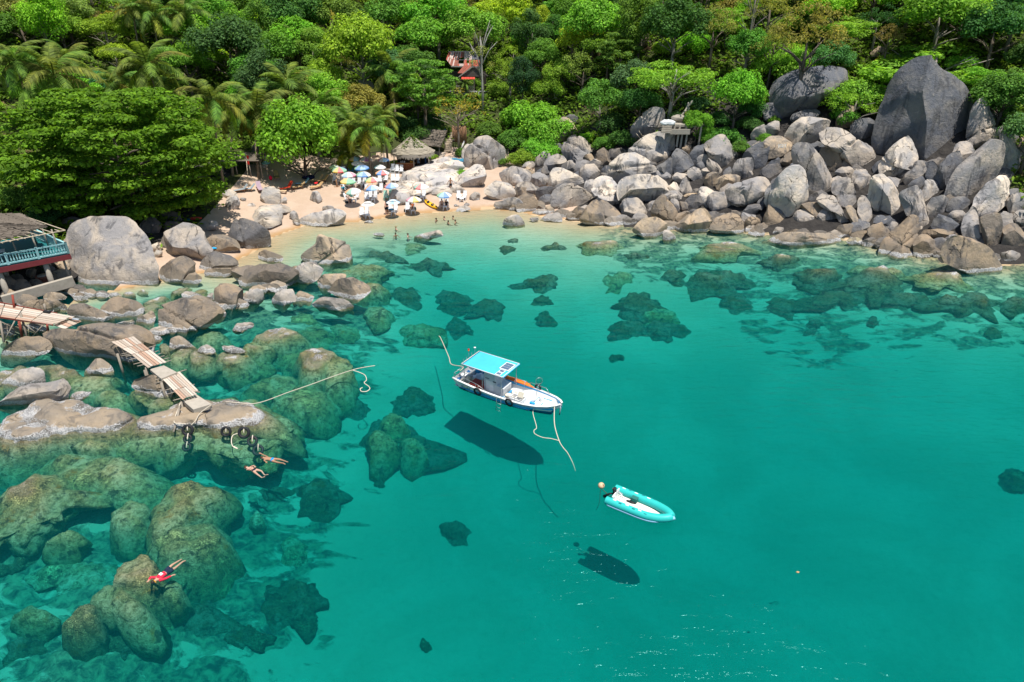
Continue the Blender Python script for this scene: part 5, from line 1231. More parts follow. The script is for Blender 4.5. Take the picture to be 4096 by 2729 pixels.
# ---- the rest of the wood, spaced over the slope wherever nothing else stands
def fill_trees():
    r = random.Random(3)
    zones = [('lime', .16), ('bright', .34), ('mid', .26), ('deep', .10), ('olive', .08), ('blue', .06)]
    pts = [(p['g'], p['rad']) for p in PLANTS]
    cand = []
    for gx in np.arange(-100, 104, 3.0):
        for gy in np.arange(58, 165, 3.0): cand.append((gx + r.uniform(-1.3, 1.3), gy + r.uniform(-1.3, 1.3)))
    r.shuffle(cand); n = 0
    for X_, Y_ in cand:
        s = float(shore_dist(np.array([X_]), np.array([Y_]))[0])
        lim = 27 if -36 < X_ < 2 else 9 if X_ > 56 else 24.5 if X_ >= 2 else 13
        if s < lim: continue
        gz = T(X_, Y_); x, y, d = px((X_, Y_, gz + 4))
        if not (-140 < x < 4560) or y < -330: continue
        if 1715 < x < 2010 and 190 < y < 640: continue          # house and steps
        if 2560 < x < 2860 and 360 < y < 640: continue          # platform
        if 1500 < x < 1800 and 480 < y < 720: continue          # bar
        if 3060 < x < 3420 and 270 < y < 560: continue
        if 3500 < x < 4000 and 210 < y < 640: continue
        if 860 < x < 1330 and 480 < y < 760: continue           # shade behind the beach
        if y > 560 and x > 1900: continue
        if x < 930 and y > 420: continue
        if x < 900 and 150 < y < 430 and r.random() < .8: continue
        if 1690 < x < 2040 and 60 < y < 640: continue
        st = r.choices(['round', 'tall', 'flat', 'tiers', 'lace', 'bush'], [.42, .12, .08, .06, .18, .14])[0]
        rad = r.uniform(2.5, 4.0) * (.7 if st == 'bush' else 1)
        if any((X_ - q[0]) ** 2 + (Y_ - q[1]) ** 2 < (.52 * (rad + k)) ** 2 for q, k in pts): continue
        pts.append(((X_, Y_), rad)); n += 1
        cz_ = r.random(); acc = 0; cl = 'bright'
        for c_, wgt in zones:
            acc += wgt
            if cz_ < acc: cl = c_; break
        if st == 'lace' and r.random() < .35: cl = r.choice(['olive', 'straw', 'olive'])
        v = r.randrange(3 if st in ('round', 'tall', 'bush') else 2)
        root = empty('bush' if st == 'bush' else 'tree', (X_, Y_, gz), r.uniform(0, 6.28), None, 'bush' if st == 'bush' else 'tree')
        hgt = 0 if st == 'bush' else rad * r.uniform(.7, 1.2)
        link('crown', CROWN[st, v], root, (0, 0, hgt), None, (rad, rad, rad * r.uniform(.85, 1.1)), [k * r.uniform(.8, 1.2) for k in GREEN[cl]])
        if st != 'bush': link('trunk', TRUNK[st, v], root, (0, 0, hgt), None, (rad, rad, max(rad * .8, (hgt + .4) / 1.3)), BARKC[r.randrange(3)])
        PLANTS.append(dict(o=root, c=px((X_, Y_, gz + hgt + .6 * rad))[:2], w=2 * rad * F / d, style=st, col=cl, auto=True, g=(X_, Y_), rad=rad))
    return n
NFILL = fill_trees()
# low growth between the trees, one mass
def undergrowth():
    r = np.random.RandomState(8); cl = []
    for _ in range(30000):
        X_ = r.uniform(-105, 125); Y_ = r.uniform(56, 160); cl.append((X_, Y_))
    A = np.array(cl); s = shore_dist(A[:, 0], A[:, 1])
    lim = np.where(A[:, 0] < -36, 10 + 3 * np.sin(A[:, 1]), np.where(A[:, 0] < 2, 25.5, np.where(A[:, 0] < 33, 17.5, np.where(A[:, 0] > 55, 5, 22))))
    A = A[s > lim]; z = land(A[:, 0], A[:, 1])
    q = A[:, :2]; x_, y_, d_ = px_many(np.column_stack([q, z]))
    ok = (x_ > -200) & (x_ < 5200) & (y_ > -250) & ~((x_ > 1560) & (x_ < 1720) & (y_ > 560)) & ~((x_ > 2620) & (x_ < 2860) & (y_ > 480) & (y_ < 640)) & ~((x_ > 1790) & (x_ < 1850) & (y_ > 440) & (y_ < 720)) & ~((x_ > 880) & (x_ < 1330) & (y_ > 600))
    A = A[ok]; z = z[ok]
    m = 9; C = np.repeat(np.column_stack([A, z]), m, 0) + r.randn(len(A) * m, 3) * np.array((.7, .7, .28)) + np.array((0, 0, .45))
    N = np.tile(np.array((0, -.2, 1.0)), (len(C), 1)) + r.randn(len(C), 3) * .5
    V, Q_ = leaf_quads(C, N / np.linalg.norm(N, axis=1)[:, None], .62, .42, r)
    o = link('undergrowth', mesh_np('undergrowth', V, Q_, M_LEAF), color=(.15, .26, .03)); tag(o, 'low green undergrowth covering the slope between the trees', 'undergrowth', kind='stuff')
def px_many(p):
    q = p - C0; d = q @ FWD
    return 2048 + F * (q @ RIGHT) / d, 1364.5 - F * (q @ UP) / d, d
undergrowth()
# ------------------------------------------------------------------ people
M_SKIN = tint_mat('skin', .55, .06, .3)
M_CLOTH = tint_mat('cloth', .8, .08, .1)
M_HAIR = tint_mat('hair', .6, .15, .3)
SKIN = {'fair': (.55, .33, .23), 'tan': (.42, .23, .14), 'brown': (.26, .14, .085), 'pink': (.62, .36, .27)}
HAIR = {'black': (.015, .012, .01), 'brown': (.07, .035, .018), 'dark': (.03, .02, .015), 'grey': (.25, .23, .21), 'blond': (.30, .19, .08)}
def V3(*a): return Vector(a)
POSES = {}
def pose(kind):
    """joints of a 1.72 m figure that faces -Y; z up"""
    J = dict(pelvis=(0, 0, .94), waist=(0, -.01, 1.10), chest=(0, 0, 1.30), neck=(0, 0, 1.46), head=(0, -.02, 1.56), top=(0, -.01, 1.68))
    for s, n in ((-1, 'r'), (1, 'l')):
        J['sh' + n] = (s * .18, 0, 1.40); J['el' + n] = (s * .26, .03, 1.13); J['wr' + n] = (s * .29, -.04, .88)
        J['hip' + n] = (s * .095, 0, .88); J['kn' + n] = (s * .11, -.02, .49); J['an' + n] = (s * .11, .03, .08); J['toe' + n] = (s * .13, -.13, .03)
    if kind == 'walk':
        J.update(knr=(-.10, -.16, .52), anr=(-.10, -.14, .10), toer=(-.11, -.29, .06), knl=(.10, .05, .48), anl=(.10, .25, .12), toel=(.10, .12, .04), elr=(-.30, .10, 1.16), wrr=(-.42, .12, .94), ell=(.27, -.08, 1.15), wrl=(.33, -.24, .98))
    if kind == 'look':   # standing, head bent, hands together
        J.update(head=(0, -.10, 1.53), top=(0, -.11, 1.65), elr=(-.23, -.06, 1.14), wrr=(-.07, -.28, 1.10), ell=(.23, -.06, 1.14), wrl=(.07, -.28, 1.10))
    if kind in ('sit', 'recline'):
        dz = -.50
        for k in list(J): J[k] = (J[k][0], J[k][1], J[k][2] + dz)
        for s, n in ((-1, 'r'), (1, 'l')):
            J['kn' + n] = (s * .15, -.44, .46); J['an' + n] = (s * .15, -.46, .08); J['toe' + n] = (s * .16, -.62, .03)
            J['el' + n] = (s * .25, -.03, .66); J['wr' + n] = (s * .17, -.26, .56)
        if kind == 'recline':
            for n in 'rl': J['an' + n] = (J['kn' + n][0], -.86, .40); J['toe' + n] = (J['kn' + n][0], -.95, .48)
            for k in ('chest', 'neck', 'head', 'top', 'shr', 'shl'): J[k] = (J[k][0], J[k][1] + .45 * (J[k][2] - .44), .44 + (J[k][2] - .44) * .9)
    if kind == 'wade':
        J.update(elr=(-.34, -.10, 1.20), wrr=(-.36, -.32, 1.16), ell=(.34, -.10, 1.20), wrl=(.36, -.32, 1.16))
    if kind in ('swim', 'swimr', 'float'):
        # lying face down along +Y (feet) to -Y (head), back up
        def lay(p): return (p[0], -(p[2] - .94), -p[1])
        J.update(anr=(-.13, .05, .10), anl=(.12, .0, .10), knr=(-.12, -.03, .50), knl=(.11, .03, .49), toer=(-.15, .10, -.05), toel=(.14, .06, -.05))
        if kind == 'swim': J.update(elr=(-.24, -.02, 1.66), wrr=(-.30, -.06, 1.90), ell=(.30, -.10, 1.28), wrl=(.42, -.14, 1.10))
        if kind == 'swimr': J.update(elr=(-.22, -.16, 1.16), wrr=(-.12, -.22, .98), ell=(.24, -.18, 1.18), wrl=(.14, -.26, 1.02), knr=(-.20, .06, .56), anr=(-.10, .22, .24), knl=(.20, .02, .52), anl=(.20, .18, .18))
        if kind == 'float': J.update(elr=(-.32, -.06, 1.52), wrr=(-.20, -.12, 1.70), ell=(.36, -.05, 1.22), wrl=(.46, -.05, .99))
        J = {k: lay(v) for k, v in J.items()}
    return {k: Vector(v) for k, v in J.items()}
CHAIN = [('pelvis', 'waist'), ('waist', 'chest'), ('chest', 'neck'), ('neck', 'head'), ('head', 'top')] + [e for n in 'rl' for e in
         (('chest', 'sh' + n), ('sh' + n, 'el' + n), ('el' + n, 'wr' + n), ('pelvis', 'hip' + n), ('hip' + n, 'kn' + n), ('kn' + n, 'an' + n), ('an' + n, 'toe' + n))]
RAD = dict(pelvis=.135, waist=.115, chest=.135, neck=.055, head=.092, top=.070, sh=.060, el=.042, wr=.030, hip=.098, kn=.062, an=.042, toe=.032)
def person(kind, loc, rz, label, skin='fair', hair='dark', sc=1.0, shorts=None, top=None, trunks=None, cap=None, extra=None, group=None, pitch=0.0, long=False, fat=1.0):
    J = pose(kind)
    root = empty('person', loc, rz, label, 'person', group, sc)
    names = list(J); idx = {k: i for i, k in enumerate(names)}
    vs = [J[k] for k in names]; es = [(idx[a], idx[b]) for a, b in CHAIN]; rd = []
    for k in names:
        b = k if k in RAD else k[:-1]; r = RAD[b]; rd.append(r * (fat if b in ('pelvis', 'waist', 'chest') else 1))
    for n in 'rl':                                                   # a hand: palm, four fingers and a thumb
        w_ = J['wr' + n]; d = (w_ - J['el' + n]).normalized(); sd_ = d.cross(Vector((0, 0, 1)))
        sd_ = sd_.normalized() if sd_.length > .1 else Vector((0, 1, 0))
        i = len(vs); vs.append(w_ + d * .075); rd.append(.030); es.append((idx['wr' + n], i))
        for j, (o_, ln) in enumerate(((-.033, .065), (-.011, .08), (.011, .085), (.033, .07))):
            a = len(vs); vs.append(w_ + d * .10 + sd_ * o_); rd.append(.011); es.append((i, a))
            vs.append(w_ + d * (.10 + ln) + sd_ * o_ * 1.25 + Vector((0, 0, -.02))); rd.append(.008); es.append((a, a + 1))
        a = len(vs); vs.append(w_ + d * .06 + sd_ * -.05); rd.append(.012); es.append((idx['wr' + n], a))
        vs.append(w_ + d * .10 + sd_ * -.07); rd.append(.009); es.append((a, a + 1))
    me = bpy.data.meshes.new('body'); me.from_pydata(vs, es, []); me.materials.append(M_SKIN)
    o = link('body', me, root, color=SKIN[skin])
    md = o.modifiers.new('skin', 'SKIN'); md.use_smooth_shade = True
    sv = me.skin_vertices[0].data
    for i, r in enumerate(rd): sv[i].radius = (r, r * (.78 if i < len(names) and names[i] in ('pelvis', 'waist', 'chest') and kind not in ('swim', 'swimr', 'float') else 1)); sv[i].use_root = False
    sv[idx['pelvis']].use_root = True
    sm = o.modifiers.new('smooth', 'SUBSURF'); sm.levels = 1; sm.render_levels = 1
    # face and hair
    h = (J['head'] + J['top']) / 2; upv = (J['top'] - J['neck']).normalized()
    fw = Vector((0, -1, 0)) if kind not in ('swim', 'swimr', 'float') else Vector((0, 0, -1))
    fw = (fw - upv * fw.dot(upv)).normalized(); rt = fw.cross(upv)
    B = Matrix((rt, fw, upv)).transposed()
    mb = MB(); mb.ball((0, -.018, .028), .103, 12, 8, (.95, 1.02, 1.0))
    mb.v = [p for p in mb.v]; hm = MB()
    V_ = [B @ Vector((p[0], p[1], p[2] if p[2] > -.02 or p[1] < 0 else -.02)) + h for p in mb.v]
    hm.add(V_, mb.f)
    if long: hm.tube([h - fw * .08 + upv * .02, h - fw * .12 - upv * .12, h - fw * .10 - upv * .26], [.07, .065, .02], 8)
    hm.build('hair' if not cap else 'cap', M_HAIR if not cap else M_CLOTH, root, True, HAIR[hair] if not cap else cap)
    fm = MB(); fm.ball(tuple(B @ Vector((0, .088, -.012)) + h), .021, 6, 5)
    for s in (-1, 1): fm.ball(tuple(B @ Vector((s * .098, .0, -.01)) + h), .022, 6, 5)
    fm.build('face', M_SKIN, root, True, SKIN[skin])
    em = MB()
    for s in (-1, 1): em.ball(tuple(B @ Vector((s * .036, .088, .012)) + h), .012, 6, 4)
    em.ball(tuple(B @ Vector((0, .088, -.05)) + h), .017, 6, 4, (1.3, .6, .5))
    em.build('eye', mat('dark_eye', (.03, .02, .02), .4), root, True)
    k = 1.16
    if shorts:
        m = MB(); ln = .55
        m.tube([J['waist'] * .35 + J['pelvis'] * .65, J['pelvis'], (J['hipr'] + J['hipl']) / 2], [.135 * k * fat, .15 * k * fat, .15 * k * fat], 10, flat=.82)
        for n in 'rl': m.tube([J['hip' + n] + (J['pelvis'] - J['hip' + n]) * .3, J['hip' + n] + (J['kn' + n] - J['hip' + n]) * .3, J['hip' + n] + (J['kn' + n] - J['hip' + n]) * ln], [.108 * k, .098 * k, .088 * k], 9)
        m.build('shorts', M_CLOTH, root, True, shorts)
    if trunks:
        m = MB(); m.tube([J['waist'] * .3 + J['pelvis'] * .7, J['pelvis'], (J['hipr'] + J['hipl']) / 2 + (J['hipr'] - J['waist']) * .15], [.135 * k * fat, .148 * k * fat, .12 * k], 10, flat=.85)
        m.build('trunks', M_CLOTH, root, True, trunks)
    if top:
        m = MB(); m.tube([J['pelvis'] * .5 + J['waist'] * .5, J['waist'], J['chest'], J['chest'] * .3 + J['neck'] * .7], [.132 * k * fat, .122 * k * fat, .152 * k * fat, .10], 12, flat=.85)
        for n in 'rl':
            q = J['el' + n] if extra != 'long' else J['wr' + n]
            pts = [J['chest'] * .4 + J['sh' + n] * .6, J['sh' + n], J['sh' + n] + (J['el' + n] - J['sh' + n]) * .6] + ([J['el' + n], J['el' + n] + (J['wr' + n] - J['el' + n]) * .9] if extra == 'long' else [])
            m.tube(pts, [.07 * k, .068 * k, .056 * k, .05 * k, .04 * k][:len(pts)], 9)
        m.build('shirt', M_CLOTH, root, True, top)
    if pitch: root.rotation_euler = (pitch, 0, rz)
    return root, J

# ------------------------------------------------------------------ ropes
M_ROPE = mat('rope', (.62, .55, .44), .9, .25, 12)
def spline(pts, n=6):
    p = [Vector([float(c) for c in q]) for q in pts]; out = []
    for i in range(len(p) - 1):
        a, b, c, d = p[max(i - 1, 0)], p[i], p[i + 1], p[min(i + 2, len(p) - 1)]
        for k in range(n):
            t_ = k / n
            out.append(.5 * ((2 * b) + (c - a) * t_ + (2 * a - 5 * b + 4 * c - d) * t_ ** 2 + (3 * b - a - 3 * c + d) * t_ ** 3))
    return out + [p[-1]]
def rope(pts, r, label, m=None, name='rope', n=6, group=None):
    mb = MB().tube(spline(pts, n), r, 6)
    return tag(mb.build(name, m or M_ROPE, None, True), label, 'rope', group)

# ------------------------------------------------------------------ the fishing boat
M_WHITE = mat('white_gelcoat', (.80, .80, .78), .35, .08, 3)
M_BLUE = mat('boat_blue', (.03, .36, .66), .4, .10, 3)
M_DKBLUE = mat('hull_blue', (.015, .12, .32), .35, .15, 4)
M_DECK = mat('deck_pale', (.70, .76, .80), .55, .08, 4)
M_STEEL = mat('steel', (.55, .56, .56), .3, .08, 8, .5, .8)
M_GREYP = mat('grey_panel', (.55, .57, .58), .45, .06, 4)
M_RED = mat('red_box', (.40, .035, .025), .5, .12, 4)
M_ORANGE = mat('orange_foam', (.85, .18, .02), .5, .15, 4)
M_RUBBER = mat('black_rubber', (.018, .019, .022), .6, .3, 6)
M_NET = mat('net', (.66, .58, .42), .95, .35, 9, .05)
M_SOLAR = mat('solar_cell', (.10, .16, .24), .2, .12, 10, .6)
M_CREAM = mat('cream_plastic', (.72, .66, .52), .5, .1, 5)
def boat():
    o = P(1840, 1555, 0); b = P(2175, 1672, 0)
    dx, dy = b[0] - o[0], b[1] - o[1]; ln = math.hypot(dx, dy); an = math.atan2(dy, dx)
    nx_, ny_ = -dy / ln, dx / ln
    root = empty('fishing_boat', (o[0] + nx_ * .95, o[1] + ny_ * .95, 0), an, 'white and blue fishing boat with a flat blue roof floating over its own shadow', 'boat')
    # stations along the keel: x, half beam at rail, rail height, half beam at waterline, keel depth
    ST_ = [(-.55, 1.02, .78, .98, .42), (0, 1.08, .74, .95, -.34), (1.2, 1.16, .68, 1.0, -.42), (2.8, 1.20, .62, 1.0, -.45), (4.2, 1.18, .60, .93, -.44), (5.4, 1.08, .62, .72, -.40), (6.3, .90, .68, .46, -.34), (7.0, .66, .77, .20, -.22), (7.45, .36, .85, .06, .10), (7.7, .10, .90, .02, .55)]
    W = []; wl = .10
    def ring(s, k):
        x, br, zr, bw, kd = s
        if kd > 0: return [(x, -br, zr), (x, -br * .97, zr - .1), (x, -br * .9, max(kd, zr - .3)), (x, -br * .5, max(kd, zr - .34)), (x, 0, max(kd, zr - .36))]
        return [(x, -br, zr), (x, -(br * .72 + bw * .28), zr - .12), (x, -bw * 1.01, wl), (x, -bw * .8, -.18), (x, 0, kd)]
    half = [ring(s, 0) for s in ST_]
    def skin(rows, cols, m, nm):
        mb = MB()
        for sg in (1, -1):
            V_ = [(p[0], p[1] * sg, p[2]) for r_ in rows for p in r_[cols[0]:cols[1]]]; w_ = cols[1] - cols[0]
            mb.add(V_, [(i * w_ + j, i * w_ + j + 1, (i + 1) * w_ + j + 1, (i + 1) * w_ + j) for i in range(len(rows) - 1) for j in range(w_ - 1)])
        return mb.build(nm, m, root, True)
    skin(half, (0, 3), M_WHITE, 'hull'); skin(half, (2, 5), M_DKBLUE, 'keel')
    mb = MB(); r0 = half[0]; V_ = r0 + [(p[0], -p[1], p[2]) for p in r0[::-1]]; mb.add(V_, [tuple(range(len(V_)))])
    r1 = half[1]; V_ = r1 + [(p[0], -p[1], p[2]) for p in r1[::-1]]; mb.add(V_, [tuple(range(len(V_)))])
    mb.build('transom', M_WHITE, root)
    # rail cap, inner sides, deck
    for sg in (-1, 1):
        MB().tube([(s[0], s[1] * sg, s[2]) for s in ST_], [.085] * 9 + [.07], 8, flat=.7).build('gunwale', M_WHITE, root, True)
        mb = MB(); inn = [(s[0], (s[1] - .09) * sg, s[2] - .01, .14 if s[0] < 5.6 else .40) for s in ST_[1:9]]
        V_ = [q for x, y, z, dz in inn for q in ((x, y, z), (x, y * .98, dz))]
        mb.add(V_, [(2 * i, 2 * i + 1, 2 * i + 3, 2 * i + 2) for i in range(len(inn) - 1)]); mb.build('bulwark', M_BLUE, root)
        MB().tube([(s[0], s[1] * sg + .035 * sg, s[2] - .13) for s in ST_[1:]], .018, 6).build('rubbing_strake', M_GREYP, root, True)
    def deck(a, b_, z, m, nm, inset=.1):
        xs_ = np.linspace(a, b_, 9); br = np.interp(xs_, [s[0] for s in ST_], [s[1] for s in ST_]) - inset
        mb = MB(); V_ = [(x, -w_, z) for x, w_ in zip(xs_, br)] + [(x, w_, z) for x, w_ in zip(xs_[::-1], br[::-1])]
        mb.add(V_, [tuple(range(len(V_)))]); return mb.build(nm, m, root)
    deck(-.5, 5.75, .14, M_DECK, 'deck'); deck(5.7, 7.45, .42, M_WHITE, 'foredeck'); MB().box((5.7, 0, .28), (.05, 1.9, .28)).build('deck_step', M_BLUE, root)
    MB().box((6.5, .55, .445), (.9, .04, .05)).build('deck_rib', M_BLUE, root); MB().box((6.3, -.35, .445), (.04, .7, .05)).build('deck_rib', M_BLUE, root)
    MB().box((5.75, -.5, .5), (.36, .16, .14)).build('cleat_box', M_BLUE, root)
    MB().lathe([(.09, .42), (.11, .5), (.13, .55), (.13, .74), (.10, .80), (0.001, .80)], 12, (6.05, .18, 0)).build('winch', M_WHITE, root, True)
    # roof on posts
    zr = 2.2; rf = empty('roof_frame', (0, 0, 0)); bpy.data.objects.remove(rf)
    MB().box((2.12, 0, zr), (3.36, 2.16, .045)).build('roof', mat('roof_blue', (.06, .46, .80), .5, .14, 1.5), root)
    mb = MB()
    for a, b_ in (((.32, -1.09), (3.72, -1.09)), ((3.72, -1.09), (3.72, 1.09)), ((3.72, 1.09), (.32, 1.09)), ((.32, 1.09), (.32, -1.09))): mb.bar((*a, zr + .01), (*b_, zr + .01), .035, 8)
    mb.build('roof_edge', mat('lashed_edge', (.72, .72, .72), .7, .4, 30), root, True)
    for x, y in ((.45, -.98), (2.0, -1.0), (3.55, -.98), (.45, .98), (3.55, .98)): MB().bar((x, y, .5), (x, y, zr), .026, 8).build('post', M_STEEL, root, True)
    for x, y, a, b_, nc in ((3.28, .25, .74, .98, 3), (3.30, -.48, .46, .36, 1), (3.30, -.88, .46, .36, 1)):
        sp = MB().box((x, y, zr + .055), (a if nc == 3 else .40, .98 if nc == 3 else .36, .03)).build('solar_panel', M_WHITE, root)
        for k in range(nc):
            w_ = (.86 if nc == 3 else .27) / nc; MB().box((x, y - (.43 if nc == 3 else .135) + w_ * (k + .5), zr + .073), ((a - .12) if nc == 3 else .31, w_ * .92, .008)).build('solar_cell', M_SOLAR, sp)
    for y, h_, c_ in ((-.85, .30, 0), (-.5, .28, 0), (-.2, .62, 1), (.15, .34, 0), (.55, .5, 2)):
        a_ = MB().bar((.33, y, zr), (.33, y, zr + h_), .016, 6).build('antenna', M_STEEL, root, True)
        if c_ == 1:
            MB().lathe([(.05, 0), (.07, .05), (.07, .10)], 10, (.33, y, zr + h_)).build('lamp_base', M_ORANGE, a_, True); MB().ball((.33, y, zr + h_ + .14), .065, 10, 7).build('beacon_lamp', mat('beacon_red', (.6, .02, .015), .3), a_, True)
        if c_ == 2: MB().lathe([(.03, 0), (.085, .05), (.085, .08), (.001, .1)], 10, (.33, y, zr + h_)).build('aerial_dome', M_WHITE, a_, True)
    # console: a tall stepped cabin block on a blue plinth
    MB().box((2.75, -.22, .26), (1.75, 1.12, .26)).build('console_plinth', M_BLUE, root)
    mb = MB(); pr = [(1.95, .39), (3.55, .39), (3.58, 1.02), (3.02, 1.14), (2.92, 1.50), (2.80, 2.22), (2.05, 2.22), (1.95, 1.7)]
    V_ = [(x, -.74, z) for x, z in pr] + [(x, .30, z) for x, z in pr]; n_ = len(pr)
    mb.add(V_, [tuple(range(n_)), tuple(range(2 * n_ - 1, n_ - 1, -1))] + [(i, i + n_, (i + 1) % n_ + n_, (i + 1) % n_) for i in range(n_)])
    con = mb.build('console', M_GREYP, root)
    MB().box((2.45, -.748, .95), (.62, .012, .78)).build('hatch', M_WHITE, con); MB().box((2.25, -.748, 1.50), (.32, .012, .05)).build('nameplate', mat('plate_dark', (.05, .06, .08), .4), con)
    MB().box((2.85, -.748, 1.36), (.26, .012, .09)).build('vent', mat('plate_dark', (.05, .06, .08), .4), con); MB().box((3.578, .0, .62), (.014, .34, .24)).build('access_panel', mat('panel_grey', (.35, .37, .38), .5), con)
    # rails
    def rail(pts, posts, nm='handrail'):
        mb = MB().tube(pts, .018, 6)
        for p in posts: mb.bar(p[0], p[1], .015, 6)
        mb.build(nm, M_STEEL, root, True)
    rail([(-.45, -.98, .80), (-.45, -.98, 1.18), (-.45, .95, 1.18), (-.45, .95, .8)], [((-.45, 0, .78), (-.45, 0, 1.18))])
    rail([(-.45, -.98, 1.16), (.4, -1.06, 1.12), (1.6, -1.12, .98), (2.6, -1.16, .62)], [((.4, -1.06, .74), (.4, -1.06, 1.12)), ((1.5, -1.12, .68), (1.5, -1.12, 1.0))])
    rail([(-.45, .96, 1.18), (.45, .98, 1.6), (.45, .98, 1.0)], [((-.1, .97, .76), (-.1, .97, 1.35))])
    rail([(3.05, 1.15, .62), (3.05, 1.18, .90), (4.15, 1.17, .88), (4.35, 1.14, .62)], [((3.6, 1.16, .62), (3.6, 1.17, .9))])
    rail([(4.5, 1.14, .62), (4.65, 1.16, .94), (6.0, .98, 1.0), (6.35, .85, .72)], [((5.3, 1.07, .62), (5.3, 1.08, .96))])
    rail([(3.9, -1.15, .62), (4.0, -1.17, .88), (5.3, -1.06, .9), (5.42, -1.03, .64)], [((4.7, -1.1, .62), (4.7, -1.12, .88))])
    # boarding ladder
    mb = MB()
    for x in (3.35, 3.72): mb.tube([(x, -1.12, .66), (x, -1.28, .66), (x, -1.30, .1), (x, -1.36, -.42)], .018, 6)
    for z in (-.38, -.12, .16): mb.bar((3.35, -1.32 - .05 * (z < 0), z), (3.72, -1.32 - .05 * (z < 0), z), .016, 6)
    mb.build('ladder', M_STEEL, root, True)
    # painted name, a line of slanting strokes of worn script
    cu = bpy.data.curves.new('boat_name', 'FONT'); cu.body = 'Thautthum arenop'; cu.size = .24; cu.shear = .25; cu.extrude = .004
    ob = bpy.data.objects.new('boat_name', cu); COL.objects.link(ob); ob.parent = root
    a0 = Vector((5.05, -1.0, .39)); a1 = Vector((6.45, -.62, .42)); e1 = (a1 - a0).normalized(); up_ = Vector((.05, -.36, .93)); nn = e1.cross(up_).normalized(); up_ = nn.cross(e1)
    ob.matrix_basis = Matrix.Translation(a0 + nn * .06) @ Matrix((e1, up_, nn)).transposed().to_4x4()
    bpy.context.view_layer.update()
    nm_ = bpy.data.meshes.new_from_object(ob.evaluated_get(bpy.context.evaluated_depsgraph_get())); mw = ob.matrix_basis.copy(); bpy.data.objects.remove(ob)
    nm_.materials.clear(); nm_.materials.append(mat('name_paint', (.02, .14, .20), .5)); ob = link('boat_name', nm_, root); ob.matrix_basis = mw
    mb = MB()
    for i in range(8): mb.box((.25 + i * .10, -1.045 - .008 * i, .34), (.045 if i in (0, 7) else .028, .012, .17 if i in (0, 7) else .11))
    mb.build('stern_mark', mat('mark_paint', (.05, .16, .30), .5), root)
    return root
BOAT = boat()
BM = Matrix.Translation(BOAT.location) @ Matrix.Rotation(BOAT.rotation_euler.z, 4, 'Z')
def on_boat(name, x, y, z, label, cat, rz=0.0):
    p = BM @ Vector((x, y, z)); return empty(name, p, BOAT.rotation_euler.z + rz, label, cat)
k = on_boat('storage_box', 1.42, -.64, .14, 'dark red lidded box on the boat deck under the roof edge', 'box')
MB().box((0, 0, .30), (1.0, .72, .60)).build('body', M_RED, k); MB().box((0, 0, .63), (1.06, .78, .08)).build('lid', M_RED, k)
k = on_boat('tub', -.12, -.12, .14, 'white round tub with a lid at the boat stern', 'tub'); MB().lathe([(.24, 0), (.30, .55), (.31, .58)], 16).build('body', M_WHITE, k, True); MB().lathe([(.32, .58), (.32, .63), (.02, .65)], 16).build('lid', M_WHITE, k, True)
k = on_boat('barrel', -.25, -.74, .14, 'small blue barrel in the stern corner of the boat', 'barrel'); MB().lathe([(.12, 0), (.15, .1), (.15, .45), (.12, .55), (.001, .55)], 12).build('body', M_DKBLUE, k, True)
def heap(name, x, y, z, sx, sy, sz, m, label, cat, rough=.25, seed=1):
    r = np.random.RandomState(seed); D, Fc = ico(4); p = D * np.array((sx, sy, sz)); p += D * bumps(p, r, rough * sz, 9, 3)[:, None]; p[:, 2] = np.maximum(p[:, 2], 0)
    w_ = BM @ Vector((x, y, z)); o = link(name, mesh_np(name, p, Fc, m, True), None, w_, (0, 0, BOAT.rotation_euler.z)); return tag(o, label, cat)
heap('fishing_net', .42, -.50, .14, .72, .5, .5, M_NET, 'heap of cream fishing net on the aft deck of the boat', 'net', .5, 3)
heap('tarpaulin', .75, .55, .14, .75, .38, .42, mat('tarp_pale', (.66, .74, .78), .7, .2, 6), 'crumpled pale tarpaulin beside the net on the boat', 'tarpaulin', .4, 4)
heap('jerrycan', 1.5, .80, .5, .16, .10, .2, mat('yellow_can', (.75, .55, .10), .5), 'yellow can under the boat roof', 'can', .1, 5)
k = on_boat('cool_box', 4.55, -.48, .14, 'white open icebox with a propped tan lid on the boat foredeck', 'box')
mb = MB()
for c_, s_ in (((0, -.3, .22), (1.0, .05, .42)), ((0, .3, .22), (1.0, .05, .42)), ((-.5, 0, .22), (.05, .6, .42)), ((.5, 0, .22), (.05, .6, .42)), ((0, 0, .03), (1.0, .6, .05)), ((-.08, 0, .22), (.05, .56, .42))): mb.box(c_, s_)
mb.build('body', M_WHITE, k); MB().slab([(-.04, .05, .44), (.40, .05, .44), (.40, .22, .80), (-.04, .22, .80)], .04).build('lid', M_CREAM, k)
k = on_boat('bucket', 4.0, .0, .14, 'pale bucket with a wire handle beside the icebox on the boat', 'bucket'); MB().lathe([(.15, 0), (.19, .36), (.20, .38), (.17, .37), (.14, .05)], 14).build('body', M_CREAM, k, True); MB().torus((0, 0, .36), .19, .012, (0, .3, 1), 16, 5).build('handle', M_STEEL, k, True)
k = on_boat('basin', 3.85, -.5, .40, 'round basin with folded cloth beside the bucket on the boat', 'basin'); MB().lathe([(.14, 0), (.24, .12), (.25, .14), (.2, .1)], 16).build('body', M_CREAM, k, True); MB().box((0, 0, .12), (.26, .15, .1)).build('cloth', M_DECK, k); MB().box((0, 0, -.13), (.5, .5, .26)).build('crate', M_WHITE, k)
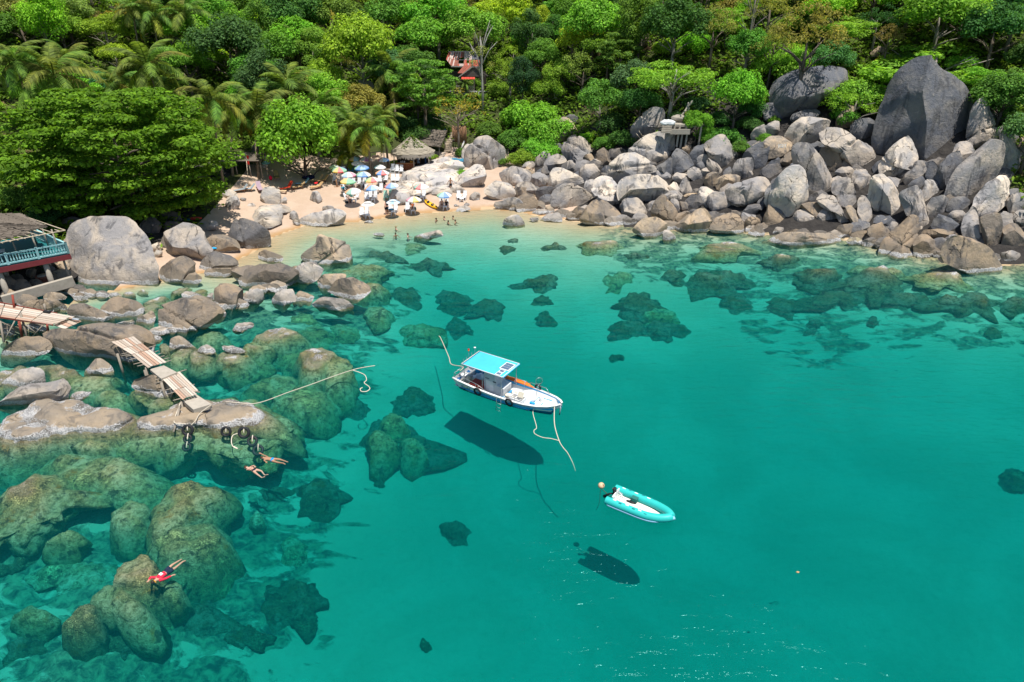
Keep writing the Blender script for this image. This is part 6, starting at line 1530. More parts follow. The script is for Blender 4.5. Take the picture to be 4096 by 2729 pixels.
for i, (x, y, lb) in enumerate(((1.75, -1.27, 'black tyre fender hung on the boat side below the red box'), (4.35, -1.26, 'black tyre fender hung on the boat side beside the icebox'))):
    k = on_boat('tyre_fender', x, y, .50, lb, 'tyre'); k['group'] = 'tyre fenders on the boat'
    MB().torus((0, 0, 0), .265, .065, (.06, 1, .12), 22, 8).build('tyre', M_RUBBER, k, True); MB().bar((0, .04, .24), (0, .14, .45), .012, 5).build('lashing', M_ROPE, k)
k = on_boat('tyre_fender', 5.25, 1.10, .72, 'black tyre hung on the far rail of the boat near the bow', 'tyre'); k['group'] = 'tyre fenders on the boat'; MB().torus((0, 0, 0), .22, .07, (.1, 1, 0), 20, 8).build('tyre', M_RUBBER, k, True)
k = on_boat('orange_paddle_boat', 3.55, 1.12, .72, 'orange foam float board lashed along the far rail of the boat', 'float board')
MB().tube([(-1.5, .0, 0), (-1.2, .02, .02), (0, .03, .02), (.9, 0, .0), (1.4, -.06, -.06)], [.10, .17, .19, .15, .04], 10, flat=.45).build('board', M_ORANGE, k, True)
mb = MB(); 
for x in (-.9, -.1, .7): mb.torus((x, 0, 0), .19, .02, (1, 0, 0), 14, 5)
mb.build('strap', mat('strap_grey', (.4, .38, .36), .7), k, True)
k = on_boat('landing_net', 5.75, -.25, .14, 'long-handled green landing net standing up from the boat foredeck', 'net')
MB().bar((0, 0, 0), (.10, .35, 1.55), .016, 6).build('handle', M_STEEL, k, True); MB().torus((.12, .42, 1.83), .24, .014, (.7, -.7, .1), 22, 5).build('hoop', M_STEEL, k, True)
mb = MB(); c0 = Vector((.12, .42, 1.83)); ax = Vector((.7, -.7, .1)).normalized(); u_ = ax.orthogonal().normalized(); q_ = ax.cross(u_)
for i in range(14):
    g = 2 * PI * i / 14; e = c0 + (u_ * math.cos(g) + q_ * math.sin(g)) * .235; mb.tube([e, c0 + (e - c0) * .6 - Vector((0, 0, .16)), c0 + Vector((0, 0, -.34))], .006, 4)
for j, f_ in enumerate((.85, .65, .42)):
    mb.torus(c0 - Vector((0, 0, .10 + .1 * j)), .235 * f_, .005, ax, 16, 4)
mb.build('net', mat('net_green', (.02, .10, .07), .8), k, True)
def bl(x, y, z): return BM @ Vector((x, y, z))
rope([P(1756, 1345, .0), P(1762, 1352, .03), P(1780, 1392, .25), P(1796, 1430, .5), P(1806, 1458, .7), bl(-.45, .1, 1.15), bl(-.45, -.3, 1.0)], .035, 'pale stern rope running from the boat back to a coral mound')
rope([bl(7.35, -.30, .82), P(2218, 1697, .45), P(2236, 1762, .05), P(2252, 1790, .02), P(2270, 1812, -.05), P(2290, 1850, -.35), P(2302, 1885, -.8)], .032, 'thick white bow rope slanting from the boat into the water')
rope([bl(6.2, -.7, .72), bl(6.1, -1.0, .2), P(2146, 1708, .02), P(2136, 1722, .02), P(2140, 1736, .02), P(2170, 1750, .02), P(2205, 1755, .02), P(2238, 1764, .04)], .024, 'thin looped line floating below the boat bow')
k = on_boat('anchor_line', 7.62, -.05, .86, 'bundle of grey cloth ties hanging from the boat bow', 'rope'); MB().tube([(0, 0, 0), (.06, -.02, -.3), (.03, .0, -.55), (.02, 0, -.72)], [.05, .06, .04, .05], 7).build('ties', mat('tie_cloth', (.5, .5, .55), .9), k, True)
MB().tube([(.02, 0, -.70), (.01, -.03, -.86)], [.05, .03], 6).build('hook', M_RUBBER, k, True)

# ------------------------------------------------------------------ the dinghy and its buoy
M_TEAL = mat('hypalon_teal', (.03, .50, .46), .45, .10, 2.5)
M_LTEAL = mat('strake_blue', (.25, .50, .68), .5, .08, 3)
def dinghy():
    a = P(2470, 1990, .2); b = P(2684, 2078, .2); an = math.atan2(b[1] - a[1], b[0] - a[0]); L_ = math.hypot(b[0] - a[0], b[1] - a[1])
    root = empty('inflatable_dinghy', (a[0], a[1], 0), an, 'turquoise inflatable dinghy with a white floor and black outboard', 'dinghy')
    w_ = .60; L_ = max(L_, 3.0)
    for sg in (-1, 1):
        pts = [(-.42, sg * w_, .24), (-.25, sg * w_, .24), (.6, sg * w_, .24), (L_ * .58, sg * w_ * .96, .26), (L_ * .80, sg * w_ * .72, .31), (L_ * .93, sg * w_ * .38, .36), (L_, 0, .38)]
        MB().tube(spline(pts, 5), [.13] + [.235] * 29 + [.22], 12).build('tube', M_TEAL, root, True)
        MB().tube(spline([(x, y + sg * .20 * (1 if x < L_ * .9 else .3), z - .12) for x, y, z in pts[1:]], 5), .055, 7).build('rubbing_strake', M_LTEAL, root, True)
        for x in (.1, .85, 1.6):
            MB().box((x, sg * w_, .475), (.20, .07, .03)).build('grab_handle', mat('patch_white', (.75, .75, .72), .6), root)
        for x in (.45, 1.25, 1.95): MB().box((x, sg * (w_ + .05), .468), (.16, .08, .02)).build('patch', mat('patch_teal', (.01, .20, .22), .6), root)
    MB().tube([(L_ - .05, -.25, .34), (L_ + .16, -.0, .34), (L_ - .05, .25, .34)], [.06, .09, .06], 8).build('bow_fender', M_LTEAL, root, True)
    mb = MB(); xs_ = [(-.1, .40), (L_ * .55, .40), (L_ * .78, .26), (L_ * .9, .06)]
    V_ = [(x, -y, .10) for x, y in xs_] + [(x, y, .10) for x, y in xs_[::-1]]; mb.add(V_, [tuple(range(8))]); mb.build('floor', mat('floor_white', (.70, .68, .62), .5, .1, 5), root)
    hull = MB(); V_ = [(x, s * y * 1.3, .06) for x, y in xs_ for s in (-1, 1)] + [(x, 0, -.16 if x < L_ * .7 else -.02) for x, y in xs_]
    hull.add(V_, [(2 * i, 2 * i + 2, 9 + i, 8 + i) for i in range(3)] + [(2 * i + 3, 2 * i + 1, 8 + i, 9 + i) for i in range(3)]); hull.build('hull', M_WHITE, root)
    MB().box((-.12, 0, .30), (.06, .86, .42)).build('transom', M_WHITE, root)
    MB().box((.9, .32, .30), (.36, .30, .22)).build('seat_bag', mat('bag_green', (.02, .16, .14), .7), root)
    for y in (-.26, .26): MB().bar((-.1, y, .42), (.28, y, .12), .025, 6).build('brace', M_WHITE, root)
    eng = MB().tube([(-.22, .05, .46), (-.24, .05, .62), (-.20, .05, .74)], [.13, .15, .10], 10, flat=.8).build('outboard_motor', M_RUBBER, root, True)
    MB().box((-.34, .05, .62), (.02, .10, .06)).build('red_badge', mat('badge_red', (.55, .03, .06), .4), eng); MB().box((-.26, .05, .15), (.12, .07, .6)).build('leg', M_RUBBER, eng); MB().bar((-.15, .05, .66), (.32, -.05, .60), .022, 6).build('tiller', mat('tiller_grey', (.4, .4, .42), .5), eng)
    MB().tube([(-.75, -.16, .02), (-.45, -.08, .32), (-.25, .0, .36)], [.10, .05, .04], 7).build('propeller_shaft', M_RUBBER, eng, True)
    MB().tube([(.5, .12, .14), (.8, .16, .14), (1.05, .18, .14)], [.05, .10, .05], 8, flat=.5).build('fuel_bag', M_RUBBER, root, True)
    return root
dinghy()
q = P(2405, 1944, .12); k = empty('mooring_buoy', q, 0, 'round pale orange mooring buoy floating beside the dinghy', 'buoy')
MB().ball((0, 0, .02), .19, 16, 12).build('float', mat('buoy_orange', (.75, .50, .30), .45, .12, 5), k, True); MB().torus((.08, -.1, .14), .06, .012, (1, .4, 0), 12, 5).build('eye', M_RUBBER, k, True)
rope([P(2410, 1958, .0), P(2420, 1968, .04), P(2440, 1987, .03), P(2455, 2000, .25)], .014, 'short dark line from the buoy to the dinghy', mat('rope_dark', (.10, .09, .06), .9))
rope([P(2402, 1958, .0), P(2400, 1985, -.5), P(2396, 2015, -1.0), P(2385, 2040, -1.5)], .014, 'dark chain hanging down from the mooring buoy', mat('rope_dark', (.10, .09, .06), .9))
q = P(3191, 2289, .03); tag(MB().ball(tuple(q), .07, 10, 7, (1.3, .8, .6)).build('drifting_leaf', mat('leaf_tan', (.5, .32, .16), .7), None, True), 'tiny tan speck drifting on the open water, lower right', 'leaf')

# ------------------------------------------------------------------ swimmers
def heading(a, b, za=0.0):
    A = P(*a, za); B = P(*b, za); return math.atan2(B[1] - A[1], B[0] - A[0])
def swimmer(kind, head, feet, label, dz=.02, **kw):
    A = P(*head, 0); B = P(*feet, 0); an = math.atan2(B[1] - A[1], B[0] - A[0]) - PI / 2
    c = (A + B) / 2; d = np.array((math.cos(an + PI / 2), math.sin(an + PI / 2), 0))
    return person(kind, c + d * -.02 + np.array((0, 0, dz)), an, label, **kw)
rt_, J = swimmer('float', (613, 2325), (715, 2245), 'snorkeller in a red long-sleeved shirt and dark shorts floating face down', dz=-.08, skin='fair', hair='dark', top=(.75, .03, .07), extra='long', shorts=(.02, .03, .06), sc=1.04)
MB().box((J['chest'].x, J['chest'].y + .10, J['chest'].z + .128), (.17, .14, .05)).build('back_print', mat('print_white', (.8, .75, .75), .7), rt_)
MB().torus(tuple(J['head'] + Vector((0, -.02, -.02))), .112, .018, (0, 1, .2), 16, 5).build('snorkel_mask', mat('mask_yellow', (.85, .45, .02), .5), rt_, True)
swimmer('swim', (1040, 1828), (1140, 1846), 'swimmer in bright blue trunks reaching one arm forward', dz=-.06, skin='tan', hair='brown', trunks=(.02, .30, .70))
swimmer('swimr', (985, 1868), (1050, 1890), 'swimmer in dark trunks below the one in blue trunks', dz=-.07, skin='pink', hair='brown', trunks=(.02, .03, .05), sc=.95)
# ------------------------------------------------------------------ plank walkway, jetty, landing tyres
def wood(name, a, stretch=(9, 1.2, 6)): return mat(name, a, .85, .28, 4, .12, 0, .4, stretch)
M_W = [wood('weathered_plank', (.48, .39, .31)), wood('weathered_plank_pale', (.56, .48, .40)), wood('weathered_plank_red', (.44, .29, .21))]
M_POLE = wood('pole_grey', (.30, .26, .21)); M_CONC = mat('old_concrete', (.40, .36, .30), .95, .22, 3, .1, 0, .6); M_REDW = wood('red_timber', (.30, .07, .05))
def planks(root, quad, n, z, th=.045, along=True, cuts=(), gap=.14, seed=0):
    """boards between two opposite edges of a quad given in pixels: 0-1 start edge, 3-2 end edge"""
    r = random.Random(seed); q = [Vector(P(x, y, zz)) for (x, y), zz in zip(quad, z if isinstance(z, (list, tuple)) else [z] * 4)]
    cu = [0] + list(cuts) + [1]
    for i in range(n):
        a, b = (i + gap / 2) / n, (i + 1 - gap / 2) / n
        for s0, s1 in zip(cu[:-1], cu[1:]):
            f0 = s0 + (r.uniform(-.02, .01) if s0 == 0 else .006); f1 = s1 + (r.uniform(-.01, .03) if s1 == 1 else -.006)
            def at(u, v): return q[0].lerp(q[1], u).lerp(q[3].lerp(q[2], u), v)
            h = Vector((0, 0, r.uniform(-.012, .012)))
            MB().slab([at(a, f0) + h, at(b, f0) + h, at(b, f1) + h, at(a, f1) + h], th).build('plank', r.choice(M_W), root)
def sticks(root, pairs, z, r_=.035):
    for a, b in pairs: MB().bar(P(*a, z), P(*b, z), r_, 6).build('cross_pole', M_POLE, root, True)
wk = empty('walkway', (0, 0, 0), 0, 'weathered plank walkway stepping down over the rocks to the landing rock', 'walkway')
def c4(*p): return [zp('c', *q) for q in p]
planks(wk, c4((120, 180), (355, 120), (515, 250), (325, 305)), 7, 1.72, cuts=(.55,), seed=1)
planks(wk, c4((325, 308), (520, 255), (692, 385), (492, 442)), 6, 1.66, seed=2)
planks(wk, c4((635, 548), (775, 508), (1012, 722), (852, 772)), 6, 1.30, cuts=(.62,), seed=3)
planks(wk, c4((775, 505), (835, 488), (1030, 685), (985, 700)), 2, 1.24, seed=4)
sticks(wk, [c4((225, 305), (330, 285)), c4((225, 325), (345, 300)), c4((270, 330), (370, 310)), c4((305, 365), (400, 345)), c4((350, 412), (460, 385)), c4((390, 432), (500, 405)), c4((500, 240), (585, 215)), c4((560, 290), (615, 268)), c4((600, 312), (645, 295)),
            c4((630, 335), (678, 322)), c4((660, 362), (722, 345)), c4((680, 390), (742, 370)), c4((95, 186), (150, 172))], 1.60)
sticks(wk, [c4((578, 578), (650, 555)), c4((570, 615), (680, 580)), c4((665, 690), (780, 655)), c4((697, 728), (820, 690)), c4((762, 792), (860, 765)), c4((800, 500), (905, 468)), c4((950, 690), (1045, 705)), c4((940, 635), (990, 622))], 1.22)
def block(root, quad, z, th, nm='concrete_slab'): return MB().slab([P(*q, z) for q in quad], th).build(nm, M_CONC, root)
block(wk, c4((520, 465), (665, 422), (805, 495), (640, 562)), 1.42, .22); block(wk, c4((865, 790), (1015, 732), (1165, 828), (975, 885)), 1.02, .34)
for a, z in (((465, 470), 1.5), ((180, 300), 1.6), ((640, 600), 1.2), ((850, 800), 1.0), ((700, 600), 1.2), ((480, 440), 1.5)):
    p = P(*zp('c', *a), z); MB().bar((p[0], p[1], -.9), (p[0], p[1], z - .02), .085, 8).build('post', M_POLE, wk, True)
p0 = P(*zp('c', 830, 850), .95); p1 = P(*zp('c', 770, 1120), .05); tag(MB().tube([p0, (p0 + p1) / 2 + np.array((.05, 0, 0)), p1], [.07, .085, .06], 8).build('driftwood_pole', M_POLE, None, True), 'old tree limb propped on the landing rock beside the first tyre', 'pole')
jt = empty('jetty', (0, 0, 0), 0, 'wooden jetty on crossed legs running in from the left edge', 'jetty')
def c1(*p): return [zp('b', *q) for q in p]
planks(jt, c1((-260, 225), (-260, 10), (1130, 255), (815, 388))[:1] + c1((-260, 0), (1130, 255), (815, 388)), 7, 2.05, cuts=(.25, .47, .7), seed=5)
MB().beam(P(*zp('b', -250, 235), 1.98), P(*zp('b', 830, 395), 1.98), .05, .14).build('side_beam', M_REDW, jt); MB().beam(P(*zp('b', -250, -5), 1.98), P(*zp('b', 900, 215), 1.98), .05, .12).build('side_beam', M_REDW, jt)
for i in range(9):
    a = zp('b', 30 + i * 88, 262 + i * 14); MB().bar(P(a[0], a[1], 1.93), P(a[0] + 22, a[1] - 26, 1.93), .04, 6).build('joist', M_POLE, jt, True)
for (x0, y0), (x1, y1), r_, m_ in (((300, 340), (350, 580), .10, M_REDW), ((740, 400), (765, 540), .09, M_REDW), ((0, 330), (60, 660), .09, M_POLE), ((230, 330), (70, 640), .05, M_POLE), ((30, 350), (310, 490), .05, M_POLE), ((400, 390), (640, 580), .05, M_POLE), ((670, 400), (510, 580), .05, M_POLE)):
    a = P(*zp('b', x0, y0), 1.95); b = P(*zp('b', x1, y1), .55); MB().bar(a, b, r_, 7).build('leg', m_, jt, True)
for (x0, y0), (x1, y1), z1 in (((320, 200), (425, 590), 2.0), ((690, 60), (715, 165), 2.05), ((195, -80), (225, 130), 2.05)):
    b = P(*zp('b', x1, y1), .6 if y1 > 400 else 2.0); a = C0 + ray(*zp('b', x0, y0)) * ((b - C0) @ FWD); MB().bar(b, a, .09, 7).build('stump_post', M_REDW if x0 < 600 and y0 < 0 else M_POLE, jt, True)
planks(jt, c1((830, 395), (1110, 270), (1280, 330), (1000, 455)), 4, 1.75, seed=6)
tag(MB().box(P(*zp('b', 738, 190), 2.12), (.62, .2, .18), -.25).build('black_log', M_RUBBER), 'short black log lying on the jetty edge', 'log')
p = P(*zp('b', 1140, 300), 1.95); tag(MB().bar(p, p + np.array((.55, -.12, 0)), .08, 8).build('grey_pipe', mat('pipe_grey', (.45, .5, .54), .5), None, True), 'short grey pipe at the jetty end', 'pipe')
# tyres on the landing rock
for x, y, r_, z, lb, tl in ((925, 1090, .40, .22, 'tyre hanging on the landing rock with a knotted rope through it, left of three', .5), (1325, 1105, .36, .22, 'plain black tyre in the middle of the landing rock side', .45), (1512, 1115, .41, .2, 'tyre hanging at the right corner of the landing rock', .5), (1600, 1205, .36, -.12, 'half sunken tyre below the right corner tyre', 1.0), (1660, 1300, .38, -.35, 'sunken tyre lowest of the tyre chain', 1.2), (925, 1180, .30, -.1, 'sunken tyre under the left tyre of the landing rock', .9), (915, 1265, .30, -.4, 'deepest tyre under the left end of the landing rock', 1.2)):
    p = P(*zp('c', x, y), z); k = empty('tyre', p, 0, lb, 'tyre', 'tyres hung on the landing rock')
    MB().torus((0, -.12, 0), r_ * .74, r_ * .26, (.1, -1, tl), 22, 9).build('tread', M_RUBBER, k, True)
    MB().tube([(0, .1, r_ * .9), (.02, -.1, r_ * .55), (.06, -.28, r_ * .2)], .035, 6).build('lashing', M_ROPE, k, True)
rope([P(*zp('c', 850, 790), .98), P(*zp('c', 820, 870), .8), P(*zp('c', 775, 1000), .55), P(*zp('c', 800, 1030), .5), P(*zp('c', 890, 1035), .45), P(*zp('c', 910, 1060), .4)], .032, 'pale rope looped from the walkway end down to the left tyre')
rope([P(*zp('c', 1165, 835), 1.0), P(*zp('c', 1050, 920), .8), P(*zp('c', 1000, 1000), .6), P(*zp('c', 940, 1060), .42)], .028, 'pale rope from the concrete block down to the left tyre')
rope([P(*zp('c', 1440, 1135), .2), P(*zp('c', 1385, 1160), .1), P(*zp('c', 1375, 1230), .03), P(*zp('c', 1395, 1275), .03), P(*zp('c', 1440, 1295), .03), P(*zp('c', 1400, 1270), .03)], .03, 'short knotted rope trailing in the water below the middle tyre')
rope([P(*zp('c', 1310, 800), .70), P(*zp('c', 1450, 815), .68), P(*zp('c', 1590, 825), .62), P(1062, 1604, .45), P(1150, 1571, .06), P(1240, 1540, .03), P(1330, 1507, .03), P(1408, 1481, .03), P(1450, 1471, .03), P(1500, 1463, .02)], .03, 'long pale rope floating out from the landing rock')
rope([P(1410, 1481, .03), P(1440, 1491, .03), P(1460, 1502, .03), P(1466, 1520, .03), P(1457, 1532, .03), P(1475, 1546, .03), P(1479, 1556, .03), P(1466, 1566, .03), P(1446, 1566, .03), P(1441, 1556, .03), P(1450, 1551, .03)], .03, 'curled rope end floating on the water like a hook')

# ------------------------------------------------------------------ terrace restaurant on posts at the left edge
M_AQUA = mat('aqua_paint', (.30, .55, .57), .6, .16, 3); M_OXBLOOD = mat('oxblood_paint', (.20, .035, .04), .7, .15, 3); M_FLOOR = mat('teal_floor', (.02, .16, .17), .5, .15, 2)
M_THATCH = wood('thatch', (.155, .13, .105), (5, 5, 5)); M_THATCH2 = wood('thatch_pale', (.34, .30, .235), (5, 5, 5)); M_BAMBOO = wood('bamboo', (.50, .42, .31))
def terrace():
    fz = 3.8; A = Vector(P(274, 1012, fz)); e1 = Vector((-.79, -.61, 0)); e2 = Vector((-.80, .60, 0)); LF, LS = 9.5, 8.0
    root = empty('terrace', (0, 0, 0), 0, 'turquoise railed terrace on posts with a ragged thatched roof at the left edge', 'restaurant')
    def at(u, v, z=0): return A + e1 * u + e2 * v + Vector((0, 0, z))
    MB().slab([at(0, 0), at(LF, 0), at(LF, LS), at(0, LS)], .12).build('floor', M_FLOOR, root)
    MB().beam(at(-.1, -.02, -.36), at(LF, -.02, -.36), .16, .46).build('edge_beam', M_OXBLOOD, root); MB().beam(at(0, 0, -.36), at(0, LS, -.36), .16, .46).build('edge_beam', M_OXBLOOD, root)
    def balustrade(f, n, sec):
        bl_ = MB().beam(f(0, .92), f(n, .92), .17, .10).build('top_rail', M_AQUA, root); MB().beam(f(0, .10), f(n, .10), .16, .12).build('bottom_rail', M_AQUA, root)
        k = 0.0
        while k <= n + .01:
            MB().box(f(k, .5), (.20, .20, 1.06), math.atan2(e1.y, e1.x)).build('newel', M_AQUA, root); k += sec
        m = int(n / .215); me = None
        for i in range(m):
            if (i * n / m) % sec < .16 or sec - (i * n / m) % sec < .16: continue
            if me is None: me = MB().lathe([(.035, .15), (.065, .24), (.075, .36), (.04, .50), (.03, .56), (.055, .66), (.045, .80), (.05, .88)], 8).mesh('baluster', M_AQUA, True)
            link('baluster', me, root, f(i * n / m, 0))
    balustrade(lambda k, z: at(k, 0, z), LF, 2.3); balustrade(lambda k, z: at(0, k, z), LS, 2.3)
    for u, v, r_, z0 in ((1.9, .3, .24, .6), (5.4, .3, .24, .4), (.3, .8, .10, .8), (.4, 4.5, .14, 1.6), (4, 4, .2, 1.2), (8.6, .4, .22, .4)):
        a = at(u, v, -.3); MB().bar((a.x, a.y, z0 - 1.2), a, r_, 10).build('stilt', M_CONC if r_ > .12 else M_POLE, root, True)
    # roof frame and thatch
    ez = 2.15
    for u, v in ((.5, .5), (2.1, .45), (3.6, .5), (5.2, .5), (.6, 2.4), (.7, 4.8), (7.0, .5)): MB().bar(at(u, v, 0), at(u + .05, v, ez + .1), .065, 7).build('roof_post', M_POLE, root, True)
    tip = at(-.2, -.3, ez + .02); el = at(10, -.5, ez - .1); top = at(8.2, 4.4, 4.3); bk = at(.6, 7.6, ez + .2)
    MB().bar(tip, at(6.5, -.45, ez - .05), .05, 7).build('eave_pole', M_BAMBOO, root, True); MB().bar(tip, bk, .05, 7).build('eave_pole', M_BAMBOO, root, True)
    for i in range(9):
        f = .06 + i * .085; a = tip.lerp(at(6.5, -.45, ez), f); b = tip.lerp(top, min(f * 1.5, 1)); d = b - a; MB().bar(a - d * .04, a + d * .75, .038, 6).build('rafter', M_BAMBOO, root, True)
    def sheet(a, b, c, d, n, m_, seed):
        """courses of palm thatch, each overlapping the one below with a ragged edge"""
        r = random.Random(seed)
        for i in range(n):
            f0, f1 = i / n, min((i + 1.35) / n, 1); mb = MB(); V_ = []; K = 44
            for j in range(K + 1):
                s = j / K; lo = a.lerp(b, s); hi = d.lerp(c, s); p = lo.lerp(hi, f0) + Vector((0, 0, .10 + r.uniform(-.04, .05))); q_ = lo.lerp(hi, f1) + Vector((0, 0, .02)); p = p + (lo - hi).normalized() * r.uniform(0, .34)
                V_ += [p, q_, q_ - Vector((0, 0, .12)), p - Vector((0, 0, .14))]
            Fs = []
            for j in range(K):
                o_ = 4 * j
                for k_ in range(4): Fs.append((o_ + k_, o_ + (k_ + 1) % 4, o_ + 4 + (k_ + 1) % 4, o_ + 4 + k_))
            mb.add(V_, Fs).build('thatch_course', m_, root)
    h0 = tip.lerp(top, .20)
    sheet(at(2.4, .10, ez + .22), at(10, -.4, ez - .05), top.lerp(at(12, 3, 4.2), .8), h0.lerp(top, .45), 15, M_THATCH, 3)
    sheet(at(.9, .55, ez + .42), at(2.6, .4, ez + .4), h0.lerp(top, .5), h0.lerp(top, .12), 6, M_THATCH, 4)
    sheet(at(.9, 1.2, ez + .35), bk, top.lerp(bk, .1), h0.lerp(top, .35), 9, M_THATCH, 5)
    return at
at = terrace()
k = empty('table', at(4.6, 2.0), 0, 'white table on the terrace under the thatched roof', 'table'); MB().box((0, 0, .74), (1.2, .8, .05), .6).build('top', M_WHITE, k)
for x, y in ((-.4, -.2), (.4, .2), (-.2, .3), (.2, -.3)): MB().bar((x, y, 0), (x, y, .72), .03, 6).build('leg', M_STEEL, k)
k = empty('canoe', at(5.2, 4.2, .0), 0.5, 'blue kayak stored on the terrace floor', 'kayak'); MB().tube([(-1.6, 0, .45), (-1.0, 0, .28), (0, 0, .22), (1.0, 0, .28), (1.6, 0, .45)], [.03, .26, .34, .26, .03], 10, flat=.6).build('hull', mat('kayak_blue', (.02, .26, .42), .4), k, True)
q = hit(178, 1130); k = empty('brick_footing', q, .3, 'round red brick footing under the terrace post', 'footing')
for j in range(4):
    for i in range(11):
        g = 2 * PI * (i + .5 * (j % 2)) / 11; MB().box((.50 * math.cos(g), .50 * math.sin(g), .1 + j * .17), (.16, .26, .15), g).build('brick', mat('red_brick', (.36, .13, .08), .9, .25, 6), k)
MB().lathe([(.42, -.5), (.42, .74), (.01, .74)], 14).build('core', M_CONC, k, True)
a = zp('5', 0, 1180); b = zp('5', 660, 995); p0 = P(*a, 1.2); p1 = P(*b, 1.6)
tag(MB().beam(p0 + np.array((0, .2, -.3)), p1 + np.array((0, .2, -.3)), .45, .9).build('stone_wall', M_CONC), 'low rough concrete wall running under the terrace to the giant boulder', 'wall')

# ------------------------------------------------------------------ the beach bar
def hut(px_base, label):
    b = hit(*px_base); root = empty('beach_bar', b, 0, label, 'hut')
    Rr, ez, ap = 3.15, 2.35, 4.55; N = 14
    def prof(f): return Rr * (1 - f) + .05 * math.sin(PI * f), ez + (ap - ez) * (f ** 1.08)
    r = random.Random(5)
    for i in range(15):
        f0, f1 = i / 15, min((i + 1.3) / 15, 1.0); r0, z0 = prof(f0); r1, z1 = prof(f1); mb = MB(); V_ = []; K = 44
        for j in range(K):
            g = 2 * PI * j / K; a = r0 + r.uniform(-.02, .14); d = .07 + r.uniform(-.05, .05); sx, sy = 1.0, .8
            V_ += [(a * math.cos(g) * sx, a * math.sin(g) * sy, z0 + d), (r1 * math.cos(g) * sx, r1 * math.sin(g) * sy, z1 + .04), (r1 * math.cos(g) * sx * .97, r1 * math.sin(g) * sy * .97, z1 - .1), (a * math.cos(g) * sx * .98, a * math.sin(g) * sy * .98, z0 - .1)]
        Fs = [(4 * j + q_, 4 * j + (q_ + 1) % 4, 4 * ((j + 1) % K) + (q_ + 1) % 4, 4 * ((j + 1) % K) + q_) for j in range(K) for q_ in range(4)]
        mb.add(V_, Fs).build('thatch_course', M_THATCH2, root)
    mb = MB()
    for j in range(150):
        g = 2 * PI * j / 150; a = Rr * 1.0; l_ = r.uniform(.35, .75); w_ = .09
        p = Vector((a * math.cos(g), a * math.sin(g) * .8, ez + .08)); t_ = Vector((-math.sin(g), math.cos(g) * .8, 0)) * w_; mb.add([p - t_, p + t_, p + t_ * .4 + Vector((.06 * math.cos(g), .06 * math.sin(g), -l_)), p - t_ * .5 + Vector((.06 * math.cos(g), .06 * math.sin(g), -l_ * .9))], [(0, 1, 2, 3)])
    mb.build('thatch_fringe', wood('thatch_dry', (.28, .25, .21), (9, 9, 2)), root)['kind'] = 'stuff'
    # ivy over the ridge
    rr = np.random.RandomState(4); n = 520; g = rr.uniform(-2.4, .9, n) ; f = rr.uniform(.25, 1, n) ** .8
    C = np.array([[prof(q)[0] * math.cos(a), prof(q)[0] * math.sin(a) * .8, prof(q)[1] + .13] for a, q in zip(g, f)]); keep = (np.sin(g * 5) + np.sin(g * 9 + 1) * .7 + f * 1.6) > .9
    C = C[keep]; V_, Q_ = leaf_quads(C, np.tile((0, 0, 1.0), (len(C), 1)), .26, .18, rr)
    o = link('ivy', mesh_np('ivy', V_, Q_, M_LEAF), root, color=(.13, .22, .02)); o['kind'] = 'stuff'
    for x, y in ((-2.5, -1.5), (.35, -2.1), (2.4, -1.5), (-2.3, 1.5), (2.3, 1.5)): MB().tube([(x, y, -.2), (x * 1.02, y, 1.2), (x * .98, y, ez + .25)], [.08, .07, .06], 7).build('post', M_POLE, root, True)
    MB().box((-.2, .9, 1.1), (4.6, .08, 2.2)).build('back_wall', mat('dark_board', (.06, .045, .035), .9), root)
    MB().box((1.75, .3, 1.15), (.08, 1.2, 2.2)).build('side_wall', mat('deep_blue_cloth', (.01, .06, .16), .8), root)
    for i in range(26): MB().box((-2.15 + i * .098, -1.62, .52), (.085, .06, 1.02 + .02 * math.sin(i * 2.1))).build('counter_slat', wood('bar_wood', (.26, .09, .04), (6, 6, 1)), root)
    MB().box((-.9, -1.5, 1.06), (2.75, .48, .06)).build('counter_top', wood('bar_top', (.38, .20, .10)), root)
    MB().box((-.5, -.9, -.06), (6.2, 3.4, .14)).build('plinth', mat('grey_floor', (.30, .31, .30), .9), root)
    return root, b
bar, bb = hut((1655, 672), 'round thatched beach bar with a wooden slat counter and green creeper on the roof')
def at_bar(x, y, z=0.0): return (bb[0] + x, bb[1] + y, bb[2] + z)
for i, x in enumerate((-1.55, -1.3, -1.05, -.2, 0, .2)):
    k = empty('bottle', at_bar(x, -1.5 + .06 * (i % 2), 1.09), 0, None, None)
    tag(k, ('leftmost', 'middle', 'rightmost')[i % 3] + (' of the three white bottles on the bar counter' if x < -.9 else ' of the three orange fruit jars on the bar counter'), 'bottle' if x < -.9 else 'jar', 'white bottles on the bar counter' if x < -.9 else 'orange jars on the bar counter')
    MB().lathe([(.06, 0), (.06, .18), (.03, .25), (.03, .30), (.001, .3)], 8).build('glass', M_WHITE if x < -.9 else mat('fruit_orange', (.75, .35, .03), .5), k, True)
def stool(p, label):
    k = empty('bar_stool', p, rng.uniform(-.1, .1), label, 'stool', 'white bar stools')
    MB().lathe([(.17, .70), (.18, .74), (.01, .75)], 10).build('seat', M_WHITE, k, True)
    for x, y in ((-1, -1), (1, -1), (1, 1), (-1, 1)): MB().beam((x * .12, y * .12, .71), (x * .19, y * .19, 0), .05, .05).build('leg', M_WHITE, k)
for (x, y), lb in (((1305, 400), 'white bar stool nearest the roof post, in front of the counter'), ((1238, 400), 'white bar stool in the middle of the counter front'), ((1185, 390), 'white bar stool behind the young leafy bush at the counter')): stool(hit(*zp('u', x, y)), lb)
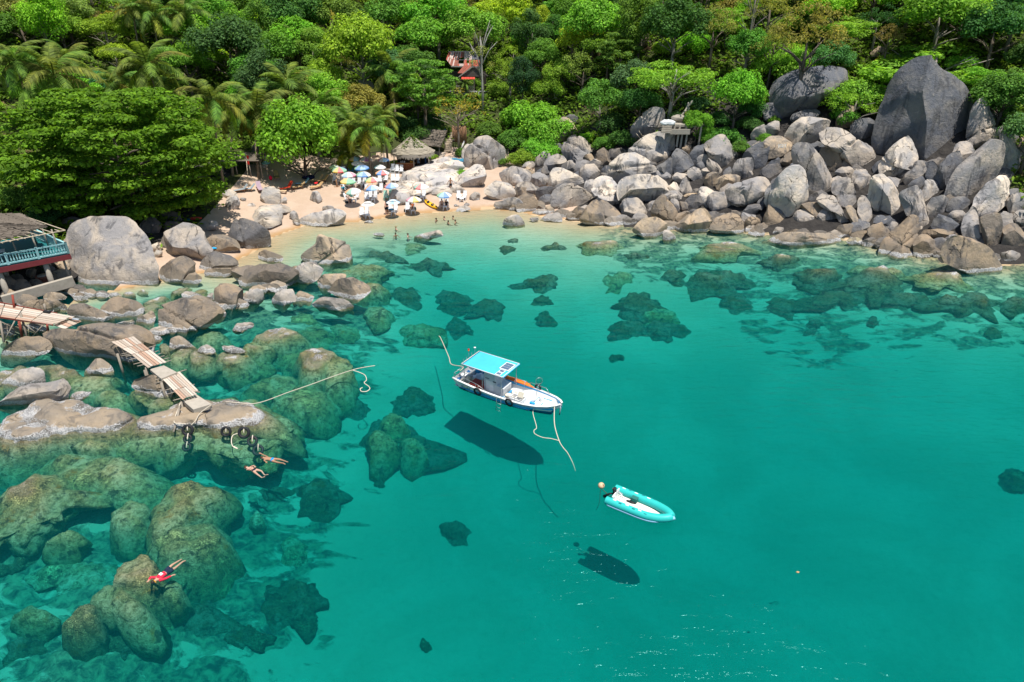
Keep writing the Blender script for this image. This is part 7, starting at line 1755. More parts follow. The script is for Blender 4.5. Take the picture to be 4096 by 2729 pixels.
# small thatched lean-to behind the bar
b = hit(1715, 640); k = empty('lean_to', (b[0], b[1] + 2.5, b[2]), -.35, 'dark sagging thatch roof joined to the right of the beach bar', 'shelter')
r = random.Random(9)
for i in range(5):
    mb = MB(); V_ = []; K = 16
    for j in range(K + 1):
        x = -2.4 + 4.8 * j / K; y0 = -1.3 + i * .5; z0 = 1.9 + i * .36 + r.uniform(-.05, .05); V_ += [(x, y0 - r.uniform(0, .12), z0), (x, y0 + .68, z0 + .42), (x, y0 + .68, z0 + .3), (x, y0, z0 - .14)]
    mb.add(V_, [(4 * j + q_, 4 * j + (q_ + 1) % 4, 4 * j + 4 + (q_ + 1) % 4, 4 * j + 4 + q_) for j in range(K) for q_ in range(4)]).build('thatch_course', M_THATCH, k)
for x, y in ((-2.1, -1.1), (2.1, -1.1), (2.1, 1.0), (-2.1, 1.0)): MB().bar((x, y, -.6), (x, y, 2.0 + (.7 + y) * .6), .07, 7).build('post', M_POLE, k, True)
# boardwalk and stone steps up the hill
bw = empty('boardwalk', (0, 0, 0), 0, 'pale boardwalk of cross planks between the bar and the bedrock', 'boardwalk')
a0, a1, b1, b0 = [hit(*zp('k', *q), .25) for q in ((1390, 770), (1540, 700), (1590, 570), (1440, 590))]
for i in range(11):
    f0, f1 = i / 11 + .01, (i + .86) / 11; q = [Vector(p) for p in (a0, a1, b1, b0)]
    MB().slab([q[0].lerp(q[3], f0), q[1].lerp(q[2], f0), q[1].lerp(q[2], f1), q[0].lerp(q[3], f1)], .06).build('plank', M_W[i % 2], bw)
sp = empty('hill_steps', (0, 0, 0), 0, 'narrow flight of stone steps climbing the slope beside the bamboo screen', 'steps')
for i in range(13):
    x, y = 1640 + (i % 3) * 6 + i * 5 + (60 if i > 6 else 0), 545 - i * 44 + (20 if i > 6 else 0)
    p = hit(*zp('k', x, y), .18); MB().box(p, (1.05 - .02 * i, .5, .24), .05 * (i % 3 - 1)).build('step', mat('step_stone', (.40, .33, .25), .95, .2, 4), sp)
b = hit(*zp('k', 1950, 330)); k = empty('bamboo_screen', b, -.15, 'brown bamboo screen standing beside the hillside steps', 'screen')
for i in range(22): MB().bar((-1.1 + i * .105, .02 * (i % 2), -.2), (-1.1 + i * .105, .02 * (i % 2), 2.5 + .1 * math.sin(i * 1.7)), .05, 6).build('bamboo_pole', wood('bamboo_brown', (.30, .17, .10)), k, True)
rope([hit(*zp('k', 1390, 270), .8), hit(*zp('k', 1470, 170), .9), hit(*zp('k', 1530, 80), 1.0), hit(*zp('k', 1570, -20), 1.0)], .06, 'blue pipe handrail beside the hillside steps', mat('pipe_blue', (.05, .35, .55), .5), 'pipe')
p0 = hit(*zp('k', 1985, 520), .3); c = C0 + ray(*zp('k', 2070, 290)) * ((p0 - C0) @ FWD + .4); tag(MB().bar(p0, c, .13, 9).build('leaning_pole', mat('pale_pole', (.55, .54, .52), .8), None, True), 'thick pale pole leaning between the bamboo screen and the pyramid boulder', 'pole')
q = hit(*zp('k', 1900, 820), .2); tag(link('blue_net', (lambda D, Fc: mesh_np('blue_net', np.maximum(D * np.array((1.5, .5, .42)) + D * bumps(D * 3, np.random.RandomState(2), .12, 3)[:, None], [-9, -9, -.2]), Fc, mat('net_blue', (.04, .20, .32), .9, .5, 9), True))(*ico(3)), None, q), 'crumpled blue net heaped at the foot of the grey pyramid boulder', 'net')
# hanging wooden sign on two posts
k = empty('hanging_sign', hit(*zp('u', 745, 430)), 0, 'rustic wooden sign hung from a log beam on two posts beside the bar', 'sign')
q = Vector(hit(*zp('u', 945, 385))) - k.location; Hs = 2.75
MB().tube([(0, 0, -.2), (.06, 0, 1.3), (-.1, 0, 1.6), (-.05, 0, Hs)], [.11, .10, .06, .05], 7).build('post', M_POLE, k, True); MB().tube([q + Vector((0, 0, -.2)), q + Vector((0, 0, Hs + .1))], [.08, .06], 7).build('post', M_POLE, k, True)
MB().tube([Vector((-.25, 0, Hs - .02)), Vector((q.x * .5, q.y * .5, Hs - .05)), q + Vector((.3, 0, Hs - .1))], [.06, .08, .06], 7).build('beam', M_BAMBOO, k, True)
mb = MB(); e_ = q.normalized(); e_.z = 0; bd = [(.12, 1.95), (.12, 2.30), (.45, 2.38), (.8, 2.30), (1.15, 2.32), (1.42, 2.12), (1.42, 1.82), (1.1, 1.94), (.7, 1.92), (.4, 1.96)]
V_ = [e_ * x + Vector((0, -.05, z)) for x, z in bd] + [e_ * x + Vector((0, 0, z)) for x, z in bd]; n_ = len(bd)
mb.add(V_, [tuple(range(n_)), tuple(range(2 * n_ - 1, n_ - 1, -1))] + [(i, (i + 1) % n_, (i + 1) % n_ + n_, i + n_) for i in range(n_)]); bdo = mb.build('board', wood('sign_wood', (.58, .44, .32)), k)
mb = MB()
for i in range(10): mb.box(e_ * (.24 + i * .115) + Vector((0, -.058, 2.12 + .03 * math.sin(i * .9))), (.03 + .03 * (i % 3), .012, .12 if i % 2 else .17)); 
mb.build('worn_lettering', mat('letter_red', (.30, .10, .07), .8), bdo)
for x in (.3, 1.1): MB().bar(e_ * x + Vector((0, -.02, 2.3)), e_ * x + Vector((0, -.02, Hs - .05)), .014, 5).build('cord', M_ROPE, k)

# ------------------------------------------------------------------ parasols, chairs, tables
M_PANEL = tint_mat('parasol_cloth', .75, .05, .15, .22)
PC = {'r': (.72, .10, .09), 'y': (.78, .55, .07), 'g': (.16, .52, .26), 'b': (.05, .26, .66), 'o': (.80, .36, .06), 'w': (.80, .79, .76), 'p': (.50, .10, .36), 't': (.06, .40, .42), 'k': (.03, .03, .04), 'l': (.45, .70, .20), 'G': (.20, .52, .40), 'P': (.72, .22, .34), 's': (.30, .56, .80), 'e': (.56, .57, .58)}
def sun_whiten(c): return tuple((.80 * .30) + v * .70 for v in c)  # whitens canopy colours to stand in for sun glare; plain valances keep theirs
def panel_mesh(v0, v1, f0, f1, vented=False):
    a, b = 2 * PI * v0 / 8, 2 * PI * v1 / 8; mb = MB(); V_ = []; K = 5
    for i in range(K):
        f = f0 + (f1 - f0) * i / (K - 1); z = .46 * (1 - f ** 1.9)
        for g in (a, (a + b) / 2, b): V_.append((f * math.cos(g) * (1 if g != (a + b) / 2 else .965), f * math.sin(g) * (1 if g != (a + b) / 2 else .965), z - (.012 if g == (a + b) / 2 else 0)))
    mb.add(V_, [(3 * i + j, 3 * i + 3 + j, 3 * i + 4 + j, 3 * i + 1 + j) for i in range(K - 1) for j in range(2)])
    return mb.mesh('panel', M_PANEL, True)
def rim_mesh(v0, v1):
    a, b = 2 * PI * v0 / 8, 2 * PI * v1 / 8; m_ = (a + b) / 2; V_ = []
    for g, k_ in ((a, 1), (m_, .965), (b, 1)): V_ += [(math.cos(g) * k_ * 1.004, math.sin(g) * k_ * 1.004, .004), (math.cos(g) * k_ * 1.03, math.sin(g) * k_ * 1.03, -.13)]
    return MB().add(V_, [(0, 1, 3, 2), (2, 3, 5, 4)]).mesh('valance', M_PANEL, True)
PAN = [panel_mesh(i, i + 1, .02, 1.0) for i in range(8)]; RIM = [rim_mesh(i, i + 1) for i in range(8)]
PANV = [(panel_mesh(i, i + 1, .02, .56), panel_mesh(i, i + 1, .50, 1.0)) for i in range(8)]
M_PPOLE = mat('parasol_pole', (.62, .50, .42), .5)
def parasol(zone, x, y, wpx, cols, label, hgt=1.92, vented=None, rz=None, foot=None):
    p = hit(*zp(zone, x, y), hgt - .1); d = (p - C0) @ FWD; rad = wpx / Z[zone][2] * .55 * d / F
    gz = T(p[0], p[1]); root = empty('parasol', (p[0], p[1], gz), 0, label, 'parasol', 'parasols on the beach')
    MB().bar((0, 0, -.3), (0, 0, hgt + .36), .022, 7).build('pole', M_PPOLE, root, True); MB().ball((0, 0, hgt + .36), .035, 6, 5).build('finial', M_WHITE, root)
    g0 = rng.uniform(0, .7) if rz is None else rz; tl = (rng.uniform(-.05, .05), rng.uniform(-.05, .05))
    for i in range(8):
        c = PC[cols[i % len(cols)]]
        if vented:
            for j in (0, 1):
                o = link('panel', PANV[i][j], root, (0, 0, hgt + (.07 if j == 0 else 0)), (tl[0], tl[1], g0), (rad, rad, rad * .8), sun_whiten(c) if j == 0 or cols[i % len(cols)] == 'w' else sun_whiten(c))
            link('valance', RIM[i], root, (0, 0, hgt + .42 * rad * .62), (tl[0], tl[1], g0), (rad * .56, rad * .56, rad * .5), PC[vented])
        else:
            link('panel', PAN[i], root, (0, 0, hgt), (tl[0], tl[1], g0), (rad, rad, rad * .9), sun_whiten(c))
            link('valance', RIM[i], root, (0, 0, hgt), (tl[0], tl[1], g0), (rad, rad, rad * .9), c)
    mb = MB()
    for i in range(8):
        g = g0 + 2 * PI * i / 8; mb.bar((0, 0, hgt + .25), (math.cos(g) * rad * .95, math.sin(g) * rad * .95, hgt + .04), .008, 4)
    mb.build('rib', M_STEEL, root)['kind'] = 'stuff'
    return root
for a in [
 ('u', 150, 362, 150, 'wglwgllw', 'green and white parasol half hidden at the left back of the beach'), ('u', 225, 408, 215, 'brybgyrg', 'red, yellow, green and blue parasol at the left back of the beach'), ('u', 372, 485, 212, 'wPwywswP', 'pale parasol with a pink rim piece, below the left back pair'),
 ('u', 362, 585, 222, 'sbwryygg', 'pale rainbow parasol left of the two white chairs with a table'), ('u', 440, 742, 232, 'wrwsoGww', 'white parasol with one orange and one green panel, left end'), ('u', 466, 235, 158, 'bwtooyst', 'orange and blue parasol under the palms, left of the purple one'),
 ('u', 640, 235, 190, 'pwbbrwpw', 'purple and white parasol under the palms'), ('u', 514, 305, 176, 'eeeewwee', 'plain whitish grey parasol under the palms'), ('u', 575, 372, 212, 'brrygbsb', 'bright rainbow parasol above the blue chairs'), ('u', 606, 478, 208, 'wwrygsbw', 'yellow and green rainbow parasol in the middle of the group'),
 ('u', 742, 565, 212, 'wwrbgyrw', 'blue and green parasol right of the middle of the group'), ('u', 742, 692, 216, 'wwwsobsw', 'blue and orange parasol in front of the blue and green one'), ('u', 865, 362, 162, 'wlwltwww', 'small green and white parasol below the hanging sign'), ('u', 900, 452, 200, 'wwwsobrw', 'pale blue and orange parasol in front of the small green one'),
 ('u', 922, 246, 158, 'wrtrPwsb', 'red, white and blue parasol behind the hanging sign'), ('u', 1045, 655, 206, 'wwwGrbsw', 'green, red and blue parasol above the three green chairs'), ('u', 1515, 672, 216, 'wwwoGrww', 'white parasol with an orange and a green panel by the hollowed boulder'), ('u', 1872, 800, 212, 'bwwygsbw', 'white and yellow parasol over the seated couple'),
 ('u', 1394, 872, 220, 'yywsPwyw', 'blue, red and yellow parasol over the seated woman')]:
    parasol(*a, rz=.0)
parasol('u', 1070, 918, 205, 'wswswsws', 'teal and white vented parasol over the standing couple', vented='t', rz=.39)
parasol('u', 675, 948, 195, 'wwwwwwww', 'white vented parasol with a black ring and pale red tips, by the water', vented='k', rz=.39)
parasol('s', 800, 560, 150, 'tttttttt', 'plain teal parasol in the shade under the palms', rz=.2)

def chair_parts(m):
    mb = MB().slab([(-.27, -.30, .40), (.27, -.30, .40), (.25, .22, .36), (-.25, .22, .36)], .035); seat = mb.mesh('seat', m)
    back = MB()
    for i in range(5): x = -.20 + i * .10; back.beam((x, .20, .36), (x * .92, .52, 1.06), .085, .02)
    back.beam((-.25, .53, 1.06), (.25, .53, 1.06), .05, .09); back.beam((-.25, .30, .58), (.25, .30, .58), .03, .06); back = back.mesh('backrest', m)
    arm = [MB().tube([(s * .29, -.28, .20), (s * .30, -.26, .60), (s * .31, .05, .63), (s * .28, .34, .66)], .028, 6).mesh('armrest', m, True) for s in (-1, 1)]
    leg = [MB().beam((x * .24, y, .38), (x * .29, y * 1.18, 0), .055, .05).mesh('leg', m) for x in (-1, 1) for y in (-.26, .24)]
    return [('seat', seat), ('backrest', back), ('armrest', arm[0]), ('armrest', arm[1])] + [('leg', l_) for l_ in leg]
CH = {'white': chair_parts(mat('white_plastic', (.78, .79, .80), .4, .05)), 'green': chair_parts(mat('green_plastic', (.28, .62, .50), .4, .05)), 'blue': chair_parts(mat('blue_plastic', (.02, .30, .62), .4, .05))}
def chair(zone, x, y, kind, label, rz=0.0):
    k = empty('beach_chair', hit(*zp(zone, x, y)), rz, label, 'chair', kind + ' plastic chairs on the beach')
    for nm, me in CH[kind]: link(nm, me, k)
    return k
TB = [('tabletop', MB().box((0, 0, .44), (.52, .52, .04)).mesh('tabletop', mat('white_plastic', (.78, .79, .80), .4, .05)))] + [('leg', MB().beam((x * .20, y * .20, .43), (x * .25, y * .25, 0), .07, .06).mesh('leg', mat('white_plastic', (.78, .79, .80), .4, .05))) for x in (-1, 1) for y in (-1, 1)]
def table(zone, x, y, label, rz=.1):
    k = empty('side_table', hit(*zp(zone, x, y)), rz, label, 'table', 'white plastic tables on the beach')
    for nm, me in TB: link(nm, me, k)
    return k
for x, y, kd, lb, rz in [
 (158, 592, 'white', 'white chair alone left of the driftwood stump', .15), (252, 598, 'white', 'white chair right of the driftwood stump', -.1), (540, 650, 'white', 'white chair left of the pair behind the middle table', 0), (612, 650, 'white', 'white chair right of the pair behind the middle table', -.15),
 (345, 668, 'white', 'white chair under the pale rainbow parasol', .2), (438, 660, 'white', 'white chair with bare legs showing under the pale rainbow parasol', -.2), (662, 885, 'white', 'white chair, left of three below the blue and orange parasol', .2), (715, 858, 'white', 'white chair, middle of three below the blue and orange parasol', 0), (785, 868, 'white', 'white chair, right of three below the blue and orange parasol', -.15),
 (960, 862, 'green', 'pale green chair, left of three', .2), (1030, 845, 'green', 'pale green chair, middle of three', 0), (1110, 855, 'green', 'pale green chair, right of three', -.15), (868, 610, 'white', 'white chair right of the blue and green parasol, in its shade', .2), (958, 582, 'white', 'white chair beside the pole of the pale blue and orange parasol', -.1),
 (1072, 590, 'white', 'white chair, left of the pair above the green, red and blue parasol', .1), (1138, 592, 'white', 'white chair, right of the pair above the green, red and blue parasol', 0), (1065, 432, 'white', 'white chair, left of three in front of the bar', 0), (1132, 442, 'white', 'white chair, middle of three in front of the bar', 0), (1198, 448, 'white', 'white chair, right of three in front of the bar', -.05),
 (876, 744, 'white', 'white chair lit by the sun right of the blue and orange parasol', -.1), (662, 760, 'white', 'white chair under the left of the blue and orange parasol', .2), (1470, 832, 'white', 'white chair, left of the pair below the orange and green panelled parasol', .1), (1548, 840, 'white', 'white chair, right of the pair below the orange and green panelled parasol', -.1),
 (585, 1130, 'white', 'white chair, left of the pair at the water under the black-ringed parasol', .15), (655, 1118, 'white', 'white chair, right of the pair at the water under the black-ringed parasol', -.1), (1022, 1050, 'white', 'white chair hidden behind the standing couple', .2), (1106, 1058, 'white', 'white chair right of the dark bag, under the teal vented parasol', -.1),
 (1300, 1050, 'white', 'white chair beside the seated woman', .1), (1372, 1030, 'white', 'white chair the woman sits on, by the water', -.3), (1832, 990, 'white', 'white chair the man of the seated couple sits on', .1), (1906, 992, 'white', 'white chair the woman of the seated couple sits on', -.1), (2105, 862, 'white', 'white chair, left of the pair at the right end of the sand', .15), (2185, 862, 'white', 'white chair, right of the pair at the right end of the sand', -.25),
 (360, 895, 'white', 'white chair the man with the towel sits on', .9), (495, 860, 'white', 'white chair in the sun right of the table with bags', -.5), (408, 438, 'blue', 'bright blue chair, left of two under the rainbow parasol', .2), (480, 430, 'blue', 'bright blue chair, right of two under the rainbow parasol', -.1), (170, 470, 'white', 'white chair under the red, yellow, green and blue parasol', .1), (288, 470, 'white', 'white chair right of the red, yellow, green and blue parasol', -.1), (310, 760, 'white', 'white chair of the reclining woman', .6), (545, 552, 'white', 'white chair under the yellow and green rainbow parasol', .1)]:
    chair('u', x, y, kd, lb, rz)
for x, y, lb in [(598, 668, 'white table between the two chairs in the middle of the beach'), (755, 905, 'white table in front of the three white chairs'), (1045, 880, 'white table in front of the three pale green chairs'), (1520, 872, 'white table in front of the pair by the hollowed boulder'), (675, 1152, 'white table at the water under the black-ringed parasol'), (1074, 1100, 'white table with a dark bag, at the water'),
 (1385, 1082, 'white table holding the legs of the seated woman'), (1886, 1022, 'white table in front of the seated couple'), (2146, 892, 'white table in front of the pair at the right end of the sand'), (458, 905, 'white table with bags beside the man with the towel'), (232, 610, 'white table beside the driftwood stump')]:
    table('u', x, y, lb)
# people on the sand
def stand(zone, x, y, kind, rz, label, **kw): return person(kind, hit(*zp(zone, x, y)), rz, label, **kw)
stand('u', 1975, 716, 'walk', .35, 'man in dark swim shorts walking across the sand by the bedrock', skin='tan', hair='dark', shorts=(.02, .025, .03), cap=(.03, .05, .06))
stand('u', 962, 1092, 'look', 1.2, 'man in dark shorts and cap standing by the vented teal parasol', skin='pink', hair='dark', shorts=(.015, .015, .02), cap=(.02, .02, .025))
stand('u', 988, 1086, 'look', -1.0, 'woman wrapped in a dark blue towel beside the man in the cap', skin='tan', hair='black', top=(.03, .05, .07), shorts=(.01, .05, .09), sc=.95, long=True)
stand('u', 1836, 992, 'sit', .05, 'man in dark trunks of the couple seated by the yellow kayak', skin='pink', hair='grey', trunks=(.015, .015, .02), fat=1.12)
stand('u', 1908, 994, 'sit', -.05, 'woman in a black swimsuit of the couple seated by the yellow kayak', skin='pink', hair='dark', top=(.012, .012, .016), trunks=(.012, .012, .016), sc=.95)
stand('u', 1374, 1034, 'recline', -.2, 'seated woman with her legs up on a table by the water', skin='brown', hair='black', top=(.35, .10, .04), trunks=(.03, .025, .02), sc=.95, long=True)
stand('u', 362, 898, 'sit', .8, 'man with a pale towel round his shoulders seated beside the bags', skin='pink', hair='black', top=(.52, .42, .36), shorts=(.02, .025, .04))
stand('u', 300, 760, 'recline', .9, 'woman in a teal bikini reclining on a white chair, left end of the parasols', skin='tan', hair='dark', trunks=(.02, .30, .42), top=(.02, .30, .42), sc=.95)
stand('u', 432, 668, 'sit', -.3, 'person half hidden under the pale rainbow parasol with bare legs showing', skin='tan', hair='dark', trunks=(.02, .25, .40), sc=.95)
stand('k', 880, 990, 'stand', .2, 'person in a pale blue shirt standing inside the beach bar', skin='brown', hair='black', top=(.50, .58, .70), shorts=(.45, .52, .62))
stand('m', 1430, 510, 'walk', 2.2, 'person in a yellow top and teal shorts walking on the concrete platform', skin='tan', hair='brown', top=(.62, .48, .10), shorts=(.01, .34, .42), long=True)
for x, y, zone, lb, sk, hr, dz, rz in [(1745, 1190, 'u', 'bather in the shallows, leftmost of the group of five', 'brown', 'black', 1.02, 1.2), (1872, 1165, 'u', 'bather with a wet pink back, top middle of the group of five', 'pink', 'dark', 1.05, 1.9), (2010, 1152, 'u', 'bather leaning forward, top right of the group of five', 'tan', 'black', 1.2, 1.8), (1935, 1228, 'u', 'orange-backed bather, lower middle of the group of five', 'tan', 'black', 1.15, 2.3), (2045, 1215, 'u', 'bather facing left, lower right of the group of five', 'tan', 'black', 1.15, 1.3),
 (1950, 1105, 'h', 'bather with a bare back, upper of three near the pale rock awash', 'pink', 'blond', .95, 2.2), (1945, 1188, 'h', 'bather showing only head and shoulders, left of three near the pale rock awash', 'tan', 'dark', 1.3, .5), (2115, 1200, 'h', 'sunburnt bather beside the pale rock awash', 'pink', 'brown', 1.2, 1.5)]:
    p = P(*zp(zone, x, y), 0); person('wade', (p[0], p[1], -1.26 - .12 * dz), rz, lb, skin=sk, hair=hr, trunks=(.02, .04, .10), group='bathers off the beach')
# kayak on the sand
def kayak():
    a = hit(*zp('u', 1565, 880), .15); b = hit(*zp('u', 1762, 1005), .15); c = (a + b) / 2; an = math.atan2(b[1] - a[1], b[0] - a[0]); h = math.hypot(b[0] - a[0], b[1] - a[1]) / 2
    root = empty('kayak', (c[0], c[1], c[2] - .15), an, 'yellow sit-on kayak lying on the sand near the waterline', 'kayak'); root.rotation_euler = (0, -math.atan2(b[2] - a[2], 2 * h), an)
    Y_ = mat('kayak_yellow', (.85, .48, .015), .4, .06)
    xs_ = [-1, -.85, -.55, -.2, .2, .55, .85, 1]; wd = [.02, .17, .31, .36, .36, .31, .17, .02]; V_ = []; 
    for x, w_ in zip(xs_, wd):
        up_ = .16 * abs(x) ** 3
        for y, z in ((-w_, .26 + up_), (-w_ * .95, .12 + up_), (-w_ * .5, .0 + up_), (w_ * .5, .0 + up_), (w_ * .95, .12 + up_), (w_, .26 + up_), (w_ * .6, .24 + up_ - .08 * (abs(x) < .6)), (0, .23 + up_ - .13 * (abs(x) < .6)), (-w_ * .6, .24 + up_ - .08 * (abs(x) < .6))): V_.append((x * h, y, z))
    MB().add(V_, [(9 * i + j, 9 * i + (j + 1) % 9, 9 * i + 9 + (j + 1) % 9, 9 * i + 9 + j) for i in range(7) for j in range(9)] + [tuple(range(8, -1, -1)), tuple(range(63, 72))]).build('hull', Y_, root, True)
    for x in (-.42, .28): MB().slab([(x * h, -.2, .20), (x * h, .2, .20), (x * h - .12, .2, .44), (x * h - .12, -.2, .44)], .04).build('seat_back', M_RUBBER, root)
    MB().bar((-.1 * h, -.12, .30), (.6 * h, .1, .32), .02, 6).build('paddle', mat('paddle_pale', (.72, .66, .5), .5), root); MB().box((.66 * h, .12, .32), (.36, .16, .02)).build('paddle_blade', M_RUBBER, root)
    for x in (-.8, .8): MB().lathe([(.09, .30), (.09, .34), (.01, .35)], 10, (x * h, 0, .02)).build('hatch', M_RUBBER, root)
kayak()
# bags, stumps, loungers, flags
def bag(zone, x, y, sx, sy, sz, col, label, nm='bag', z=0.0):
    r = np.random.RandomState(int(x + y)); D, Fc = ico(3); p = np.sign(D) * np.abs(D) ** .8 * np.array((sx, sy, sz)) + D * bumps(D * 2, r, .05 * min(sx, sz) * 3, 2.5)[:, None]; p[:, 2] += sz * .8
    o = link(nm, mesh_np(nm, p, Fc, M_CLOTH, True), None, hit(*zp(zone, x, y)) + np.array((0, 0, z)), color=col); return tag(o, label, nm)
bag('u', 345, 915, .24, .18, .16, (.012, .016, .022), 'black soft bag on the sand at the feet of the man with the towel'); bag('u', 408, 905, .17, .12, .30, (.012, .02, .03), 'tall black bag standing beside the table with bags'); bag('u', 1050, 1082, .36, .2, .12, (.01, .06, .12), 'dark blue bag lying on the table at the water', z=.46)
bag('u', 1262, 1050, .18, .16, .22, (.015, .03, .03), 'black bag left of the seated woman'); bag('u', 1415, 1030, .16, .14, .26, (.015, .05, .055), 'dark backpack right of the seated woman', 'backpack'); bag('u', 928, 610, .22, .16, .2, (.05, .035, .03), 'dark brown bag by the pole of the pale blue and orange parasol')
bag('u', 618, 720, .12, .1, .35, (.02, .025, .045), 'dark cloth hung on a chair under the blue and orange parasol', 'towel', .3); bag('u', 425, 862, .16, .12, .06, (.02, .16, .14), 'small teal bag on the table with bags', z=.46)
bag('s', 905, 905, .2, .2, .3, (.70, .02, .06), 'bright red-pink bag hanging in the shade by the palm trunk', 'bag', .2); bag('s', 1640, 870, .9, .5, .25, (.012, .016, .05), 'navy blue cover spread over loungers in the tree shade', 'cover', .1); bag('5', 1800, 455, .7, .4, .10, (.80, .08, .06), 'bright red towel spread on rocks at the shady edge', 'towel', .1); bag('5', 1715, 460, .4, .3, .10, (.02, .14, .25), 'dark blue towel beside the bright red one', 'towel')
bag('5', 1975, 742, .5, .32, .10, (.02, .36, .70), 'bright blue cloth between the boulders near the pear-shaped one', 'cloth', .3); bag('5', 600, 378, .4, .2, .3, (.04, .42, .60), 'sky blue plastic thing under the tiered tree', 'tarp', 1.2); bag('7', 1560, 607, .16, .14, .14, (.85, .22, .02), 'orange float stuck among the boulders at the waterline', 'float')
k = empty('stump', hit(*zp('u', 188, 660)), 0, 'driftwood stump standing in the sand between two white chairs', 'stump'); MB().tube([(0, 0, -.1), (.03, 0, .4), (-.02, 0, .8), (.05, 0, 1.05)], [.11, .09, .10, .05], 8).build('trunk', wood('driftwood', (.34, .20, .11)), k, True); MB().tube([(0, 0, .02), (-.4, -.1, .06)], [.08, .03], 6).build('root', wood('driftwood', (.34, .20, .11)), k, True); MB().tube([(0, 0, .02), (.35, .05, .08)], [.08, .03], 6).build('root', wood('driftwood', (.34, .20, .11)), k, True)
M_LW = wood('lounger_wood', (.24, .12, .06))
def lounger(zone, x, y, rz, cl, label, back=.55):
    k = empty('lounger', hit(*zp(zone, x, y)), rz, label, 'lounger', 'wooden loungers on the sand')
    for s in (-1, 1): MB().beam((s * .3, -.95, .32), (s * .3, .35, .32), .05, .06).build('side_rail', M_LW, k)
    mm = tint_mat('lounger_cloth', .8, .1, .1)
    MB().slab([(-.29, -.95, .38), (.29, -.95, .38), (.29, .28, .38), (-.29, .28, .38)], .06).build('seat', mm, k, False, cl); MB().slab([(-.29, .28, .37), (.29, .28, .37), (.29, .85, .37 + back), (-.29, .85, .37 + back)], .06).build('backrest', mm, k, False, cl)
    for s in (-1, 1):
        for y_ in (-.85, .25): MB().beam((s * .3, y_, .33), (s * .3, y_ + .05, 0), .05, .05).build('leg', M_LW, k)
    return k
for a in [(1455, 1055, -.9, (.60, .42, .22), 'tan wooden lounger alone at the edge of the shade'), (1810, 1055, -.9, (.55, .36, .18), 'wooden lounger with a red towel in the open sun', .5), (1220, 1080, -.7, (.62, .06, .03), 'red deckchair beside the rounded boulder on the sand', .7), (690, 1095, .5, (.40, .30, .36), 'striped deckchair left of the rounded boulder', .7), (330, 1120, -.9, (.30, .34, .36), 'grey lounger, left of two at the shady edge'), (470, 1105, -1.0, (.34, .40, .44), 'grey lounger, right of two at the shady edge'),
 (1810, 920, -.9, (.58, .40, .22), 'lounger with a sunbather in the tree shade, left of two'), (1915, 930, -.9, (.58, .36, .16), 'lounger in the tree shade, right of two'), (1020, 860, .4, (.36, .26, .12), 'old tan chair in the dappled shade'), (1530, 990, -1.1, (.20, .40, .52), 'low pale blue lounger just behind the tan one')]:
    lounger('s', *a[:5], **(dict(back=a[5]) if len(a) > 5 else {}))
bag('s', 1795, 1010, .22, .45, .06, (.75, .03, .04), 'red towel draped on the lounger in the open sun', 'towel', .45)
k = empty('low_table', hit(*zp('s', 1140, 1150)), .1, 'low wooden table between the rounded boulder and the red deckchair', 'table'); MB().box((0, 0, .36), (.95, .45, .05)).build('top', wood('table_tan', (.60, .44, .27)), k)
for x in (-.4, .4):
    for y in (-.17, .17): MB().box((x, y, .17), (.06, .06, .34)).build('leg', M_LW, k)
b = hit(*zp('s', 462, 1050)); tp = C0 + ray(*zp('s', 408, 350)) * ((b - C0) @ FWD); k = empty('flag_pole', b, 0, 'thin pole with two red flags standing among the palms', 'flag'); tv = Vector(tp - b)
MB().bar((0, 0, -.2), tv, .045, 6).build('pole', M_BAMBOO, k, True)
for f in (.78, .93): MB().slab([tv * f, tv * f + Vector((.32, .02, -.1)), tv * f + Vector((.28, .0, -.55)), tv * f + Vector((.0, 0, -.4))], .015).build('flag', mat('flag_red', (.70, .03, .02), .7), k)
b = hit(*zp('s', 1880, 720)); k = empty('stick_shelter', b, 0, 'leaning bundle of sticks propped against the beach tree', 'shelter')
for i in range(9): MB().bar((-.7 + i * .22, .2 * math.sin(i), -.1), (-.1 + .03 * i, .3, 2.8), .035, 5).build('stick', M_POLE, k, True)
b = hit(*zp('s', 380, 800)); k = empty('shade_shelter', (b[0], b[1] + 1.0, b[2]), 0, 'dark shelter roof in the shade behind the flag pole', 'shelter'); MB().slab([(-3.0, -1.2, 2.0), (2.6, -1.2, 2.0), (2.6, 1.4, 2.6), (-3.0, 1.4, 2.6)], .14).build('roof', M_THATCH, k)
for x in (-2.7, -.9, .9, 2.4): MB().bar((x, -1.0, -.3), (x, -1.0, 2.0), .07, 6).build('post', M_POLE, k, True)
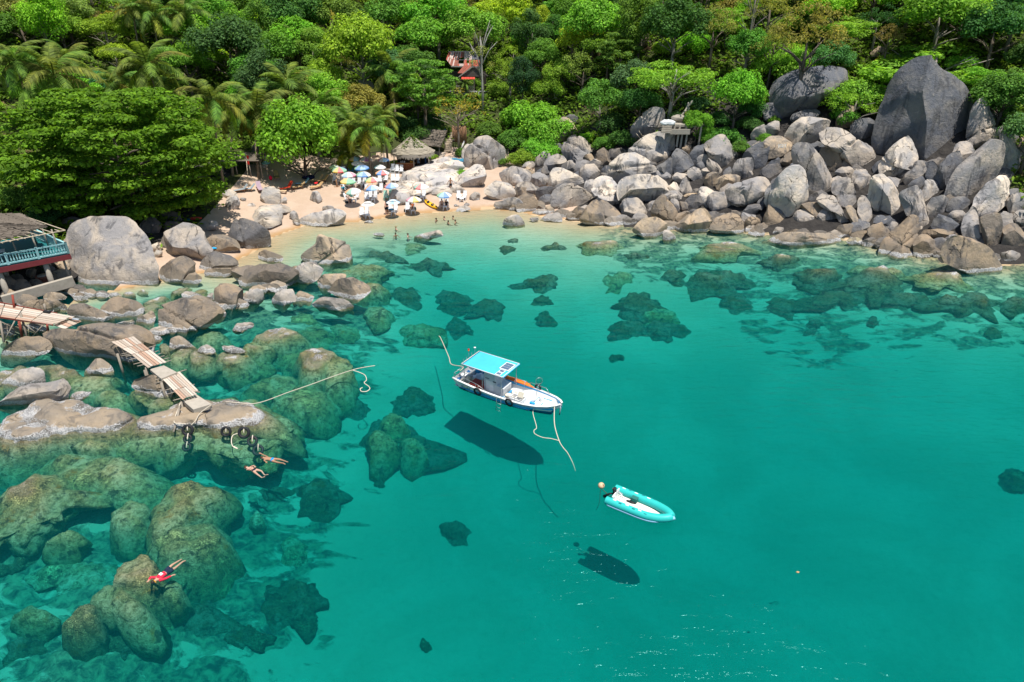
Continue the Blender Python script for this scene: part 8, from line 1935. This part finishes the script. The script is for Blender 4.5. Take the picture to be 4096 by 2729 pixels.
# ------------------------------------------------------------------ the red-roofed house
def house():
    b = hit(*zp('g', 1000, 1270), .2); root = empty('hillside_house', b, -.05, 'derelict wooden house with a rusty red iron roof among the trees', 'house')
    s = ((b - C0) @ FWD) / F / 7.842 * 1.0
    def q(x, y, dy=0.0):                       # picture offsets to metres
        return Vector(((x - 1000) * s, dy, (1270 - y) * s * 1.04))
    RU = [mat('rust_red', (.40, .09, .06), .8, .35, 3), mat('rust_pale', (.48, .38, .34), .8, .3, 3), mat('rust_dark', (.10, .10, .12), .8, .3, 3), mat('rust_brown', (.27, .10, .07), .8, .3, 3)]
    # main roof: narrow corrugated sheets from ridge to eave, some fallen away
    n = 26; r = random.Random(2)
    for i in range(n):
        f0, f1 = i / n, (i + .94) / n; tl, tr = q(395, 250, 3.4), q(1330, 245, 3.4); bl_, br = q(340, 420, .6), q(1440, 605, .6); bl_ = q(520, 590, .6) if i > 6 else q(360, 430, 1.4)
        def pt(f, v): return tl.lerp(tr, f).lerp(q(520, 590, .6).lerp(q(1430, 600, .6), (f - .2) / .8) if f > .2 else q(345, 430, 1.6).lerp(q(520, 590, .6), f / .2), v)
        m = RU[2] if f0 > .74 else r.choice([RU[0], RU[1], RU[1], RU[3]])
        gaps = [(0, .40), (.86, 1.0)] if .36 < f0 < .52 else [(0, .46), (.80, 1)] if .58 < f0 < .66 else [(0, .55), (.57, 1)]
        for v0, v1 in gaps: MB().slab([pt(f0, v0), pt(f1, v0), pt(f1, v1), pt(f0, v1)], .05).build('roof_sheet', m if v0 == 0 else r.choice(RU[:2] + RU[3:] if f0 < .74 else [RU[2], RU[0]]), root)
    MB().beam(q(390, 245, 3.45), q(1335, 240, 3.45), .2, .14).build('ridge_cap', RU[1], root)
    for v in (.5, .78, .98): MB().beam(q(395 + 125 * v, 250 + 340 * v, 3.4 - 2.8 * v - .05) - Vector((0, 0, .16)), q(1330 + 100 * v, 245 + 355 * v, 3.4 - 2.8 * v - .05) - Vector((0, 0, .16)), .1, .14).build('purlin', mat('grey_timber', (.42, .38, .34), .9, .2), root)
    # front gable
    for i in range(9):
        f0, f1 = i / 9, (i + .94) / 9; a, c_ = q(920, 575, .5), q(1200, 570, .5); d_, e_ = q(740, 770, -.5), q(930, 780, -.5); MB().slab([a.lerp(c_, f0), a.lerp(c_, f1), d_.lerp(e_, f1), d_.lerp(e_, f0)], .05).build('roof_sheet', RU[3] if i % 3 else RU[0], root)
    for i in range(6):
        y0 = 620 + i * 42; hw = 60 + i * 62; MB().beam(q(1240 - hw * 1.05, y0 + 20, -.35), q(1240 + hw * .9, y0 + 20, -.35), .05, 40 * s).build('gable_board', mat('gable_wood', (.13, .11, .10), .9, .25), root)
    MB().beam(q(1230, 575, -.45), q(770, 880, -.55), .1, .16).build('bargeboard', mat('grey_timber', (.42, .38, .34), .9, .2), root); MB().beam(q(1230, 575, -.45), q(1680, 850, -.55), .1, .16).build('bargeboard', mat('gable_wood', (.13, .11, .10), .9, .25), root)
    for i in range(5): MB().slab([q(860 + i * 84, 880, -.6), q(938 + i * 84, 880, -.6), q(938 + i * 84, 930, -.95), q(860 + i * 84, 930, -.95)], .04).build('awning_sheet', mat('awning_red', (.62, .05, .025), .6, .12), root)
    # walls, porch and balustrade
    MB().box(q(1000, 1060, 1.0), (6.6, .12, 3.6)).build('wall', mat('dark_boards', (.05, .04, .035), .9), root)
    for x in (700, 1240, 1520, 480): MB().beam(q(x, 1270, -.3), q(x, 880, -.3), .14, .14).build('porch_post', mat('gable_wood', (.13, .11, .10), .9, .25), root)
    for i in range(24): MB().box(q(680 + i * 24, 1205, -.35), (.05, .04, .9)).build('porch_baluster', mat('grey_timber', (.42, .38, .34), .9, .2), root)
    MB().beam(q(670, 1140, -.35), q(1245, 1140, -.35), .08, .08).build('porch_rail', mat('grey_timber', (.42, .38, .34), .9, .2), root)
    MB().box(q(960, 1300, .2), (8.4, 2.2, .2)).build('porch_floor', mat('dark_boards', (.05, .04, .035), .9), root)
    MB().box(q(960, 1370, -.7), (7.4, .3, 1.1)).build('retaining_wall', mat('grey_wall', (.42, .44, .44), .9, .15), root)
    for i in range(5): MB().box(q(1095 + i * 74, 1370, -.95), (.14, .12, 1.0)).build('wall_pier', M_WHITE, root)
house()
# ------------------------------------------------------------------ concrete platform over the boulders
def platform():
    a = Vector(hit(*zp('m', 960, 560), 4.0)); d = (np.array(a) - C0) @ FWD; s = d / F / 7.847; root = empty('platform', (0, 0, 0), 0, 'ruined concrete platform on thin posts above the boulders', 'platform')
    def q(x, y, dy=0.0): return a + Vector(((x - 960) * s, dy, (560 - y) * s * 1.04))
    MB().slab([q(940, 530), q(1760, 555), q(1760, 555, 3) + Vector((0, 0, .05)), q(940, 530, 3) + Vector((0, 0, .05))], .28).build('upper_slab', M_CONC, root)
    MB().slab([q(930, 680, -.5), q(1560, 685, -.5), q(1560, 685, 1), q(930, 680, 1)], .10).build('lower_slab', M_CONC, root); MB().beam(q(930, 725, -.5), q(1560, 730, -.5), .2, .62).build('fascia', M_CONC, root)
    for x, y0, y1, m_ in ((1340, 780, 1180, M_CONC), (1490, 780, 1190, M_CONC), (1910, 560, 1200, M_CONC), (1220, 780, 1140, M_CONC), (1080, 560, 690, M_CONC), (1240, 560, 690, M_CONC), (1450, 560, 690, M_CONC)): MB().beam(q(x + 20, y0), q(x, y1 + 60), .2, .2).build('post', m_, root)
    for i in range(5): MB().box(q(835 - i * 12, 545 + i * 45, -.3 - i * .16), (1.25, .34, .14)).build('step', M_CONC, root)
    MB().beam(q(770, 430, -.2), q(660, 720, -1.0), .06, .06).build('handrail', M_POLE, root); MB().beam(q(940, 530, -.3), q(930, 690, -.6), .14, .14).build('newel', mat('rust_post', (.32, .10, .05), .9), root)
    return q
pq = platform()
heapo = lambda nm, p, sx, sy, sz, m, lb, cat, seed: tag(link(nm, (lambda D, Fc: mesh_np(nm, D * np.array((sx, sy, sz)) + D * bumps(D * 3, np.random.RandomState(seed), .2 * sz, 3)[:, None], Fc, m, True))(*ico(3)), None, p), lb, cat)
heapo('white_sack_heap', pq(860, 490, -.1), .95, .4, .4, mat('sack_white', (.62, .64, .64), .9, .3), 'heap of whitish sacks at the top of the platform steps', 'sacks', 3)
heapo('concrete_lump', pq(1270, 430, 1.5), 1.0, .5, .45, M_CONC, 'pale concrete lump behind the walker on the platform', 'concrete block', 5)
for i, (x0, y0, x1, y1) in enumerate(((1400, 350, 1720, -60), (1500, 240, 1610, 0), (1560, 330, 1640, 150))):
    tag(MB().beam(pq(x0, y0, 2.0), pq(x1, y1, 2.6), .16, .16).build('fallen_beam', M_CONC), ('longest fallen grey beam leaning behind the platform', 'short fallen beam leaning highest behind the platform', 'shortest fallen beam low behind the platform')[i], 'beam')
# wooden frame on the pale boulder
fr = empty('wooden_frame', hit(*zp('3', 1195, 1330), 1.4), 0, 'small ladder-like wooden frame lying on the large pale boulder', 'frame'); d = (np.array(fr.location) - C0) @ FWD; s = d / F / 2.2988
def q3(x, y, dy=0): return Vector(((x - 1195) * s, dy, (1330 - y) * s))
for (a, b) in (((1175, 1300), (1240, 1302)), ((1240, 1302), (1222, 1350)), ((1222, 1356), (1158, 1356)), ((1158, 1356), (1175, 1300))): MB().beam(q3(*a, .3 - (a[1] - 1300) * .01 - .2), q3(*b, .3 - (b[1] - 1300) * .01 - .2), .12, .12).build('rail', M_BAMBOO, fr)
for y in (1318, 1337): MB().beam(q3(1168, y, -.1), q3(1232, y, -.1), .08, .08).build('rung', M_BAMBOO, fr)
for i, (x0, y0, x1, y1) in enumerate(((1140, 1240, 1185, 1285), (1165, 1215, 1200, 1265), (1200, 1265, 1280, 1240), (1210, 1280, 1330, 1245))):
    tag(MB().bar(fr.location + q3(x0, y0, .6), fr.location + q3(x1, y1, .6), .07, 6).build('driftwood_pole', M_BAMBOO, None, True), ('driftwood stick left of the wooden frame, leaning lowest', 'driftwood stick upright above the wooden frame', 'driftwood stick lying right above the wooden frame', 'longest driftwood stick along the top of the pale boulder')[i], 'stick')
mb = MB()
# pale scratched strokes on one boulder
def scratches():
    ro = next(x['o'] for x in ROCKS if x['o'].get('label', '').startswith('rounded boulder with scratched'))
    dg = bpy.context.evaluated_depsgraph_get(); dg.update(); mb = MB(); c = Vector(CAM)
    def on(x, y):
        x, y = 3060 + x / 15.68, 540 + y / 15.68; r_ = Vector(ray(x, y)).normalized(); ok, h, nrm, _ = ro.ray_cast(ro.matrix_world.inverted() @ c, r_)
        return (ro.matrix_world @ h + nrm * .02) if ok else None
    for st in ([(820, 590), (855, 600), (850, 840)], [(920, 620), (930, 780), (960, 780)], [(950, 600), (1090, 600), (1100, 800)], [(990, 700), (1040, 700), (1060, 780), (980, 780)], [(1150, 600), (1180, 570), (1200, 640), (1160, 700), (1180, 800)], [(1330, 580), (1290, 590), (1280, 700), (1300, 820)]):
        p = [on(*v) for v in st]
        if all(p): mb.tube(p, .035, 5)
    o = mb.build('scratched_writing', mat('chalk', (.62, .64, .62), .9)); o.parent = ro; o.matrix_parent_inverse = ro.matrix_world.inverted()
bpy.context.view_layer.update()
scratches()
# ------------------------------------------------------------------ descriptions for what has none yet
LMK = [('the giant rounded boulder', 450, 1020), ('the terrace', 100, 1000), ('the jetty', 130, 1270), ('the plank walkway', 620, 1440), ('the landing rock', 860, 1670), ('the long ledge boulder', 380, 1370), ('the broad dished boulder', 740, 1270), ('the tall tan boulder', 1310, 1010),
 ('the dark mottled boulder by the sand', 970, 935), ('the pear-shaped boulder', 740, 960), ('the long white boulder', 1290, 870), ('the rounded boulder on the sand', 1080, 790), ('the beach bar', 1655, 620), ('the hollowed whitish boulder', 1660, 735), ('the grey pyramid boulder', 1940, 610), ('the big smooth whitish boulder', 1900, 710),
 ('the huge domed boulder', 2550, 690), ('the wide notched boulder', 2420, 860), ('the broad round-backed boulder', 2290, 800), ('the tall whitish cracked boulder', 2430, 770), ('the boulder with the wooden frame', 2590, 600), ('the concrete platform', 2730, 510), ('the tilted block boulder', 2890, 620), ('the giant cleft boulder', 3690, 450), ('the overhanging block', 3230, 370),
 ('the long flat barnacled rock', 3200, 960), ('the two-knobbed rock', 3590, 970), ('the big barnacled boulder', 3880, 1050), ('the tooth-shaped boulder', 3930, 520), ('the grooved slab', 3650, 840), ('the long domed boulder', 2990, 770), ('the long sharp block', 3250, 700), ('the tan rock with the white skirt', 2610, 925),
 ('the fishing boat', 2010, 1540), ('the dinghy', 2560, 2030), ('the boat shadow', 2000, 1790), ('the red swimmer', 660, 2290), ('the two swimmers', 1030, 1850), ('the red-roofed house', 1860, 290), ('the yellow-flowering tree', 1830, 440), ('the great tiered tree', 450, 600), ('the beach tree', 1195, 540), ('the lone tall palm', 1565, 300), ('the umbrella-shaped tree', 2690, 300), ('the flat spreading tree', 3740, 215),
 ('the lone brown boulder', 2580, 160), ('the yellowing tree upper right', 3240, 120), ('the yellow-leaved tree', 470, 55), ('the big drooping palm', 215, 300), ('the lime tree mid slope', 1440, 190), ('the big hilltop tree', 2370, 95), ('the fan palm', 712, 315)]
DIRS = ['right of', 'above right of', 'above', 'above left of', 'left of', 'below left of', 'below', 'below right of']
def describe(items, base, group_of):
    for it in items:
        x, y = it['c']
        ds = sorted((math.hypot(x - a, (y - b) * 1.2), n, a, b) for n, a, b in LMK)
        it['opt'] = []
        for dd, n, a, b in ds[:4]:
            g = math.atan2(-(y - b), x - a); it['opt'].append((DIRS[int(round(g / (PI / 4))) % 8], n))
    used = {}
    for it in sorted(items, key=lambda i: -i['w']):
        b = base(it); done = False
        for d, n in it['opt'][:3]:
            s = f'{b} {d} {n}'
            if s not in used: used[s] = [it]; it['label'] = s; done = True; break
        if not done:
            d, n = it['opt'][0]; used[f'{b} {d} {n}'].append(it); it['label'] = f'{b} {d} {n}'
    for s, l_ in used.items():
        if len(l_) > 1:
            l_.sort(key=lambda i: i['c'][0])
            names = ['leftmost', 'second from left', 'third from left', 'fourth from left', 'fifth from left', 'sixth from left', 'seventh from left', 'eighth from left']
            for k_, it in enumerate(l_): it['label'] = s + ', ' + ('rightmost' if k_ == len(l_) - 1 else names[min(k_, 7)])
    for it in items:
        wd = it['label'].split()
        while len(wd) > 16: wd.pop(0)
        it['label'] = ' '.join(wd)
        tag(it['o'], it['label']); g = group_of(it)
        if g and 'group' not in it['o']: it['o']['group'] = g
def rk(it):
    a = it['w'] / max(it['h'], 1); big = max(it['w'], it['h'])
    if it['o']['category'] == 'rock': return f"{TWORD[it['tint']]} wedged rock"
    sz = 'big' if big > 150 else 'medium' if big > 90 else 'small' if big > 50 else 'tiny'
    shp = 'long low' if a > 2.2 else 'upright' if a < .75 else 'rounded' if it['w'] * 7 % 2 < 1 else 'angular'
    return f"{sz} {shp} {TWORD[it['tint']]} {'sunken rock' if it['mode'] == 'f' and it['tint'] != 'w' else it['o']['category'].replace('sunken rock', 'stone')}"
au = [r for r in ROCKS if r['auto']]
describe(au, rk, lambda i: None)
def tr_(it):
    n = 'palm' if it['style'] == 'palm' else 'bush' if it['style'] == 'bush' else 'tree'
    return f"{'large ' if it['w'] > 230 else 'small ' if it['w'] < 120 else ''}{GW.get(it['col'], 'green')} {SW.get(it['style'], '').replace('low bushy', 'rounded')} {n}"
describe([p for p in PLANTS if p['auto']], tr_, lambda i: 'bushes on the wooded slope' if i['style'] == 'bush' else 'trees on the wooded slope')
